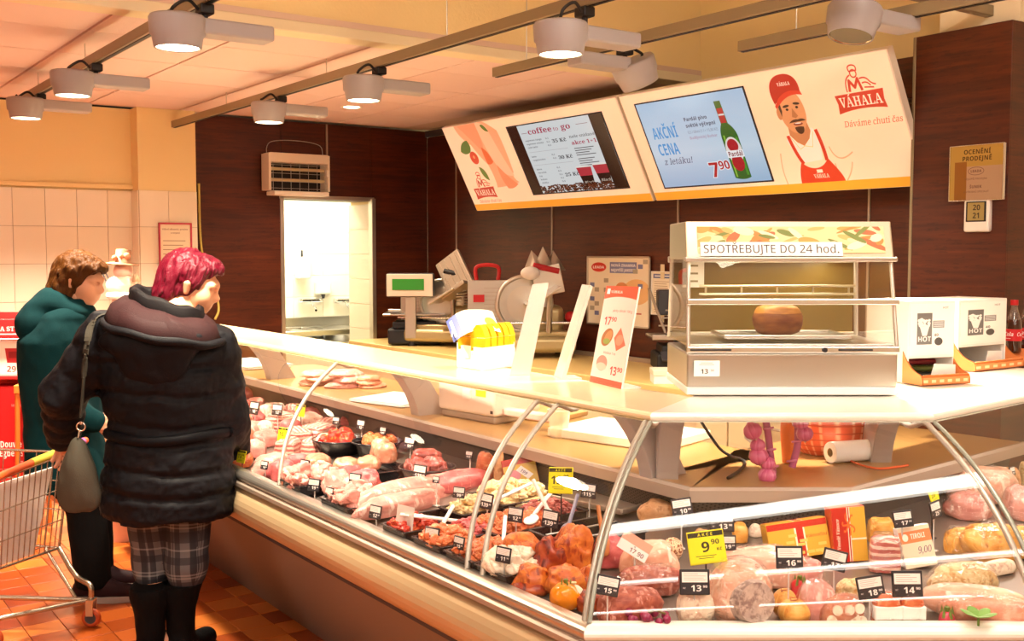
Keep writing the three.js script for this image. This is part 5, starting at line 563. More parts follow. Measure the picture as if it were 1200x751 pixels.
// round bowls at the back
function bowl(px, py, r, label, mat, fl, fc) { const p = onDeck(px, py, 0.06), t = thing('black_bowl', label, 'bowl', p); obj('bowl', lathe([[0.001, 0.004], [r * 0.7, 0.002], [r, 0.06], [r + 0.006, 0.063], [r + 0.004, 0.066], [r - 0.004, 0.06], [r * 0.66, 0.01], [0.001, 0.008]], 36), trayBlack, t); obj('rim', new THREE.TorusGeometry(r + 0.003, 0.004, 8, 40).rotateX(Math.PI / 2).translate(0, 0.064, 0), trayBlack, t); const list = []; for (let i = 0; i < 9; i++) list.push(mv(blob(r * 0.8, r * 0.5, r * 0.7, fs++, 0.25), rr(-0.4, 0.4) * r, 0.03 + rr(0, 0.02), rr(-0.4, 0.4) * r, 0, rr(0, 6))); const f = obj('meat_pieces', list, F[mat]); f.position.copy(p); f.userData.kind = 'stuff'; tag(f, fl, fc); }
bowl(398, 515, 0.11, 'round black bowl of red marinated meat at the back', 'red', 'red orange marinated meat in the round rear bowl', 'meat'); bowl(442, 518, 0.1, 'second round black bowl of salmon pink meat at the back', 'salad', 'salmon pink meat in the second rear bowl', 'meat'); bowl(501, 548, 0.1, 'round black bowl with one raised dark steak', 'dark', 'dark steak trimmings inside the single steak bowl', 'meat');
food('beef_steak', 'thick purple red steak lying over the round black bowl', 'steak', 500, 541, 36, 17, 'dark', { up: 0.06, rough: 0.14, d: 24 });
food('pork_loin', 'long pale pork loin with white fat in the middle of the case', 'meat', 482, 588, 170, 30, 'pork', { d: 36, turn: 0.12, rough: 0.12 });
food('pork_ribs', 'long pink slab of ribs in front of the pork loin', 'meat', 452, 604, 120, 26, 'pork', { d: 34, turn: 0.1, rough: 0.14 });
food('pork_loin', 'pale pork slab reaching the glass joint', 'meat', 530, 574, 110, 24, 'raw', { d: 36, turn: 0.1, rough: 0.12 });
food('pork_knuckle', 'pink pork knuckle standing behind a black price card', 'meat', 428, 582, 40, 34, 'raw', { rough: 0.22 });
food('pork_knuckle', 'white fatty pork piece left of the knuckle', 'meat', 398, 578, 44, 30, 'pork', { rough: 0.22 });
food('pork_fat', 'pale block of back fat among the bacon', 'meat', 386, 530, 34, 24, 'fat', { rough: 0.06, sq: 0.6, d: 30 });
// bacon and belly slabs of the far pile
{ const spots = [[350, 523, 40, 20, 'bacon'], [372, 516, 38, 18, 'bacon'], [338, 536, 34, 22, 'bacon'], [312, 522, 32, 18, 'pork'], [330, 500, 36, 16, 'bacon'], [362, 499, 36, 14, 'fat'], [384, 505, 32, 14, 'bacon'], [296, 510, 28, 16, 'pork'], [300, 496, 26, 14, 'raw'], [320, 487, 28, 14, 'fat'], [345, 488, 30, 14, 'bacon'], [284, 500, 26, 16, 'chicken'], [284, 484, 26, 16, 'raw'], [300, 478, 26, 12, 'pork'], [366, 489, 28, 12, 'raw'], [278, 526, 30, 20, 'salad'], [300, 534, 30, 18, 'pork'], [320, 550, 44, 18, 'pork'], [350, 548, 34, 16, 'raw'], [372, 548, 30, 16, 'chicken'], [366, 532, 30, 18, 'bacon'], [310, 508, 26, 14, 'fat'], [392, 490, 30, 12, 'raw'], [410, 497, 26, 12, 'raw'], [278, 546, 34, 14, 'salad'], [272, 470, 22, 14, 'raw'], [274, 458, 24, 14, 'roast'], [292, 466, 20, 12, 'raw'], [330, 560, 40, 20, 'raw'], [302, 558, 32, 16, 'pork'], [412, 562, 34, 18, 'raw'], [290, 522, 26, 18, 'chicken'], [340, 508, 30, 16, 'raw'], [376, 568, 36, 22, 'pork'], [344, 572, 40, 16, 'chicken']];
  let wi = 0; const where = ['left of the pale fat block', 'behind the pale fat block', 'left of the black front chop tray', 'behind the low yellow card', 'in front of the small rear yellow card', 'right of the small rear yellow card', 'beside the red meat bowl', 'left of the yellow card priced 10', 'at the left of the pile near the glass arm', 'at the rear left of the pile', 'directly under the small rear yellow card', 'next to the quilted coat, upper one', 'next to the quilted coat at the rear', 'under the far white card', 'at the rear panel right of the small yellow card', 'next to the quilted coat below the glass arm', 'behind the low yellow card by the rail', 'in front of the black card by the glass arm', 'between two black cards at the front', 'under the card of the chop tray', 'at the right end of the bacon', 'in the centre under the yellow card priced 10', 'at the rear panel left of the bowl', 'right behind the red meat bowl', 'lowest beside the quilted coat', 'highest beside the quilted coat', 'in the far corner behind the quilted coat', 'in the far corner beside the white card', 'behind the far front chop tray', 'in the front left by the glass arm foot', 'between the chop tray and the knuckle', 'above the lowest yellow card', 'in the middle beside the yellow card priced 10', 'in the front row before the grey card', 'in the front row left of the chop tray'];
  const kind = { bacon: ['layered pink and white bacon slab in the far meat pile', 'bacon'], pork: ['pale pink pork cut in the far meat pile', 'meat'], fat: ['white fat block in the far meat pile', 'meat'], raw: ['red raw meat cut in the far meat pile', 'meat'], chicken: ['peach pink chicken piece in the far meat pile', 'chicken'], salad: ['orange marinated piece in the far meat pile', 'meat'], roast: ['brown roasted piece at the far end of the case', 'meat'] };
  for (const [x, y, w, h, m] of spots) food(m === 'bacon' ? 'bacon_slab' : 'meat_cut', kind[m][0].replace(/ (in|at) the far.*/, '') + ' ' + where[wi++], kind[m][1], x, y, w, h * 1.15, m, { sq: m === 'bacon' || m === 'fat' ? 0.55 : 0.8, rough: 0.12, d: w * 0.8, turn: rr(0, 1.5) }); }
// rear packs near the joint
food('sausage_pack', 'orange wrapped sausages hanging at the rear panel', 'sausage', 568, 560, 20, 34, 'salad', { d: 12, wrap: 1 });
food('cheese_wedge', 'tall tan wedge standing beside the orange sausages', 'cheese', 585, 566, 12, 42, 'tan', { d: 12, rough: 0.06, sq: 0.6 });
function pack(name, label, cat, px, py, w, h, d, draw, o = {}) { const p = onDeck(px, py); const k = pxm(p), t = thing(name, label, cat, p, o.turn ?? FACE); t.rotation.x = o.lean ?? -0.25; const tex = canvas(192, 192, draw); obj('box', rbox(w * k, h * k, d * k, 0.004, 0, h * k / 2, 0), o.base || M.card, t); obj('front_print', box(w * k * 0.97, h * k * 0.97, 0.001, 0, h * k / 2, d * k / 2 + 0.0005), print(tex, 0.25), t); if (o.top) obj('top_print', box(w * k * 0.97, 0.001, d * k * 0.97, 0, h * k + 0.0005, 0), print(tex, 0.25), t); return t; }
pack('sausage_packet', 'red and yellow packet with a white price slip by the glass joint', 'packet', 613, 568, 40, 32, 8, (g, w, h) => { g.fillStyle = '#d8b04a'; g.fillRect(0, 0, w, h); g.fillStyle = '#b8301f'; g.fillRect(0, 0, w, 46); g.fillStyle = '#d88a9a'; g.beginPath(); g.arc(56, 120, 40, 0, 7); g.fill(); g.fillStyle = '#f4f0ee'; g.save(); g.translate(120, 110); g.rotate(0.9); g.fillRect(-50, -22, 100, 44); g.fillStyle = '#6a5a80'; g.font = 'bold 30px sans-serif'; g.fillText('199', -30, 12); g.restore(); }, { lean: -0.35, base: M.red });
// utensils
function fork(px, py, len, label, turn, h) { const p = onDeck(px, py, h); p.y += h; const t = thing('serving_fork', label, 'fork', p, turn); t.rotation.z = 0.12; obj('handle', rbox(len * 0.6, 0.008, 0.016, 0.003, -len * 0.2, 0, 0), M.white, t); obj('head', [rbox(len * 0.16, 0.006, 0.034, 0.003, len * 0.16, 0, 0), ...[-1, 0, 1].map((i) => rbox(len * 0.2, 0.005, 0.007, 0.002, len * 0.33, 0, i * 0.012))], M.white, t); }
fork(502, 606, 0.2, 'white plastic serving fork over the empty tray', 2.5, 0.07);
function spoon(px, py, len, label, turn, h, up = 0.3, m = M.white) { const p = onDeck(px, py, h); p.y += h; const t = thing('serving_spoon', label, 'spoon', p, turn); t.rotation.z = up; obj('handle', rod(V(-len * 0.1, 0, 0), V(len * 0.7, 0, 0), 0.006), m, t); obj('bowl', ball(0.024, -len * 0.2, -0.004, 0, 1.3, 0.35, 0.9), m, t); }
spoon(520, 612, 0.16, 'white plastic spoon beside the serving fork', 0.75, 0.07, 0.2); spoon(585, 584, 0.2, 'long white serving spoon over the creamy salad', 0.1, 0.07, 0.2); spoon(641, 595, 0.14, 'short white spoon with upright handle', 1.7, 0.08, 0.9); spoon(628, 600, 0.2, 'white spoon lying in the orange strips', 0.55, 0.07, 0.25); spoon(668, 610, 0.18, 'grey scoop over the empty black tray', 0.7, 0.08, 0.4, std(0x77758a, 0.4)); spoon(590, 632, 0.15, 'white spoon resting on the tray left of the smoked pile', 0.9, 0.06, 0.4); spoon(706, 628, 0.12, 'wooden handled spatula by the corner glass', 1.2, 0.09, 1.1, std(0xb06a34, 0.5));
// ham pieces on the worktop behind the far pile
{ const spots = [[356, 452, 0.2, 0.07, 'ham', 'pale ham slices lying left on the worktop behind the far pile'], [392, 454, 0.24, 0.08, 'pork', 'folded pink ham slices in the middle of the worktop heap'], [418, 455, 0.16, 0.06, 'chicken', 'pink sausage ends at the right of the worktop heap']];
  for (const [x, y, w, h, m, l] of spots) { const p = atY(x, y, WORK), t = thing('sliced_ham', l, 'ham', V(p.x + 0.08, WORK, p.z), 0.2); obj('slices', [0, 1, 2].map((i) => blob(w * (1 - i * 0.12), h * 0.45, w * 0.7, fs++, 0.12).translate(rr(-0.02, 0.02), i * h * 0.33, rr(-0.02, 0.02))), F[m], t); } }
// corner case
food('ham_joint', 'pink ham piece at the left end of the corner case', 'ham', 716, 662, 46, 40, 'raw', { rough: 0.2 });
food('ham_joint', 'smooth pink ham under the slanted card in the corner case', 'ham', 762, 672, 64, 42, 'ham', { rough: 0.14 });
food('smoked_loin', 'brown crusted smoked loin low at the left of the corner case', 'smoked meat', 738, 724, 84, 40, 'loin', { d: 42, rough: 0.1, turn: FACE + 0.35, roll: 0.12 });
food('smoked_loin', 'wrapped smoked loin behind the brown crusted loin', 'smoked meat', 762, 694, 78, 34, 'loin', { d: 40, rough: 0.12, turn: FACE + 0.2, wrap: 1 });
food('pate_ball', 'speckled round pate ball behind the slanted card', 'pate', 788, 655, 25, 28, 'speck', { rough: 0.03, sq: 1, flat: 0.08 });
food('smoked_meat', 'tan wedge of smoked bacon at the back of the corner case', 'smoked meat', 772, 612, 46, 30, 'tan', { rough: 0.14, d: 26 });
food('cheese_wedge', 'orange smoked cheese wedge at the back of the corner case', 'cheese', 830, 610, 30, 24, 'gold', { rough: 0.08, d: 22, sq: 0.7 });
food('cheese_wedge', 'small orange cheese wedge left of the gold gift box', 'cheese', 867, 634, 18, 24, 'gold', { rough: 0.08, d: 20, sq: 0.7 });
food('cheese_wedge', 'pale piece behind the 9 90 card', 'cheese', 822, 636, 22, 18, 'tan', { d: 18 }); food('cheese_round', 'pale round cheese beside the small orange wedge', 'cheese', 885, 628, 16, 16, 'pale', { d: 14, rough: 0.04 });
food('head_cheese', 'pale round sliced sausage wrapped in film below the 13 card', 'sausage', 816, 736, 46, 50, 'pale', { d: 26, rough: 0.03, sq: 0.95, flat: 0.06, wrap: 1 });
food('wrapped_ham', 'largest film-wrapped ham with grey cut face in the corner case', 'ham', 872, 738, 78, 80, 'ham', { d: 60, rough: 0.08, sq: 0.9, flat: 0.1, wrap: 1, extra: (t, w, h, d) => obj('cut_face', cyl(w * 0.3, w * 0.4, 0.05, 0.004, h * 0.42, d * 0.42, Math.PI / 2 - 0.12, 0, 0, 40), fm(meat(0xa8948a, 0xc4b0a2, 0x8a746c, 9, 9, 21), 0.4), t) });
food('wrapped_ham', 'long tan ham lying behind the largest wrapped ham', 'ham', 894, 682, 104, 46, 'ham', { d: 52, rough: 0.1, wrap: 1, turn: FACE - 0.15 });
food('wrapped_ham', 'small wrapped pink ham right of the long tan ham', 'ham', 942, 684, 44, 34, 'pork', { d: 34, wrap: 1 });
pack('gift_box', 'gold gift box with red ribbon print lying in the corner case', 'box', 936, 652, 72, 42, 30, (g, w, h) => { g.fillStyle = '#d8a63a'; g.fillRect(0, 0, w, h); g.fillStyle = '#b82a1c'; g.fillRect(0, 0, w, 34); g.fillStyle = '#f6e6c8'; g.fillRect(86, 34, 6, h); g.fillStyle = '#b82a1c'; g.fillRect(92, 34, 22, h); g.fillStyle = '#f6e6c8'; g.fillRect(114, 34, 5, h); g.fillStyle = '#e6c060'; for (let i = 0; i < 9; i++) g.fillRect(hash(i, 1, 1) * 170, 60 + hash(i, 2, 1) * 110, 26, 16); g.fillStyle = '#a8301a'; g.font = 'italic 24px serif'; g.fillText('vánoční', 118, 92, 70); }, { top: 1, base: std(0xd8a63a, 0.3, 0.4) });
pack('gift_box', 'upright red and gold gift box with a bow beside the lying gift box', 'box', 994, 656, 40, 64, 26, (g, w, h) => { g.fillStyle = '#b8261a'; g.fillRect(0, 0, 106, h); g.fillStyle = '#d8a63a'; g.fillRect(106, 0, 86, h); g.fillStyle = '#f4e0c4'; g.fillRect(88, 0, 5, h); g.fillRect(100, 0, 5, h); g.strokeStyle = '#e86a2a'; g.lineWidth = 7; for (const a of [0.3, 1.2, 2.1, 2.9, 4, 5]) { g.beginPath(); g.moveTo(96, 60); g.quadraticCurveTo(96 + 50 * Math.cos(a), 60 + 44 * Math.sin(a), 96 + 34 * Math.cos(a + 0.5), 60 + 40 * Math.sin(a + 0.5)); g.stroke(); } g.fillStyle = '#f4e0c4'; g.save(); g.translate(40, 150); g.rotate(-Math.PI / 2); g.font = 'bold italic 26px serif'; g.fillText('Veselé Vánoce', 0, 0, 110); g.restore(); g.fillRect(106, 110, 86, 6); }, { lean: -0.12, base: std(0xc84a24, 0.35) });
food('bread_ball', 'left of two yellow speckled cheese balls', 'cheese', 919, 722, 30, 36, 'gold', { rough: 0.03, sq: 1, flat: 0.08, d: 28, extra: (t, w, h) => obj('herb_sprig', [0, 1, 2, 3].map((i) => mv(new THREE.ConeGeometry(0.004, 0.02, 4), Math.cos(i * 1.6) * 0.008, h * 0.97, Math.sin(i * 1.6) * 0.008, 1.2, i * 1.6)), std(0x9a4a2a, 0.6), t) });
food('bread_ball', 'front right yellow speckled cheese ball', 'cheese', 936, 741, 38, 34, 'gold', { rough: 0.03, sq: 1, flat: 0.08, d: 34, extra: (t, w, h) => obj('herb_sprig', [0, 1, 2, 3].map((i) => mv(new THREE.ConeGeometry(0.004, 0.02, 4), Math.cos(i * 1.6) * 0.008, h * 0.97, Math.sin(i * 1.6) * 0.008, 1.2, i * 1.6)), std(0x9a4a2a, 0.6), t) });
food('red_pepper', 'bright red pepper behind the yellow cheese balls', 'pepper', 937, 702, 22, 26, M.red, { rough: 0.12, sq: 0.9, extra: stem });
food('wrapped_roll', 'pink wrapped meat roll right of the red pepper', 'ham', 956, 728, 44, 54, 'pork', { d: 36, rough: 0.12, wrap: 1 });
food('slices_pack', 'film pack of round pale sausage slices', 'pack', 992, 742, 56, 40, 'saus', { d: 30, rough: 0.06, sq: 0.7, wrap: 1, extra: (t, w, h, d) => { for (const [x, y] of [[-0.3, 0.3], [-0.05, 0.25], [0.2, 0.35], [0.36, 0.25], [-0.18, 0.62], [0.08, 0.62], [0.3, 0.66]]) obj('sausage_slice', mv(new THREE.CylinderGeometry(0.012, 0.012, 0.004, 20), x * w, y * h, d * 0.47, Math.PI / 2 - 0.15, 0, 0), F.pale, t); } });
for (const [x, w, l] of [[1044, 32, 'left'], [1074, 28, 'right']]) food('smoked_fish_pack', `${l} of two orange packs with a white paper band`, 'pack', x, 742, w, 46, 'salad', { d: 22, rough: 0.06, sq: 0.55, turn: FACE, wrap: 1, extra: (t, ww, h, d) => obj('paper_band', rbox(ww * 1.02, h * 0.4, d * 1.04, 0.004, 0, h * 0.45, 0), M.card, t) });
food('salad_tray_heap', 'yellow green noodle salad heap behind the slice pack', 'salad', 1000, 700, 44, 22, 'cream', { d: 34, rough: 0.3 });
food('bacon_stack', 'stack of layered bacon slices beside the upright gift box', 'bacon', 1037, 668, 32, 44, 'bacon', { d: 26, sq: 0.55, wrap: 1 });
food('foil_pack', 'gold foil topped pack above the bacon stack', 'pack', 1032, 634, 32, 30, 'gold', { d: 22, rough: 0.16, sq: 0.7 });
pack('labelled_pack', 'cheese pack with an orange band and handwritten price', 'pack', 1078, 664, 38, 48, 16, (g, w, h) => { g.fillStyle = '#f0dcc0'; g.fillRect(0, 0, w, h); g.fillStyle = '#e68a5a'; g.fillRect(0, 20, w, 56); g.fillStyle = '#fbeee0'; g.font = 'bold 34px sans-serif'; g.fillText('TIROLI', 66, 58, 90); g.beginPath(); g.arc(34, 48, 18, 0, 7); g.fill(); g.fillStyle = '#6a4a6a'; g.font = 'italic 44px serif'; g.fillText('9,00', 90, 130); }, { lean: -0.3 });
food('cheese_wedge', 'brown rinded cheese wedge right of the labelled pack', 'cheese', 1132, 646, 46, 30, 'gold', { d: 30, sq: 0.65, wrap: 1 });
food('cured_ham', 'big pink and yellow ham joint at the back by the right glass rod', 'ham', 1150, 586, 84, 44, 'ham', { d: 50, rough: 0.14, wrap: 1 });
food('ham_joint', 'pale wrapped ham in front of the big ham joint', 'ham', 1134, 606, 54, 32, 'pork', { d: 34, wrap: 1 });
food('ham_joint', 'golden wrapped ham at the right beside the glass rod', 'ham', 1160, 652, 70, 44, 'gold', { d: 50, wrap: 1 });
food('cheese_bag', 'white bag with a yellow label lying before the golden ham', 'bag', 1128, 690, 86, 34, 'cream', { d: 40, rough: 0.12, wrap: 1 });
food('dried_sausage', 'grey dried sausage lying behind the long bologna', 'sausage', 1168, 672, 60, 18, 'pale', { d: 16, rough: 0.06, turn: FACE + 0.4 });
food('long_sausage', 'long tan bologna sausage lying at the front right', 'sausage', 1142, 722, 118, 40, 'ham', { d: 40, rough: 0.04, turn: FACE - 0.35, sq: 0.8, flat: 0.08, extra: (t, w, h) => obj('end_clip', cyl(0.006, 0.008, 0.016, w * 0.5, h / 2, 0, 0, 0, 1.57), M.steel, t) });
food('long_sausage', 'pink bologna sausage lying in front of the tan one', 'sausage', 1170, 742, 110, 38, 'chicken', { d: 36, rough: 0.04, turn: FACE - 0.25, sq: 0.8, flat: 0.08, wrap: 1 });
food('red_radish', 'red radish beside the green leaves at the front right', 'radish', 1118, 744, 20, 22, std(0xb81c3c, 0.3), { rough: 0.04, sq: 1, extra: stem });
{ const p = onDeck(1146, 746), t = thing('leaf_garnish', 'green leaf garnish at the front right of the corner case', 'leaves', p.setY(p.y + 0.045)), lf = new THREE.MeshPhysicalMaterial({ color: 0x7fae4a, roughness: 0.7, transmission: 0.3, thickness: 0, side: THREE.DoubleSide }); for (let i = 0; i < 6; i++) { const g = new THREE.SphereGeometry(0.022, 12, 8); g.scale(1, 0.08, 0.65); g.translate(0.02, 0, 0); obj('leaf', mv(g, 0, 0, 0, 0, i * 1.05, 0.35), lf, t); } obj('stem', cyl(0.003, 0.002, 0.045, 0, -0.022, 0), lf, t); }
{ const p = onDeck(758, 738), list = []; for (let i = 0; i < 22; i++) list.push(ball(0.0095, rr(-0.045, 0.045), rr(0.008, 0.04), rr(-0.02, 0.025), 1, 1.1, 1)); const t = thing('grape_bunch', 'bunch of purple red grapes under the smoked loin', 'grapes', p, FACE); for (const g of list) obj('grape', g, std(0x8a2448, 0.22), t); obj('stalk', tube([[0, 0.04, 0], [0.02, 0.05, 0.01], [0.04, 0.045, 0.02]], 0.003, 10, 5), std(0x6a5a2a, 0.8), t); }
// right run, glimpsed past the glass rod
food('cured_ham', 'pale wrapped ham glimpsed at the right edge past the rod', 'ham', 1194, 606, 40, 40, 'pork', { wrap: 1 }); food('cheese_block', 'cream cheese block at the right edge beyond the rod', 'cheese', 1186, 578, 16, 34, 'tan', { sq: 0.6, d: 14 }); food('cheese_block', 'second cream cheese block touching the right frame edge', 'cheese', 1202, 574, 16, 34, 'cream', { sq: 0.6, d: 14 }); food('ham_joint', 'yellow ham low at the right edge', 'ham', 1200, 650, 46, 36, 'gold', { wrap: 1 });
// ---------------------------------------------------------------- price cards (one atlas of card faces)
const cardText = ['13', '15', '16', '17', '18', '14', '10', '12', '19', '139', '115', '99', '25', '20', '11', '9'];
const atlas = canvas(1024, 1024, (g) => { for (let i = 0; i < 16; i++) { const x = (i % 4) * 256, y = Math.floor(i / 4) * 256; g.fillStyle = '#26242a'; g.fillRect(x, y, 256, 256); g.fillStyle = '#ece4dc'; g.fillRect(x + 12, y + 18, 232, 112); g.fillStyle = '#b0a4a0'; for (let k = 0; k < 4; k++) g.fillRect(x + 30, y + 36 + k * 22, 120 + hash(i, k, 3) * 80, 6); g.fillStyle = '#f4efe8'; g.font = 'bold 92px sans-serif'; g.textAlign = 'right'; g.fillText(cardText[i], x + 190, y + 226, 150); g.font = 'bold 36px sans-serif'; g.fillText('90', x + 240, y + 188); g.font = '24px sans-serif'; g.fillText('Kč', x + 44, y + 200); } });
const yAtlas = canvas(1024, 512, (g) => { ['12', '9', '10', '13', '15', '20'].forEach((n, i) => { const x = (i % 4) * 256, y = Math.floor(i / 4) * 256; g.fillStyle = '#e8e41a'; g.fillRect(x, y, 256, 256); g.fillStyle = '#2a2a1a'; g.fillRect(x, y, 256, 40); g.fillStyle = '#e8e41a'; g.font = 'bold 34px sans-serif'; g.textAlign = 'center'; g.fillText('A K C E', x + 128, y + 33); g.fillStyle = '#2a2a1a'; g.font = 'bold 118px sans-serif'; g.textAlign = 'right'; g.fillText(n, x + 152, y + 166, 140); g.font = 'bold 56px sans-serif'; g.fillText('90', x + 224, y + 108); g.font = 'bold 34px sans-serif'; g.fillText('Kč', x + 236, y + 164); g.fillRect(x + 40, y + 196, 150, 5); g.fillRect(x + 60, y + 214, 110, 5); }); });
const cardMat = print(atlas, 0.35), yMat = print(yAtlas, 0.5);
function atlasFace(w, h, i, rows, lift) { const g = new THREE.PlaneGeometry(w, h), uv = g.attributes.uv; for (let k = 0; k < 4; k++) uv.setXY(k, (i % 4 + uv.getX(k)) / 4, 1 - (Math.floor(i / 4) + 1 - uv.getY(k)) / rows); g.translate(0, 0, lift); return g; }
const ordinal = {};
function card(px, py, i, where, o = {}) {
  let up = o.up ?? 0.1, p = onDeck(px, py, up); while (up > 0.04 && inset(p) < 0.035) { up -= 0.008; p = onDeck(px, py, up); } clampIn(p, 0.03); const k = pxm(p), yel = o.yel, w = (o.w ?? 26) * k, h = w * (yel ? 0.86 : 0.82), n = runDir(p), turn = o.turn ?? Math.atan2(-n.x, -n.z) + (o.yaw || 0);
  const t = thing(yel ? 'offer_card' : 'price_card', where, 'price card', p, turn); t.userData.group = undefined; delete t.userData.group;
  const hd = new THREE.Group(); hd.name = 'card_holder'; hd.position.set(0, up, 0); hd.rotation.x = -0.22; if (o.roll) hd.rotation.z = o.roll; t.add(hd);
  obj('plate', rbox(w * 1.06, h * 1.08, 0.004, 0.002), yel ? M.yellowTag : M.black, hd); obj('card_print', atlasFace(w, h, i, yel ? 2 : 4, 0.0026), yel ? yMat : cardMat, hd);
  obj('stake', [rod(V(0, 0.001, -0.002), V(0, up, -0.004), 0.0022, 6), box(0.02, 0.003, 0.016, 0, 0.002, 0)], yel ? M.black : M.acrylic, t);
}
const K = (x, y, i, w, o) => card(x, y, i, w, o);
K(799, 594, 6, 'white card priced 10 at the back of the corner case', { up: 0.12, roll: 0.15, w: 23 }); K(846, 611, 0, 'wide card partly behind the yellow 9 90 card', { up: 0.13, w: 27 }); K(712, 686, 1, 'black and white card just right of the corner glass rod', { up: 0.12, roll: -0.2, w: 26 }); K(814, 682, 0, 'black and white card priced 13 above the pale round sausage', { up: 0.13, w: 33 }); K(925, 653, 2, 'card priced 16 below the lying gift box', { up: 0.16, w: 30 }); K(978, 656, 3, 'tilted card priced 17 under the upright gift box', { up: 0.14, w: 27, roll: -0.25 }); K(1020, 688, 4, 'tilted card priced 18 above the film pack of slices', { up: 0.12, w: 30, roll: 0.15 }); K(1063, 684, 5, 'card priced 14 above the two orange packs', { up: 0.13, w: 34 }); K(1058, 608, 3, 'card priced 17 above the labelled cheese pack', { up: 0.13, w: 22, roll: 0.12 }); K(1096, 597, 12, 'card priced 25 in front of a yellow card', { up: 0.12, w: 22, roll: 0.05 }); K(852, 636, 8, 'small card half hidden behind the yellow 9 90 card', { up: 0.1, w: 20 }); K(1186, 552, 9, 'first small card near the right frame edge', { up: 0.1, w: 12 });
card(828, 641, 1, 'yellow offer card at the front of the corner case over the ham', { yel: 1, up: 0.17, w: 41, roll: 0.12 }); card(657, 563, 0, 'yellow offer card standing among the trays of creamy salad', { yel: 1, up: 0.19, w: 33, roll: 0.12, yaw: 0.25 }); card(1094, 580, 5, 'yellow offer card behind the card priced 25', { yel: 1, up: 0.13, w: 18, roll: 0.2 }); card(352, 481, 3, 'small yellow offer card at the rear of the far pile', { yel: 1, up: 0.1, w: 15, yaw: 0.3 }); card(332, 509, 2, 'yellow offer card priced 10 in the middle of the far pile', { yel: 1, up: 0.1, w: 17, yaw: 0.3 }); card(283, 535, 3, 'yellow offer card low by the far front rail next to the shopper', { yel: 1, up: 0.1, w: 16, yaw: 0.2 });
{ const list = [[440, 600, 7, 'card in front of the pork ribs', 0.09, 16], [506, 627, 8, 'card over the pale orange front tray', 0.1, 18], [538, 636, 1, 'card between the two rods of the glass joint', 0.09, 15], [570, 587, 9, 'card over the creamy salad at the glass joint', 0.11, 18], [604, 603, 7, 'card over the orange strips tray', 0.1, 17], [645, 608, 9, 'card over the grey brown spread', 0.1, 20], [690, 575, 10, 'card standing on the flat steel tray', 0.09, 17], [590, 650, 14, 'card left of the smoked block priced 11', 0.1, 18], [538, 577, 11, 'card behind the left rod of the glass joint', 0.1, 13], [492, 553, 9, 'white card priced 139 in front of the steak bowl', 0.09, 17], [511, 562, 11, 'narrow turned card right of the steak bowl', 0.09, 8], [416, 562, 10, 'card standing before the pork knuckle', 0.09, 15], [386, 577, 7, 'black card left of a grey card at the front', 0.09, 12], [368, 568, 8, 'black card over the far front tray of chops', 0.09, 14], [310, 545, 6, 'black card beside the far glass arm', 0.09, 10], [357, 545, 11, 'black card between the bacon and the chops', 0.09, 13], [480, 519, 11, 'white card on the rear panel left of the steak bowl', 0.1, 14], [449, 505, 9, 'slanted white card behind the second rear bowl', 0.11, 9], [423, 498, 7, 'tall pink card between the two rear bowls', 0.12, 12], [394, 493, 14, 'small slanted card left of the red meat bowl', 0.1, 9], [550, 533, 10, 'narrow white card at the rear panel by the orange sausages', 0.1, 9], [298, 478, 6, 'white card at the far back of the case', 0.1, 15], [325, 480, 7, 'pink card left of the small yellow card', 0.1, 13]];
  for (const [x, y, i, w, up, wd] of list) K(x, y, i, w, { up, w: wd * 1.15, yaw: 0.15 + hash(x, y, 2) * 0.35 }); }
{ const p = onDeck(474, 612, 0.06), t = thing('clear_card', 'clear plastic card standing between the two front trays', 'price card', p, -1.35); obj('sheet', box(0.075, 0.1, 0.002, 0, 0.06, 0, -0.15), M.acrylic, t); obj('stake', rod(V(0, 0, 0), V(0, 0.05, 0), 0.003, 6), M.acrylic, t); }
{ const p = onDeck(744, 640, 0.1), t = thing('recipe_card', 'slanted pink and white card with a price strip over the ham', 'price card', p, FACE + 0.2); const b = obj('sheet', box(0.085, 0.05, 0.002, 0, 0.1, 0, -0.3, 0, -0.6), print(canvas(128, 80, (g, w, h) => { g.fillStyle = '#e6a890'; g.fillRect(0, 0, w, h); g.fillStyle = '#f2ebe6'; g.fillRect(0, 38, w, 42); g.fillStyle = '#8a6a6a'; g.font = 'bold 26px sans-serif'; g.fillText('17 90', 50, 70); }), 0.4), t); obj('stake', rod(V(0, 0, 0), V(0, 0.1, 0), 0.003, 6), M.acrylic, t); }
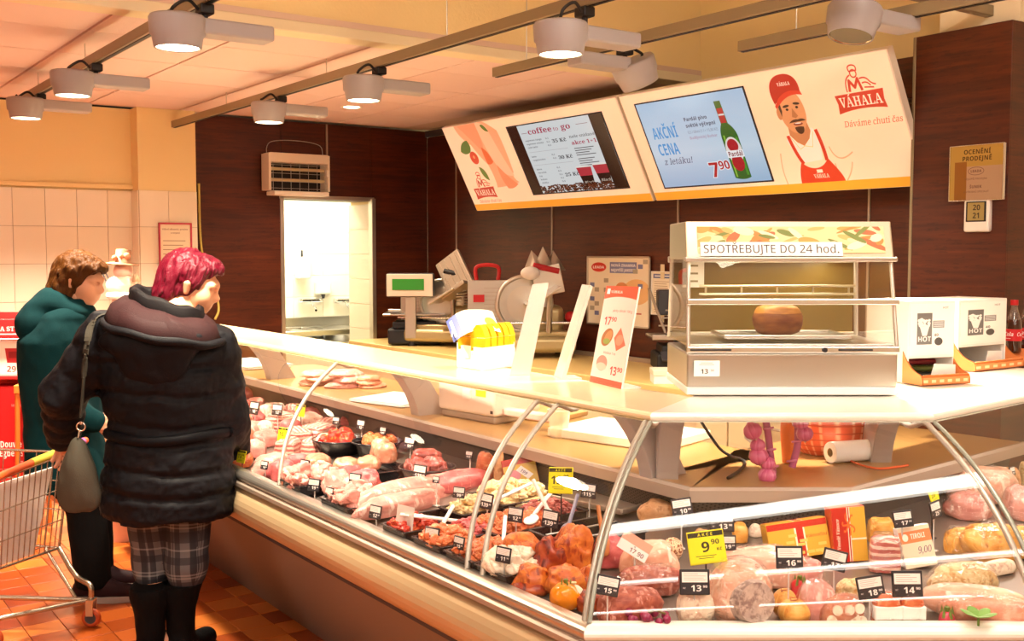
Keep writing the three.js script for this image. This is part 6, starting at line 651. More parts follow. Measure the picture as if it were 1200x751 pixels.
// ---------------------------------------------------------------- people
const Q = (pxc, k) => (x, y, b = 0) => [(x - pxc) / k, EYE - (y - 295) / k, -b];     // joint from picture place, b: further away
function handFields(wr, dir, palm, curl, r = 0.009) {   // five-fingered hand from the wrist: dir along the hand, palm the palm's facing
  const d = V(...dir).normalize(), p = V(...palm).normalize(), s = new THREE.Vector3().crossVectors(d, p).normalize(), w = V(...wr), at = (a, b, c) => { const q = w.clone().addScaledVector(d, a).addScaledVector(s, b).addScaledVector(p, c); return [q.x, q.y, q.z]; };
  const palmF = [cap(at(0, 0, 0), at(0.02, 0, 0), 0.024, 0.026), cap(at(0.03, -0.022, 0), at(0.085, -0.03, 0), 0.016, 0.012), cap(at(0.03, 0, 0), at(0.09, 0, 0), 0.018, 0.013), cap(at(0.03, 0.022, 0), at(0.085, 0.03, 0), 0.016, 0.012)];
  const fing = [];
  [[-0.032, 0.06], [-0.011, 0.073], [0.011, 0.069], [0.031, 0.054]].forEach(([b, L], i) => { let a = 0.088 - Math.abs(b) * 0.2, c = 0, ang = curl * 0.5; let prev = at(a, b, 0); for (const f of [0.45, 0.32, 0.23]) { a += Math.cos(ang) * L * f; c += Math.sin(ang) * L * f; const nx = at(a, b, c); fing.push(cap(prev, nx, r, r * 0.85)); prev = nx; ang += curl * 0.6; } });
  fing.push(cap(at(0.03, -0.03, 0.005), at(0.06, -0.055, 0.02), 0.012, 0.01), cap(at(0.06, -0.055, 0.02), at(0.09, -0.05, 0.035), 0.01, 0.008));
  const pf = blend(palmF, 0.015); return (x, y, z) => { let f = pf(x, y, z); for (const g of fing) f = smin(f, g(x, y, z), 0.006); return f; };
}
function headFields(c, yaw, pitch, tilt = 0) {   // head of unit size about c, looking along +x turned by yaw
  const m = new THREE.Matrix4().makeRotationFromEuler(new THREE.Euler(tilt, yaw, pitch, 'YZX')).invert(), e = m.elements;
  const parts = [ell([-0.012, 0.03, 0], [0.098, 0.092, 0.075]), ell([0.03, -0.03, 0], [0.062, 0.085, 0.058]), ell([0.05, -0.078, 0], [0.032, 0.026, 0.036]), cap([0.086, 0.012, 0], [0.108, -0.018, 0], 0.009, 0.012), cap([0.092, -0.022, -0.01], [0.092, -0.022, 0.01], 0.009, 0.009), cap([0.08, -0.048, -0.018], [0.08, -0.048, 0.018], 0.01, 0.01), cap([0.078, -0.058, -0.014], [0.078, -0.058, 0.014], 0.009, 0.009), cap([0.078, 0.026, -0.05], [0.086, 0.03, 0], 0.012, 0.012), cap([0.078, 0.026, 0.05], [0.086, 0.03, 0], 0.012, 0.012), ell([0.055, -0.025, 0.04], [0.03, 0.03, 0.025]), ell([0.055, -0.025, -0.04], [0.03, 0.03, 0.025])];
  const ears = [1, -1].map((s) => cap([-0.012, 0.012, s * 0.076], [-0.008, -0.022, s * 0.072], 0.017, 0.01)), lid = [1, -1].map((s) => ell([0.078, 0.008, s * 0.03], [0.012, 0.01, 0.014]));
  const f = blend(parts, 0.025);
  const warp = (g) => (x, y, z) => { const a = x - c[0], b = y - c[1], d = z - c[2]; return g(e[0] * a + e[4] * b + e[8] * d, e[1] * a + e[5] * b + e[9] * d, e[2] * a + e[6] * b + e[10] * d); };
  return { warp, head: warp((x, y, z) => { let v = f(x, y, z); v = Math.max(v, -ell([0.098, 0.01, 0.032], [0.02, 0.012, 0.018])(x, y, z) * 0.6); v = Math.max(v, -ell([0.098, 0.01, -0.032], [0.02, 0.012, 0.018])(x, y, z) * 0.6); for (const q of lid) v = smin(v, q(x, y, z), 0.006); for (const q of ears) v = smin(v, q(x, y, z), 0.008); return v; }) };
}
const bb = (f, lo, hi, h) => nets(f, V(...lo), V(...hi), h);
const cloth = (c, r = 0.85, k = 0.25) => specLess(tri(std(c, r, 0, { bumpMap: grain, bumpScale: 0.0006 }), 0.12), k);
function person(px, d, label) { const p = atD(px, 400, d); return thing('person', label, 'person', V(p.x, 0, p.z), -YAW); }
// shopper in the dark quilted coat, seen from behind
{ const D = 4.08, k = FOCAL / D, J = Q(195, k), t = person(195, D, 'shopper with short dark red hair in a black quilted coat, plaid trousers and black boots');
  const lo = J(160, 782, -0.03), face = -0.35;
  const S = { neck: J(203, 372, 0.02), head: J(219, 336, 0.06), shL: J(128, 392, -0.02), shR: J(250, 408, 0.02), elL: J(75, 462, -0.02), wrL: J(58, 515, 0.1), elR: J(258, 500, 0.1), wrR: J(250, 548, 0.28), hipL: J(172, 585, 0.0), hipR: J(215, 585, 0.03), knL: J(166, 668, 0.06), knR: J(212, 668, 0.02), anL: [J(172, 0)[0], 0.09, 0.03], anR: [J(203, 0)[0], 0.09, -0.02] };
  const hd = headFields(S.head, 0.25, -0.3);
  const bodyF = blend([cap(S.neck, S.head, 0.052, 0.05), cap(S.neck, J(190, 430, 0), 0.06, 0.13), cap(J(190, 430, 0), J(192, 570, 0.02), 0.13, 0.14), cap(S.neck, S.shL, 0.05, 0.06), cap(S.neck, S.shR, 0.05, 0.06), cap(S.shL, S.elL, 0.05, 0.04), cap(S.elL, S.wrL, 0.04, 0.025), cap(S.shR, S.elR, 0.05, 0.04), cap(S.elR, S.wrR, 0.04, 0.025), cap(S.hipL, S.knL, 0.085, 0.06), cap(S.knL, S.anL, 0.055, 0.035), cap(S.hipR, S.knR, 0.085, 0.06), cap(S.knR, S.anR, 0.055, 0.035), cap(S.anL, [S.anL[0], 0.035, -0.13], 0.04, 0.03), cap(S.anR, [S.anR[0] + 0.04, 0.035, -0.15], 0.04, 0.03)], 0.05);
  const hL = handFields(S.wrL, [-0.15, -0.75, -0.4], [-0.3, -0.6, 0.6], 0.9), hR = handFields(S.wrR, [0.1, -0.4, -0.9], [-1, 0, 0], 0.5);
  obj('body', [bb(bodyF, [-0.75, -0.02, -0.5], [0.45, 1.52, 0.3], 0.014), bb(hd.head, [S.head[0] - 0.16, S.head[1] - 0.16, S.head[2] - 0.16], [S.head[0] + 0.16, S.head[1] + 0.17, S.head[2] + 0.16], 0.0045), bb(hL, [S.wrL[0] - 0.17, S.wrL[1] - 0.2, S.wrL[2] - 0.2], [S.wrL[0] + 0.12, S.wrL[1] + 0.05, S.wrL[2] + 0.08], 0.004), bb(hR, [S.wrR[0] - 0.12, S.wrR[1] - 0.18, S.wrR[2] - 0.22], [S.wrR[0] + 0.12, S.wrR[1] + 0.06, S.wrR[2] + 0.06], 0.005)], M.skin, t);
  // short dark red hair
  const hairF = hd.warp((x, y, z) => { const n = 0.01 * nz(x * 40, y * 14, z * 40) + 0.004 * nz(x * 120, y * 30, z * 120); let v = smin(ell([-0.025, 0.045, 0], [0.108, 0.1, 0.092])(x, y, z), ell([-0.07, -0.035, 0], [0.062, 0.1, 0.08])(x, y, z), 0.03); v = smin(v, ell([0.05, 0.085, 0.0], [0.06, 0.045, 0.07])(x, y, z), 0.02); const cut = ell([0.11, -0.03, 0], [0.085, 0.105, 0.2])(x, y, z); v = Math.max(v, -cut); v = Math.max(v, -ell([0.0, -0.03, 0.1], [0.03, 0.05, 0.035])(x, y, z)); return v - n; });
  const hb = (c, f, h, r) => bb(f, [c[0] - r, c[1] - r, c[2] - r], [c[0] + r, c[1] + r, c[2] + r], h);
  obj('hair', hb(S.head, hairF, 0.005, 0.2), specLess(tri(std(0x520318, 0.45, 0, { bumpMap: grain, bumpScale: 0.0015 }), 0.12), 0.45), t);
  // coat: quilted sack with puffed channels
  const H = (y) => EYE - (y - 295) / k, rows = [420, 455, 492, 512, 545, 572, 602].map(H);
  const quilt = (y, x, z) => { let m = 1; const yy = y + 0.012 * Math.sin(x * 9 + z * 5) + 0.06 * Math.abs(x - 0.01) * (y > 1.0 ? 1 : 0.4) + 0.012 * nz(x * 7, y * 5, z * 7); for (const r of rows) { const q = Math.abs(yy - r); m = Math.min(m, q / 0.02); } return 0.012 * Math.min(1, Math.max(0, m)); };
  const prof = [[H(372), 0.09, 0.08, 0.02], [H(390), 0.19, 0.13, -0.01], [H(420), 0.232, 0.165, -0.01], [H(460), 0.232, 0.172, -0.005], [H(504), 0.215, 0.165, 0.0], [H(530), 0.228, 0.175, 0.0], [H(570), 0.243, 0.19, -0.005], [H(604), 0.243, 0.19, -0.01]];
  const pr = (y, i) => { if (y >= prof[0][0]) return prof[0][i]; for (let j = 1; j < prof.length; j++) if (y >= prof[j][0]) { const a = prof[j - 1], b = prof[j], s = (a[0] - y) / (a[0] - b[0]), q = s * s * (3 - 2 * s); return a[i] + (b[i] - a[i]) * q; } return prof[prof.length - 1][i]; };
  const trunk = (x, y, z) => { const w = pr(y, 1), d = pr(y, 2), c = pr(y, 3), q = Math.hypot((x - c) / w, (z + 0.005) / d); let v = (q - 1) * Math.min(w, d); v -= quilt(y, x, z); v = Math.max(v, H(606) - y + 0.008 * Math.sin(x * 20), y - H(372)); return v; };
  const ring = (a, b, n, ra, rb) => { const f = cap(a, b, ra, rb), dx = b[0] - a[0], dy = b[1] - a[1], dz = b[2] - a[2], L = dx * dx + dy * dy + dz * dz; return (x, y, z) => { const s = ((x - a[0]) * dx + (y - a[1]) * dy + (z - a[2]) * dz) / L; return f(x, y, z) - 0.008 * Math.abs(Math.sin(s * n * Math.PI)) - 0.004 * nz(x * 22, y * 22, z * 22); }; };
  const coatF = (x, y, z) => { let v = trunk(x, y, z); v = smin(v, ring(S.shL, S.elL, 3, 0.092, 0.078)(x, y, z), 0.06); v = smin(v, ring(S.elL, S.wrL, 3, 0.078, 0.062)(x, y, z), 0.03); v = smin(v, ring(S.shR, S.elR, 3, 0.085, 0.076)(x, y, z), 0.05); v = smin(v, ring(S.elR, S.wrR, 2, 0.076, 0.06)(x, y, z), 0.03); return v - 0.006 * nz(x * 12, y * 16, z * 12) - 0.005 * Math.abs(nz(x * 16 + y * 14, y * 26 - x * 10, z * 16)) - 0.0025 * nz(x * 45, y * 36, z * 45); };
  const coatM = cloth(0x0a0a10, 0.6, 0.35);
  obj('coat', bb(coatF, [-0.66, 0.5, -0.5], [0.42, 1.46, 0.32], 0.011), coatM, t);
  const hoodF = (x, y, z) => { const c = J(193, 396, -0.14); let v = smin(ell([c[0], c[1], c[2]], [0.2, 0.075, 0.06])(x, y, z), ell([c[0] + 0.01, c[1] - 0.085, c[2] + 0.01], [0.12, 0.09, 0.045])(x, y, z), 0.07); v -= 0.006 * Math.abs(nz(x * 10 + 3, y * 12, z * 10)); return v - 0.006 * nz(x * 16, y * 16, z * 16); };
  obj('hood', bb(hoodF, [-0.3, 1.0, -0.1], [0.3, 1.5, 0.3], 0.01), coatM, t);
  const n0 = J(200, 365, -0.02);
  const band = (prof, tilt) => { const pos = [], idx = [], n = 48, m = prof.length; for (let i = 0; i < n; i++) { const a = i / n * Math.PI * 2; for (const [r, h, dz] of prof) pos.push(n0[0] - 0.005 + Math.cos(a) * r * 1.28, n0[1] + h - Math.cos(a) * 0.042 + tilt * Math.sin(a) + 0.004 * Math.sin(a * 7 + r * 40), n0[2] + (dz || 0) + Math.sin(a) * r); } for (let i = 0; i < n; i++) for (let j = 0; j < m; j++) { const A = i * m + j, B = i * m + (j + 1) % m, C = ((i + 1) % n) * m + j, E = ((i + 1) % n) * m + (j + 1) % m; idx.push(A, C, B, B, C, E); } const g = new THREE.BufferGeometry(); g.setAttribute('position', new THREE.Float32BufferAttribute(pos, 3)); g.setIndex(idx); g.computeVertexNormals(); return g; };
  obj('hood_lining', band([[0.09, 0.022, 0], [0.12, 0.02, 0.022], [0.152, -0.008, 0.038], [0.168, -0.056, 0.048], [0.15, -0.085, 0.045], [0.1, -0.05, 0.01]], -0.01), cloth(0x2a1315, 0.7, 0.35), t).userData.label = 'brownish hood lining'; obj('hood_rim', band(arc(0.163, -0.073, 0.02, 0.018, 0, 360, 8).slice(0, -1).map(([r, h]) => [r, h, 0.045]), -0.01), coatM, t); obj('collar', band([[0.075, -0.02], [0.08, 0.045], [0.092, 0.062], [0.108, 0.05], [0.112, 0.0], [0.1, -0.03]], -0.005), cloth(0x0c080b, 0.6, 0.4), t);
  obj('belt', (() => { const pts = []; for (let i = 0; i <= 24; i++) { const a = i / 24 * Math.PI * 2; pts.push(V(Math.cos(a) * 0.226, H(508) + 0.006 * Math.sin(a * 3), -0.005 + Math.sin(a) * 0.176)); } const g = new THREE.TubeGeometry(new THREE.CatmullRomCurve3(pts, true), 60, 0.02, 8, true); g.translate(0, -H(508), 0); g.scale(1, 1.1, 1); g.translate(0, H(508), 0); return g; })(), cloth(0x08080d, 0.55), t);
  const plaid = canvas(256, 256, (g, w, h) => { g.fillStyle = '#2c2b30'; g.fillRect(0, 0, w, h); g.globalAlpha = 0.5; g.fillStyle = '#8a8684'; for (const x of [20, 34, 150]) g.fillRect(x, 0, 10, h); g.fillRect(70, 0, 46, h); g.fillRect(186, 0, 30, h); g.fillStyle = '#17161c'; for (const x of [118, 230]) g.fillRect(x, 0, 24, h); g.fillStyle = '#9a9694'; for (const y of [30, 46, 160]) g.fillRect(0, y, w, 9); g.fillStyle = '#121118'; g.fillRect(0, 70, w, 56); g.fillRect(0, 200, w, 36); g.globalAlpha = 1; }); plaid.wrapS = plaid.wrapT = THREE.RepeatWrapping;
  const leg = (a, b, c, ra, rb, rc) => blend([cap(a, b, ra, rb), cap(b, c, rb, rc)], 0.03), mid = (a, b, s) => a.map((v, i) => v + (b[i] - v) * s);
  const tl = leg(S.hipL, S.knL, mid(S.knL, S.anL, 0.14), 0.1, 0.072, 0.066), tr = leg(S.hipR, S.knR, mid(S.knR, S.anR, 0.14), 0.1, 0.076, 0.068), cutY = H(697);
  obj('trousers', bb((x, y, z) => Math.max(smin(tl(x, y, z), tr(x, y, z), 0.02), cutY - y) - 0.003 * nz(x * 20, y * 12, z * 20), [-0.3, 0.2, -0.35], [0.35, 0.8, 0.25], 0.01), tri(print(plaid, 0.85), 0.2), t);
  const bootM = cloth(0x060506, 0.8);
  for (const [kn, an, dx] of [[S.knL, S.anL, 0], [S.knR, S.anR, 0.05]]) { const top = mid(kn, an, 0.1); const b = obj('boot', bb((x, y, z) => Math.max(blend([cap(top, [an[0], 0.3, an[2]], 0.074, 0.066), cap([an[0], 0.3, an[2]], an, 0.066, 0.05), cap([an[0], 0.06, an[2] + 0.03], [an[0] + dx, 0.045, an[2] - 0.17], 0.048, 0.042)], 0.04)(x, y, z) - 0.003 * nz(x * 18, y * 18, z * 18), 0.004 - y, y - H(690)), [an[0] - 0.14, -0.01, an[2] - 0.3], [an[0] + 0.16, 0.42, an[2] + 0.2], 0.009), bootM, t); obj('sole', rbox(0.09, 0.022, 0.27, 0.01, an[0] + dx * 0.5, 0.011, an[2] - 0.075, 0, -dx * 3), M.black, b); }
  // handbag on its long strap
  const wp = (x, y, b) => V(...J(x, y, b)), bag = thing('handbag', 'grey brown shoulder bag hanging on a long strap at the back of the quilted coat', 'handbag', t.position.clone(), -YAW), bagM = cloth(0x4a463c, 0.7);
  const bc = J(101, 551, -0.11); obj('bag_body', bb((x, y, z) => { const a = (x - bc[0]) / 0.072, b = (y - bc[1]) / 0.145, c = (z - bc[2]) / 0.045, w = 1 + 0.55 * b; return (Math.hypot(a * w, b, c) - 1) * 0.045 - 0.003 * nz(x * 25, y * 12, z * 25); }, [bc[0] - 0.1, bc[1] - 0.18, bc[2] - 0.08], [bc[0] + 0.1, bc[1] + 0.18, bc[2] + 0.08], 0.007), bagM, bag);
  obj('strap', (() => { const a = wp(124, 372, -0.1), pts = [wp(150, 368, 0.0), a, wp(121, 400, -0.16), wp(114, 440, -0.14), wp(107, 484, -0.12)], c = new THREE.CatmullRomCurve3(pts), g = []; const n = 30; for (let i = 0; i < n; i++) { const p = c.getPoint(i / n), q = c.getPoint((i + 1) / n), d = q.clone().sub(p), b = new THREE.BoxGeometry(0.026, d.length() * 1.05, 0.005); b.applyQuaternion(new THREE.Quaternion().setFromUnitVectors(V(0, 1, 0), d.normalize())); const m = p.add(q).multiplyScalar(0.5); b.translate(m.x, m.y, m.z); g.push(b); } return g; })(), cloth(0x39352e, 0.6), bag);
  const r0 = wp(107, 489, -0.12); obj('metal_ring', [new THREE.TorusGeometry(0.016, 0.0035, 8, 20).translate(r0.x, r0.y - 0.02, r0.z), rod(r0, r0.clone().add(V(0, -0.012, 0)), 0.005), rod(r0.clone().add(V(-0.006, -0.035, 0)), r0.clone().add(V(-0.01, -0.062, 0.005)), 0.004)], M.chrome, bag);
}
// shopper in the teal jacket, in profile
{ const D = 4.95, k = FOCAL / D, J = Q(100, k), t = person(100, D, 'shopper with chin length brown hair in a dark teal hooded jacket and black trousers'), H = (y) => EYE - (y - 295) / k;
  const S = { neck: J(80, 366, 0), head: J(94, 330, 0.02), shL: J(66, 388, 0.12), shR: J(78, 392, -0.13), elL: J(90, 460, 0.18), wrL: J(128, 478, 0.22), elR: J(85, 470, -0.17), wrR: J(120, 490, -0.12), hipL: J(84, 560, 0.09), hipR: J(88, 560, -0.07), anL: [J(96, 0)[0] + 0.0, 0.09, -0.1], anR: [J(112, 0)[0], 0.09, 0.1] };
  S.knL = [S.hipL[0] + 0.04, 0.48, -0.1]; S.knR = [S.hipR[0] + 0.06, 0.48, 0.08];
  const hd = headFields(S.head, -0.08, -0.22), bodyF = blend([cap(S.neck, S.head, 0.05, 0.05), cap(S.neck, J(74, 440, 0), 0.055, 0.12), cap(J(74, 440, 0), J(80, 560, 0), 0.12, 0.14), cap(S.shL, S.elL, 0.05, 0.04), cap(S.elL, S.wrL, 0.04, 0.025), cap(S.shR, S.elR, 0.05, 0.04), cap(S.elR, S.wrR, 0.04, 0.025), cap(S.hipL, S.knL, 0.085, 0.06), cap(S.knL, S.anL, 0.055, 0.035), cap(S.hipR, S.knR, 0.085, 0.06), cap(S.knR, S.anR, 0.055, 0.035)], 0.05);
  const hL = handFields(S.wrL, [1, -0.2, 0], [0, -0.3, 1], 0.5), hR = handFields(S.wrR, [1, -0.2, -0.2], [0, -0.3, -1], 0.5), hx = (f, w) => bb(f, [w[0] - 0.06, w[1] - 0.15, w[2] - 0.13], [w[0] + 0.2, w[1] + 0.1, w[2] + 0.13], 0.0045);
  obj('body', [bb(bodyF, [-0.5, -0.01, -0.45], [0.4, 1.55, 0.4], 0.014), bb(hd.head, [S.head[0] - 0.16, S.head[1] - 0.16, S.head[2] - 0.16], [S.head[0] + 0.16, S.head[1] + 0.17, S.head[2] + 0.16], 0.0045), hx(hL, S.wrL), hx(hR, S.wrR)], M.skin, t);
  const hairF = hd.warp((x, y, z) => { const n = 0.009 * nz(x * 30, y * 16, z * 50) + 0.004 * nz(x * 90, y * 26, z * 110); let v = smin(ell([-0.022, 0.045, 0], [0.112, 0.1, 0.096])(x, y, z), ell([-0.06, -0.05, 0], [0.085, 0.125, 0.098])(x, y, z), 0.03); v = smin(v, ell([0.06, 0.075, 0], [0.052, 0.04, 0.07])(x, y, z), 0.025); v = Math.max(v, -ell([0.115, -0.045, 0], [0.088, 0.115, 0.25])(x, y, z)); return v - n; });
  obj('hair', bb(hairF, [S.head[0] - 0.2, S.head[1] - 0.2, S.head[2] - 0.2], [S.head[0] + 0.2, S.head[1] + 0.2, S.head[2] + 0.2], 0.005), specLess(tri(std(0x4a2806, 0.5, 0, { bumpMap: grain, bumpScale: 0.0015 }), 0.12), 0.35), t);
  obj('lips', bb(hd.warp(blend([cap([0.086, -0.046, -0.012], [0.086, -0.046, 0.012], 0.008, 0.008), cap([0.084, -0.056, -0.011], [0.084, -0.056, 0.011], 0.007, 0.007)], 0.004)), [S.head[0], S.head[1] - 0.12, S.head[2] - 0.06], [S.head[0] + 0.16, S.head[1] + 0.02, S.head[2] + 0.06], 0.003), M.lip, t);
  const prof = [[H(350), 0.075, 0.08, J(84, 0)[0]], [H(372), 0.13, 0.17, J(78, 0)[0]], [H(400), 0.175, 0.235, J(70, 0)[0]], [H(440), 0.175, 0.22, J(70, 0)[0]], [H(500), 0.165, 0.21, J(72, 0)[0]], [H(570), 0.185, 0.23, J(76, 0)[0]]];
  const pr = (y, i) => { if (y >= prof[0][0]) return prof[0][i]; for (let j = 1; j < prof.length; j++) if (y >= prof[j][0]) { const a = prof[j - 1], b = prof[j], s = (a[0] - y) / (a[0] - b[0]), q = s * s * (3 - 2 * s); return a[i] + (b[i] - a[i]) * q; } return prof[prof.length - 1][i]; };
  const jf = (x, y, z) => { const w = pr(y, 1), d = pr(y, 2), c = pr(y, 3); let v = (Math.hypot((x - c) / w, z / d) - 1) * Math.min(w, d); v = Math.max(v, H(572) - y, y - H(350)); for (const [a, b, ra, rb] of [[S.shL, S.elL, 0.08, 0.066], [S.elL, S.wrL, 0.066, 0.05], [S.shR, S.elR, 0.08, 0.066], [S.elR, S.wrR, 0.066, 0.05]]) v = smin(v, cap(a, b, ra, rb)(x, y, z), 0.05); return v - 0.008 * nz(x * 9, y * 7, z * 9) - 0.003 * nz(x * 24, y * 18, z * 24); };
  const jm = cloth(0x052a2e, 0.95); obj('jacket', bb(jf, [-0.42, 0.45, -0.4], [0.35, 1.45, 0.4], 0.011), jm, t);
  const hoodF = (x, y, z) => { const a = J(52, 380, -0.02), b = J(66, 360, 0), c = J(88, 366, 0); let v = smin(ell(a, [0.105, 0.11, 0.17])(x, y, z), ell(b, [0.1, 0.1, 0.14])(x, y, z), 0.05); v = smin(v, ell(c, [0.1, 0.055, 0.12])(x, y, z), 0.05); return v - 0.009 * nz(x * 12, y * 14, z * 12); };
  obj('hood', bb(hoodF, [-0.4, 1.1, -0.3], [0.2, 1.6, 0.3], 0.01), jm, t);
  const tm = cloth(0x0a0707, 0.9); obj('trousers', bb((x, y, z) => Math.max(smin(blend([cap(S.hipL, S.knL, 0.11, 0.088), cap(S.knL, S.anL, 0.088, 0.08)], 0.03)(x, y, z), blend([cap(S.hipR, S.knR, 0.11, 0.09), cap(S.knR, S.anR, 0.09, 0.082)], 0.03)(x, y, z), 0.02), 0.07 - y) - 0.004 * nz(x * 14, y * 9, z * 14), [-0.35, 0.03, -0.35], [0.35, 0.75, 0.35], 0.011), tm, t);
  for (const an of [S.anL, S.anR]) { const s = obj('shoe', bb((x, y, z) => Math.max(blend([cap([an[0] - 0.05, 0.06, an[2]], [an[0] + 0.05, 0.065, an[2]], 0.045, 0.048), cap([an[0] + 0.05, 0.055, an[2]], [an[0] + 0.17, 0.045, an[2]], 0.042, 0.034)], 0.03)(x, y, z), 0.02 - y), [an[0] - 0.15, 0, an[2] - 0.12], [an[0] + 0.25, 0.16, an[2] + 0.12], 0.008), cloth(0x2c1a1e, 0.7), t); obj('sole', ext(arc(0, 0, 0.15, 0.046, 0, 360, 28).slice(0, -1), 0.024, 0.003).rotateX(-Math.PI / 2).translate(an[0] + 0.055, 0.003, an[2]), std(0xa39a94, 0.7), s); }
}
// ---------------------------------------------------------------- shopping cart
{ const o = atD(95, 500, 4.45).setY(0), t = thing('shopping_cart', 'wire shopping cart with a white flap at the left edge held by the shopper', 'shopping cart', o, -YAW), wire = std(0xb9ac9c, 0.25, 0.9), L = (x, y, d) => { const p = atD(x, y, d).sub(o); return p.applyAxisAngle(V(0, 1, 0), YAW); };
  const A = L(-2, 562, 4.1), B = L(82, 530, 4.62), C2 = L(69, 642, 4.6), D2 = L(-6, 668, 4.12), len = V(-0.75, 0.02, -0.05), len2 = V(-0.68, 0.05, -0.05), R = 0.0045, mixV = (a, b, s) => a.clone().lerp(b, s);
  const fr = obj('basket_frame', [rod(A, B, 0.006), rod(B, C2, 0.006), rod(C2, D2, 0.006), rod(D2, A, 0.006), rod(A, A.clone().add(len), 0.006), rod(B, B.clone().add(len), 0.006), rod(C2, C2.clone().add(len2), 0.006), rod(D2, D2.clone().add(len2), 0.006), rod(A.clone().add(len), B.clone().add(len), 0.006), rod(C2.clone().add(len2), D2.clone().add(len2), 0.006)], wire, t);
  for (let i = 1; i < 12; i++) obj('basket_wire', rod(mixV(A, B, i / 12), mixV(D2, C2, i / 12), 0.0026, 6), wire, fr); for (const s of [0.36, 0.7]) obj('basket_wire', rod(mixV(A, D2, s), mixV(B, C2, s), 0.003, 6), wire, fr);
  for (let i = 1; i < 10; i++) { const u = i / 10; obj('basket_wire', rod(B.clone().addScaledVector(len, u), C2.clone().addScaledVector(len2, u), 0.0026, 6), wire, fr); obj('basket_wire', rod(A.clone().addScaledVector(len, u), D2.clone().addScaledVector(len2, u), 0.0026, 6), wire, fr); obj('basket_wire', rod(C2.clone().addScaledVector(len2, u), D2.clone().addScaledVector(len2, u), 0.0026, 6), wire, fr); }
  for (const s of [0.3, 0.6]) obj('basket_wire', rod(mixV(B, C2, s), mixV(B.clone().add(len), C2.clone().add(len2), s), 0.003, 6), wire, fr);
  const off = V(-0.03, 0, 0); obj('child_flap', slab(...[mixV(D2, C2, 0.04), mixV(D2, C2, 0.7), mixV(mixV(A, B, 0.86), mixV(D2, C2, 0.8), 0.12), mixV(mixV(A, B, 0.04), mixV(D2, C2, 0.04), 0.08)].map((p) => p.clone().add(off)), 0.006), std(0xf0e8e2, 0.5), t);
  const hA = A.clone().add(V(0.02, 0.02, 0.06)), hB = B.clone().add(V(0.05, 0.045, -0.05)); obj('handle', [rod(hA, hB, 0.015, 14)], std(0xd85a24, 0.35), t); obj('handle_sleeve', rod(mixV(hA, hB, 0.36), mixV(hA, hB, 0.62), 0.0165, 14), std(0xc9b83a, 0.35), t); obj('handle_sleeve', rod(mixV(hA, hB, 0.78), mixV(hA, hB, 0.97), 0.0165, 14), std(0xa85a9c, 0.35), t);
  obj('handle_bracket', [rod(hB, B, 0.008), rod(hA, A, 0.008)], wire, t);
  const w1 = L(107, 722, 4.5), w2 = L(-8, 742, 4.25); w1.y = 0.12; w2.y = 0.12; const f1 = w1.clone().add(V(-0.7, 0.02, 0)), f2 = w2.clone().add(V(-0.7, 0.02, 0));
  obj('chassis', [tube([C2, mixV(C2, w1, 0.55), w1.clone().add(V(0, 0.06, 0)), w1], 0.012, 30), tube([D2, mixV(D2, w2, 0.55), w2.clone().add(V(0, 0.11, 0)), w2], 0.012, 30), rod(w1, f1, 0.011), rod(w2, f2, 0.011), rod(w1, w2, 0.011), rod(C2.clone().add(V(-0.06, 0, 0)), w1.clone().add(V(-0.06, 0, 0)), 0.008), rod(f1, f2, 0.011), rod(f1, C2.clone().add(len2), 0.011), rod(f2, D2.clone().add(len2), 0.011)], wire, t);
  for (const p of [w1, w2, f1, f2]) { const w = obj('wheel', new THREE.TorusGeometry(0.028, 0.014, 12, 28).translate(p.x, 0.043, p.z), std(0xb84a1c, 0.5), t); obj('hub', cyl(0.024, 0.024, 0.026, p.x, 0.043, p.z, Math.PI / 2), M.darkGrey, w); obj('fork', [box(0.03, 0.07, 0.004, p.x, 0.09, p.z + 0.022), box(0.03, 0.07, 0.004, p.x, 0.09, p.z - 0.022), box(0.034, 0.008, 0.05, p.x, 0.122, p.z)], M.steel, w); }
}
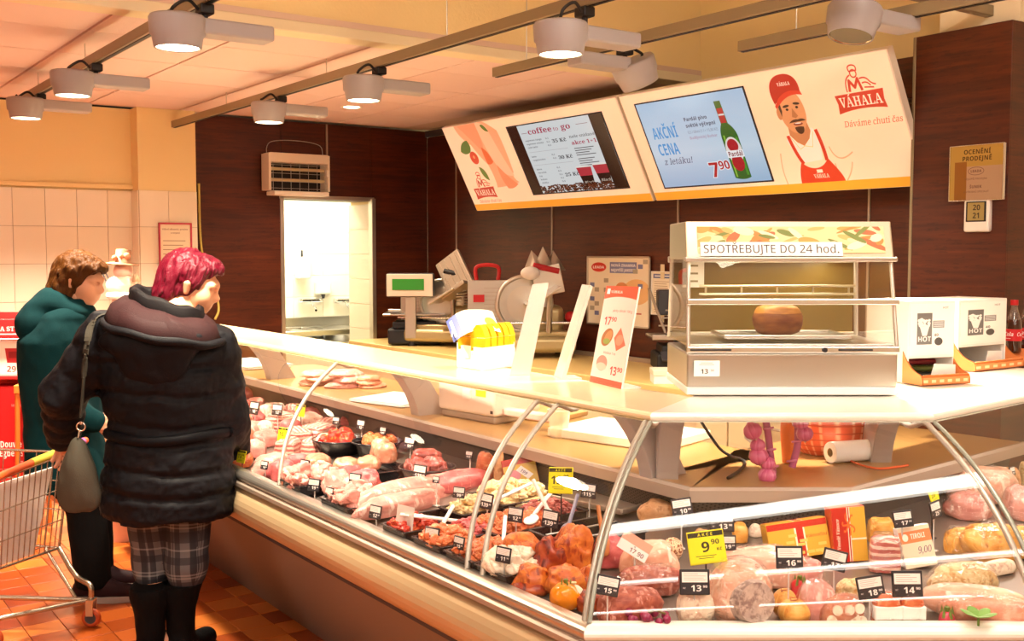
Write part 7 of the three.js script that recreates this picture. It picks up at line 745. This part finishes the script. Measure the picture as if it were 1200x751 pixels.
// ---------------------------------------------------------------- promotion stand behind the shoppers
{ const o = atD(8, 500, 6.3).setY(0), t = thing('promotion_stand', 'red promotion stand with coffee advertising at the left edge', 'display stand', o, -YAW + 0.1), rm = std(0xc21a1a, 0.5);
  const k = 6.3 / FOCAL, yy = (y) => EYE - (y - 295) * k;
  obj('header', rbox(0.42, yy(372) - yy(394), 0.03, 0.005, -0.06, (yy(372) + yy(394)) / 2, 0.16), print(canvas(256, 64, (g, w, h) => { g.fillStyle = '#c4191c'; g.fillRect(0, 0, w, h); g.fillStyle = '#f4e6dc'; g.font = 'bold 22px serif'; g.fillText('A ST', 190, 40); g.fillRect(150, 48, 100, 4); }), 0.5), t);
  obj('shelf', [rbox(0.42, 0.02, 0.3, 0.004, -0.06, yy(440), 0), rbox(0.42, 0.02, 0.3, 0.004, -0.06, yy(548), 0)], rm, t); obj('side', [rbox(0.015, 1.25, 0.3, 0.004, -0.27, 0.63, 0), rbox(0.015, 1.25, 0.3, 0.004, 0.145, 0.63, 0)], rm, t); obj('back', rbox(0.42, 1.25, 0.012, 0.003, -0.06, 0.63, -0.15), rm, t); obj('base', rbox(0.42, 0.35, 0.3, 0.005, -0.06, 0.175, 0), rm, t);
  const wp = (v) => v.clone().applyAxisAngle(V(0, 1, 0), t.rotation.y).add(o);
  const c = thing('coffee_carton', 'white carton with a red packet print on the upper stand shelf', 'carton', wp(V(0.0, yy(440) + 0.01, 0.05)), t.rotation.y); obj('carton', rbox(0.34, yy(396) - yy(438), 0.16, 0.004, 0, (yy(396) - yy(438)) / 2, 0), M.card, c); obj('print', box(0.32, 0.19, 0.001, 0, 0.105, 0.0806), print(canvas(320, 200, (g, w, h) => { g.fillStyle = '#efe2d4'; g.fillRect(0, 0, w, h); g.fillStyle = '#b02024'; g.beginPath(); g.moveTo(210, 40); g.lineTo(300, 40); g.lineTo(290, 130); g.lineTo(220, 130); g.fill(); g.fillStyle = '#8a1418'; g.fillRect(230, 60, 50, 40); g.fillStyle = '#a0282c'; g.font = 'bold 50px sans-serif'; g.fillText('29', 216, 186); }), 0.5), c);
  const r = thing('coffee_pack', 'red coffee pack lettered Douwe Egberts on the lower stand shelf', 'pack', wp(V(0.06, yy(548) + 0.01, 0.06)), t.rotation.y); obj('pack', rbox(0.22, yy(450) - yy(546), 0.15, 0.006, 0, (yy(450) - yy(546)) / 2, 0), std(0xc41318, 0.4), r); obj('print', box(0.212, 0.46, 0.001, 0, 0.24, 0.0756), print(canvas(256, 400, (g, w, h) => { g.fillStyle = '#c41318'; g.fillRect(0, 0, w, h); g.fillStyle = '#e0a090'; g.font = '20px sans-serif'; g.fillText('tassimo', 150, 90); g.fillStyle = '#fbeee8'; g.font = 'bold 46px sans-serif'; g.textAlign = 'right'; g.fillText('Douwe', 214, 300, 150); g.fillText('Egberts', 224, 346, 170); g.font = '18px sans-serif'; g.fillText('1753', 230, 384); }), 0.4), r);
  const w = thing('wooden_stool', 'small orange wooden crate stand beside the red coffee pack', 'stool', wp(V(0.21, 0, 0.2)), t.rotation.y); obj('seat', rbox(0.12, 0.05, 0.2, 0.006, 0, yy(450), 0), std(0xd87a2a, 0.5), w); for (const [x, z] of [[-0.045, -0.08], [0.045, -0.08], [-0.045, 0.08], [0.045, 0.08]]) obj('leg', rod(V(x, yy(450), z), V(x * 1.3, 0.0, z * 1.2), 0.014), std(0xc9691f, 0.5), w);
}
// chef's figure behind the shoppers
{ const dd = 6.0, k = dd / FOCAL, b = atD(146, 400, dd), t = thing('shop_figure', 'pink round butcher shop figure with a brown brimmed hat behind the shoppers', 'figure', V(b.x, 0, b.z), FACE), yy = (y) => EYE - (y - 295) * k, pink = std(0xe8b4a0, 0.4), hat = std(0x9a6a4a, 0.7);
  obj('head', blob(0.17, 0.15, 0.15, 3, 0.08, 0.05, 1).translate(-0.01, yy(352), 0), pink, t); obj('upper_head', blob(0.1, 0.09, 0.1, 4, 0.08, 0.05, 1).translate(0.0, yy(326), 0), pink, t); obj('hat', [lathe([[0.001, 0.08], [0.04, 0.075], [0.045, 0.005], [0.09, -0.004], [0.088, -0.01], [0.001, -0.005]]).rotateZ(-0.08).translate(0.0, yy(308), 0)], hat, t); obj('hat_ornament', [ball(0.016, -0.03, yy(302), 0.04), ball(0.014, 0.01, yy(300), 0.045), ball(0.02, 0.035, yy(300), 0.03)], std(0xb87858, 0.7), t); obj('body', lathe([[0.001, 0], [0.16, 0], [0.17, 0.5], [0.14, 1.0], [0.06, yy(350)], [0.001, yy(350)]]), std(0xe6c2b0, 0.6), t); obj('scarf', new THREE.TorusGeometry(0.075, 0.02, 8, 24).rotateX(Math.PI / 2).translate(0, yy(346), 0), M.white, t); obj('fork', [rod(V(-0.1, yy(318), 0), V(-0.075, yy(330), 0), 0.004), rod(V(-0.115, yy(320), 0), V(-0.09, yy(333), 0), 0.004), rod(V(-0.085, yy(330), 0), V(0.0, yy(372), 0), 0.006)], M.darkGrey, t); obj('hand', blob(0.04, 0.05, 0.04, 7, 0.2).translate(0.08, yy(330), 0.02), std(0xb08a6a, 0.6), t); }
renderer.render(scene, camera);
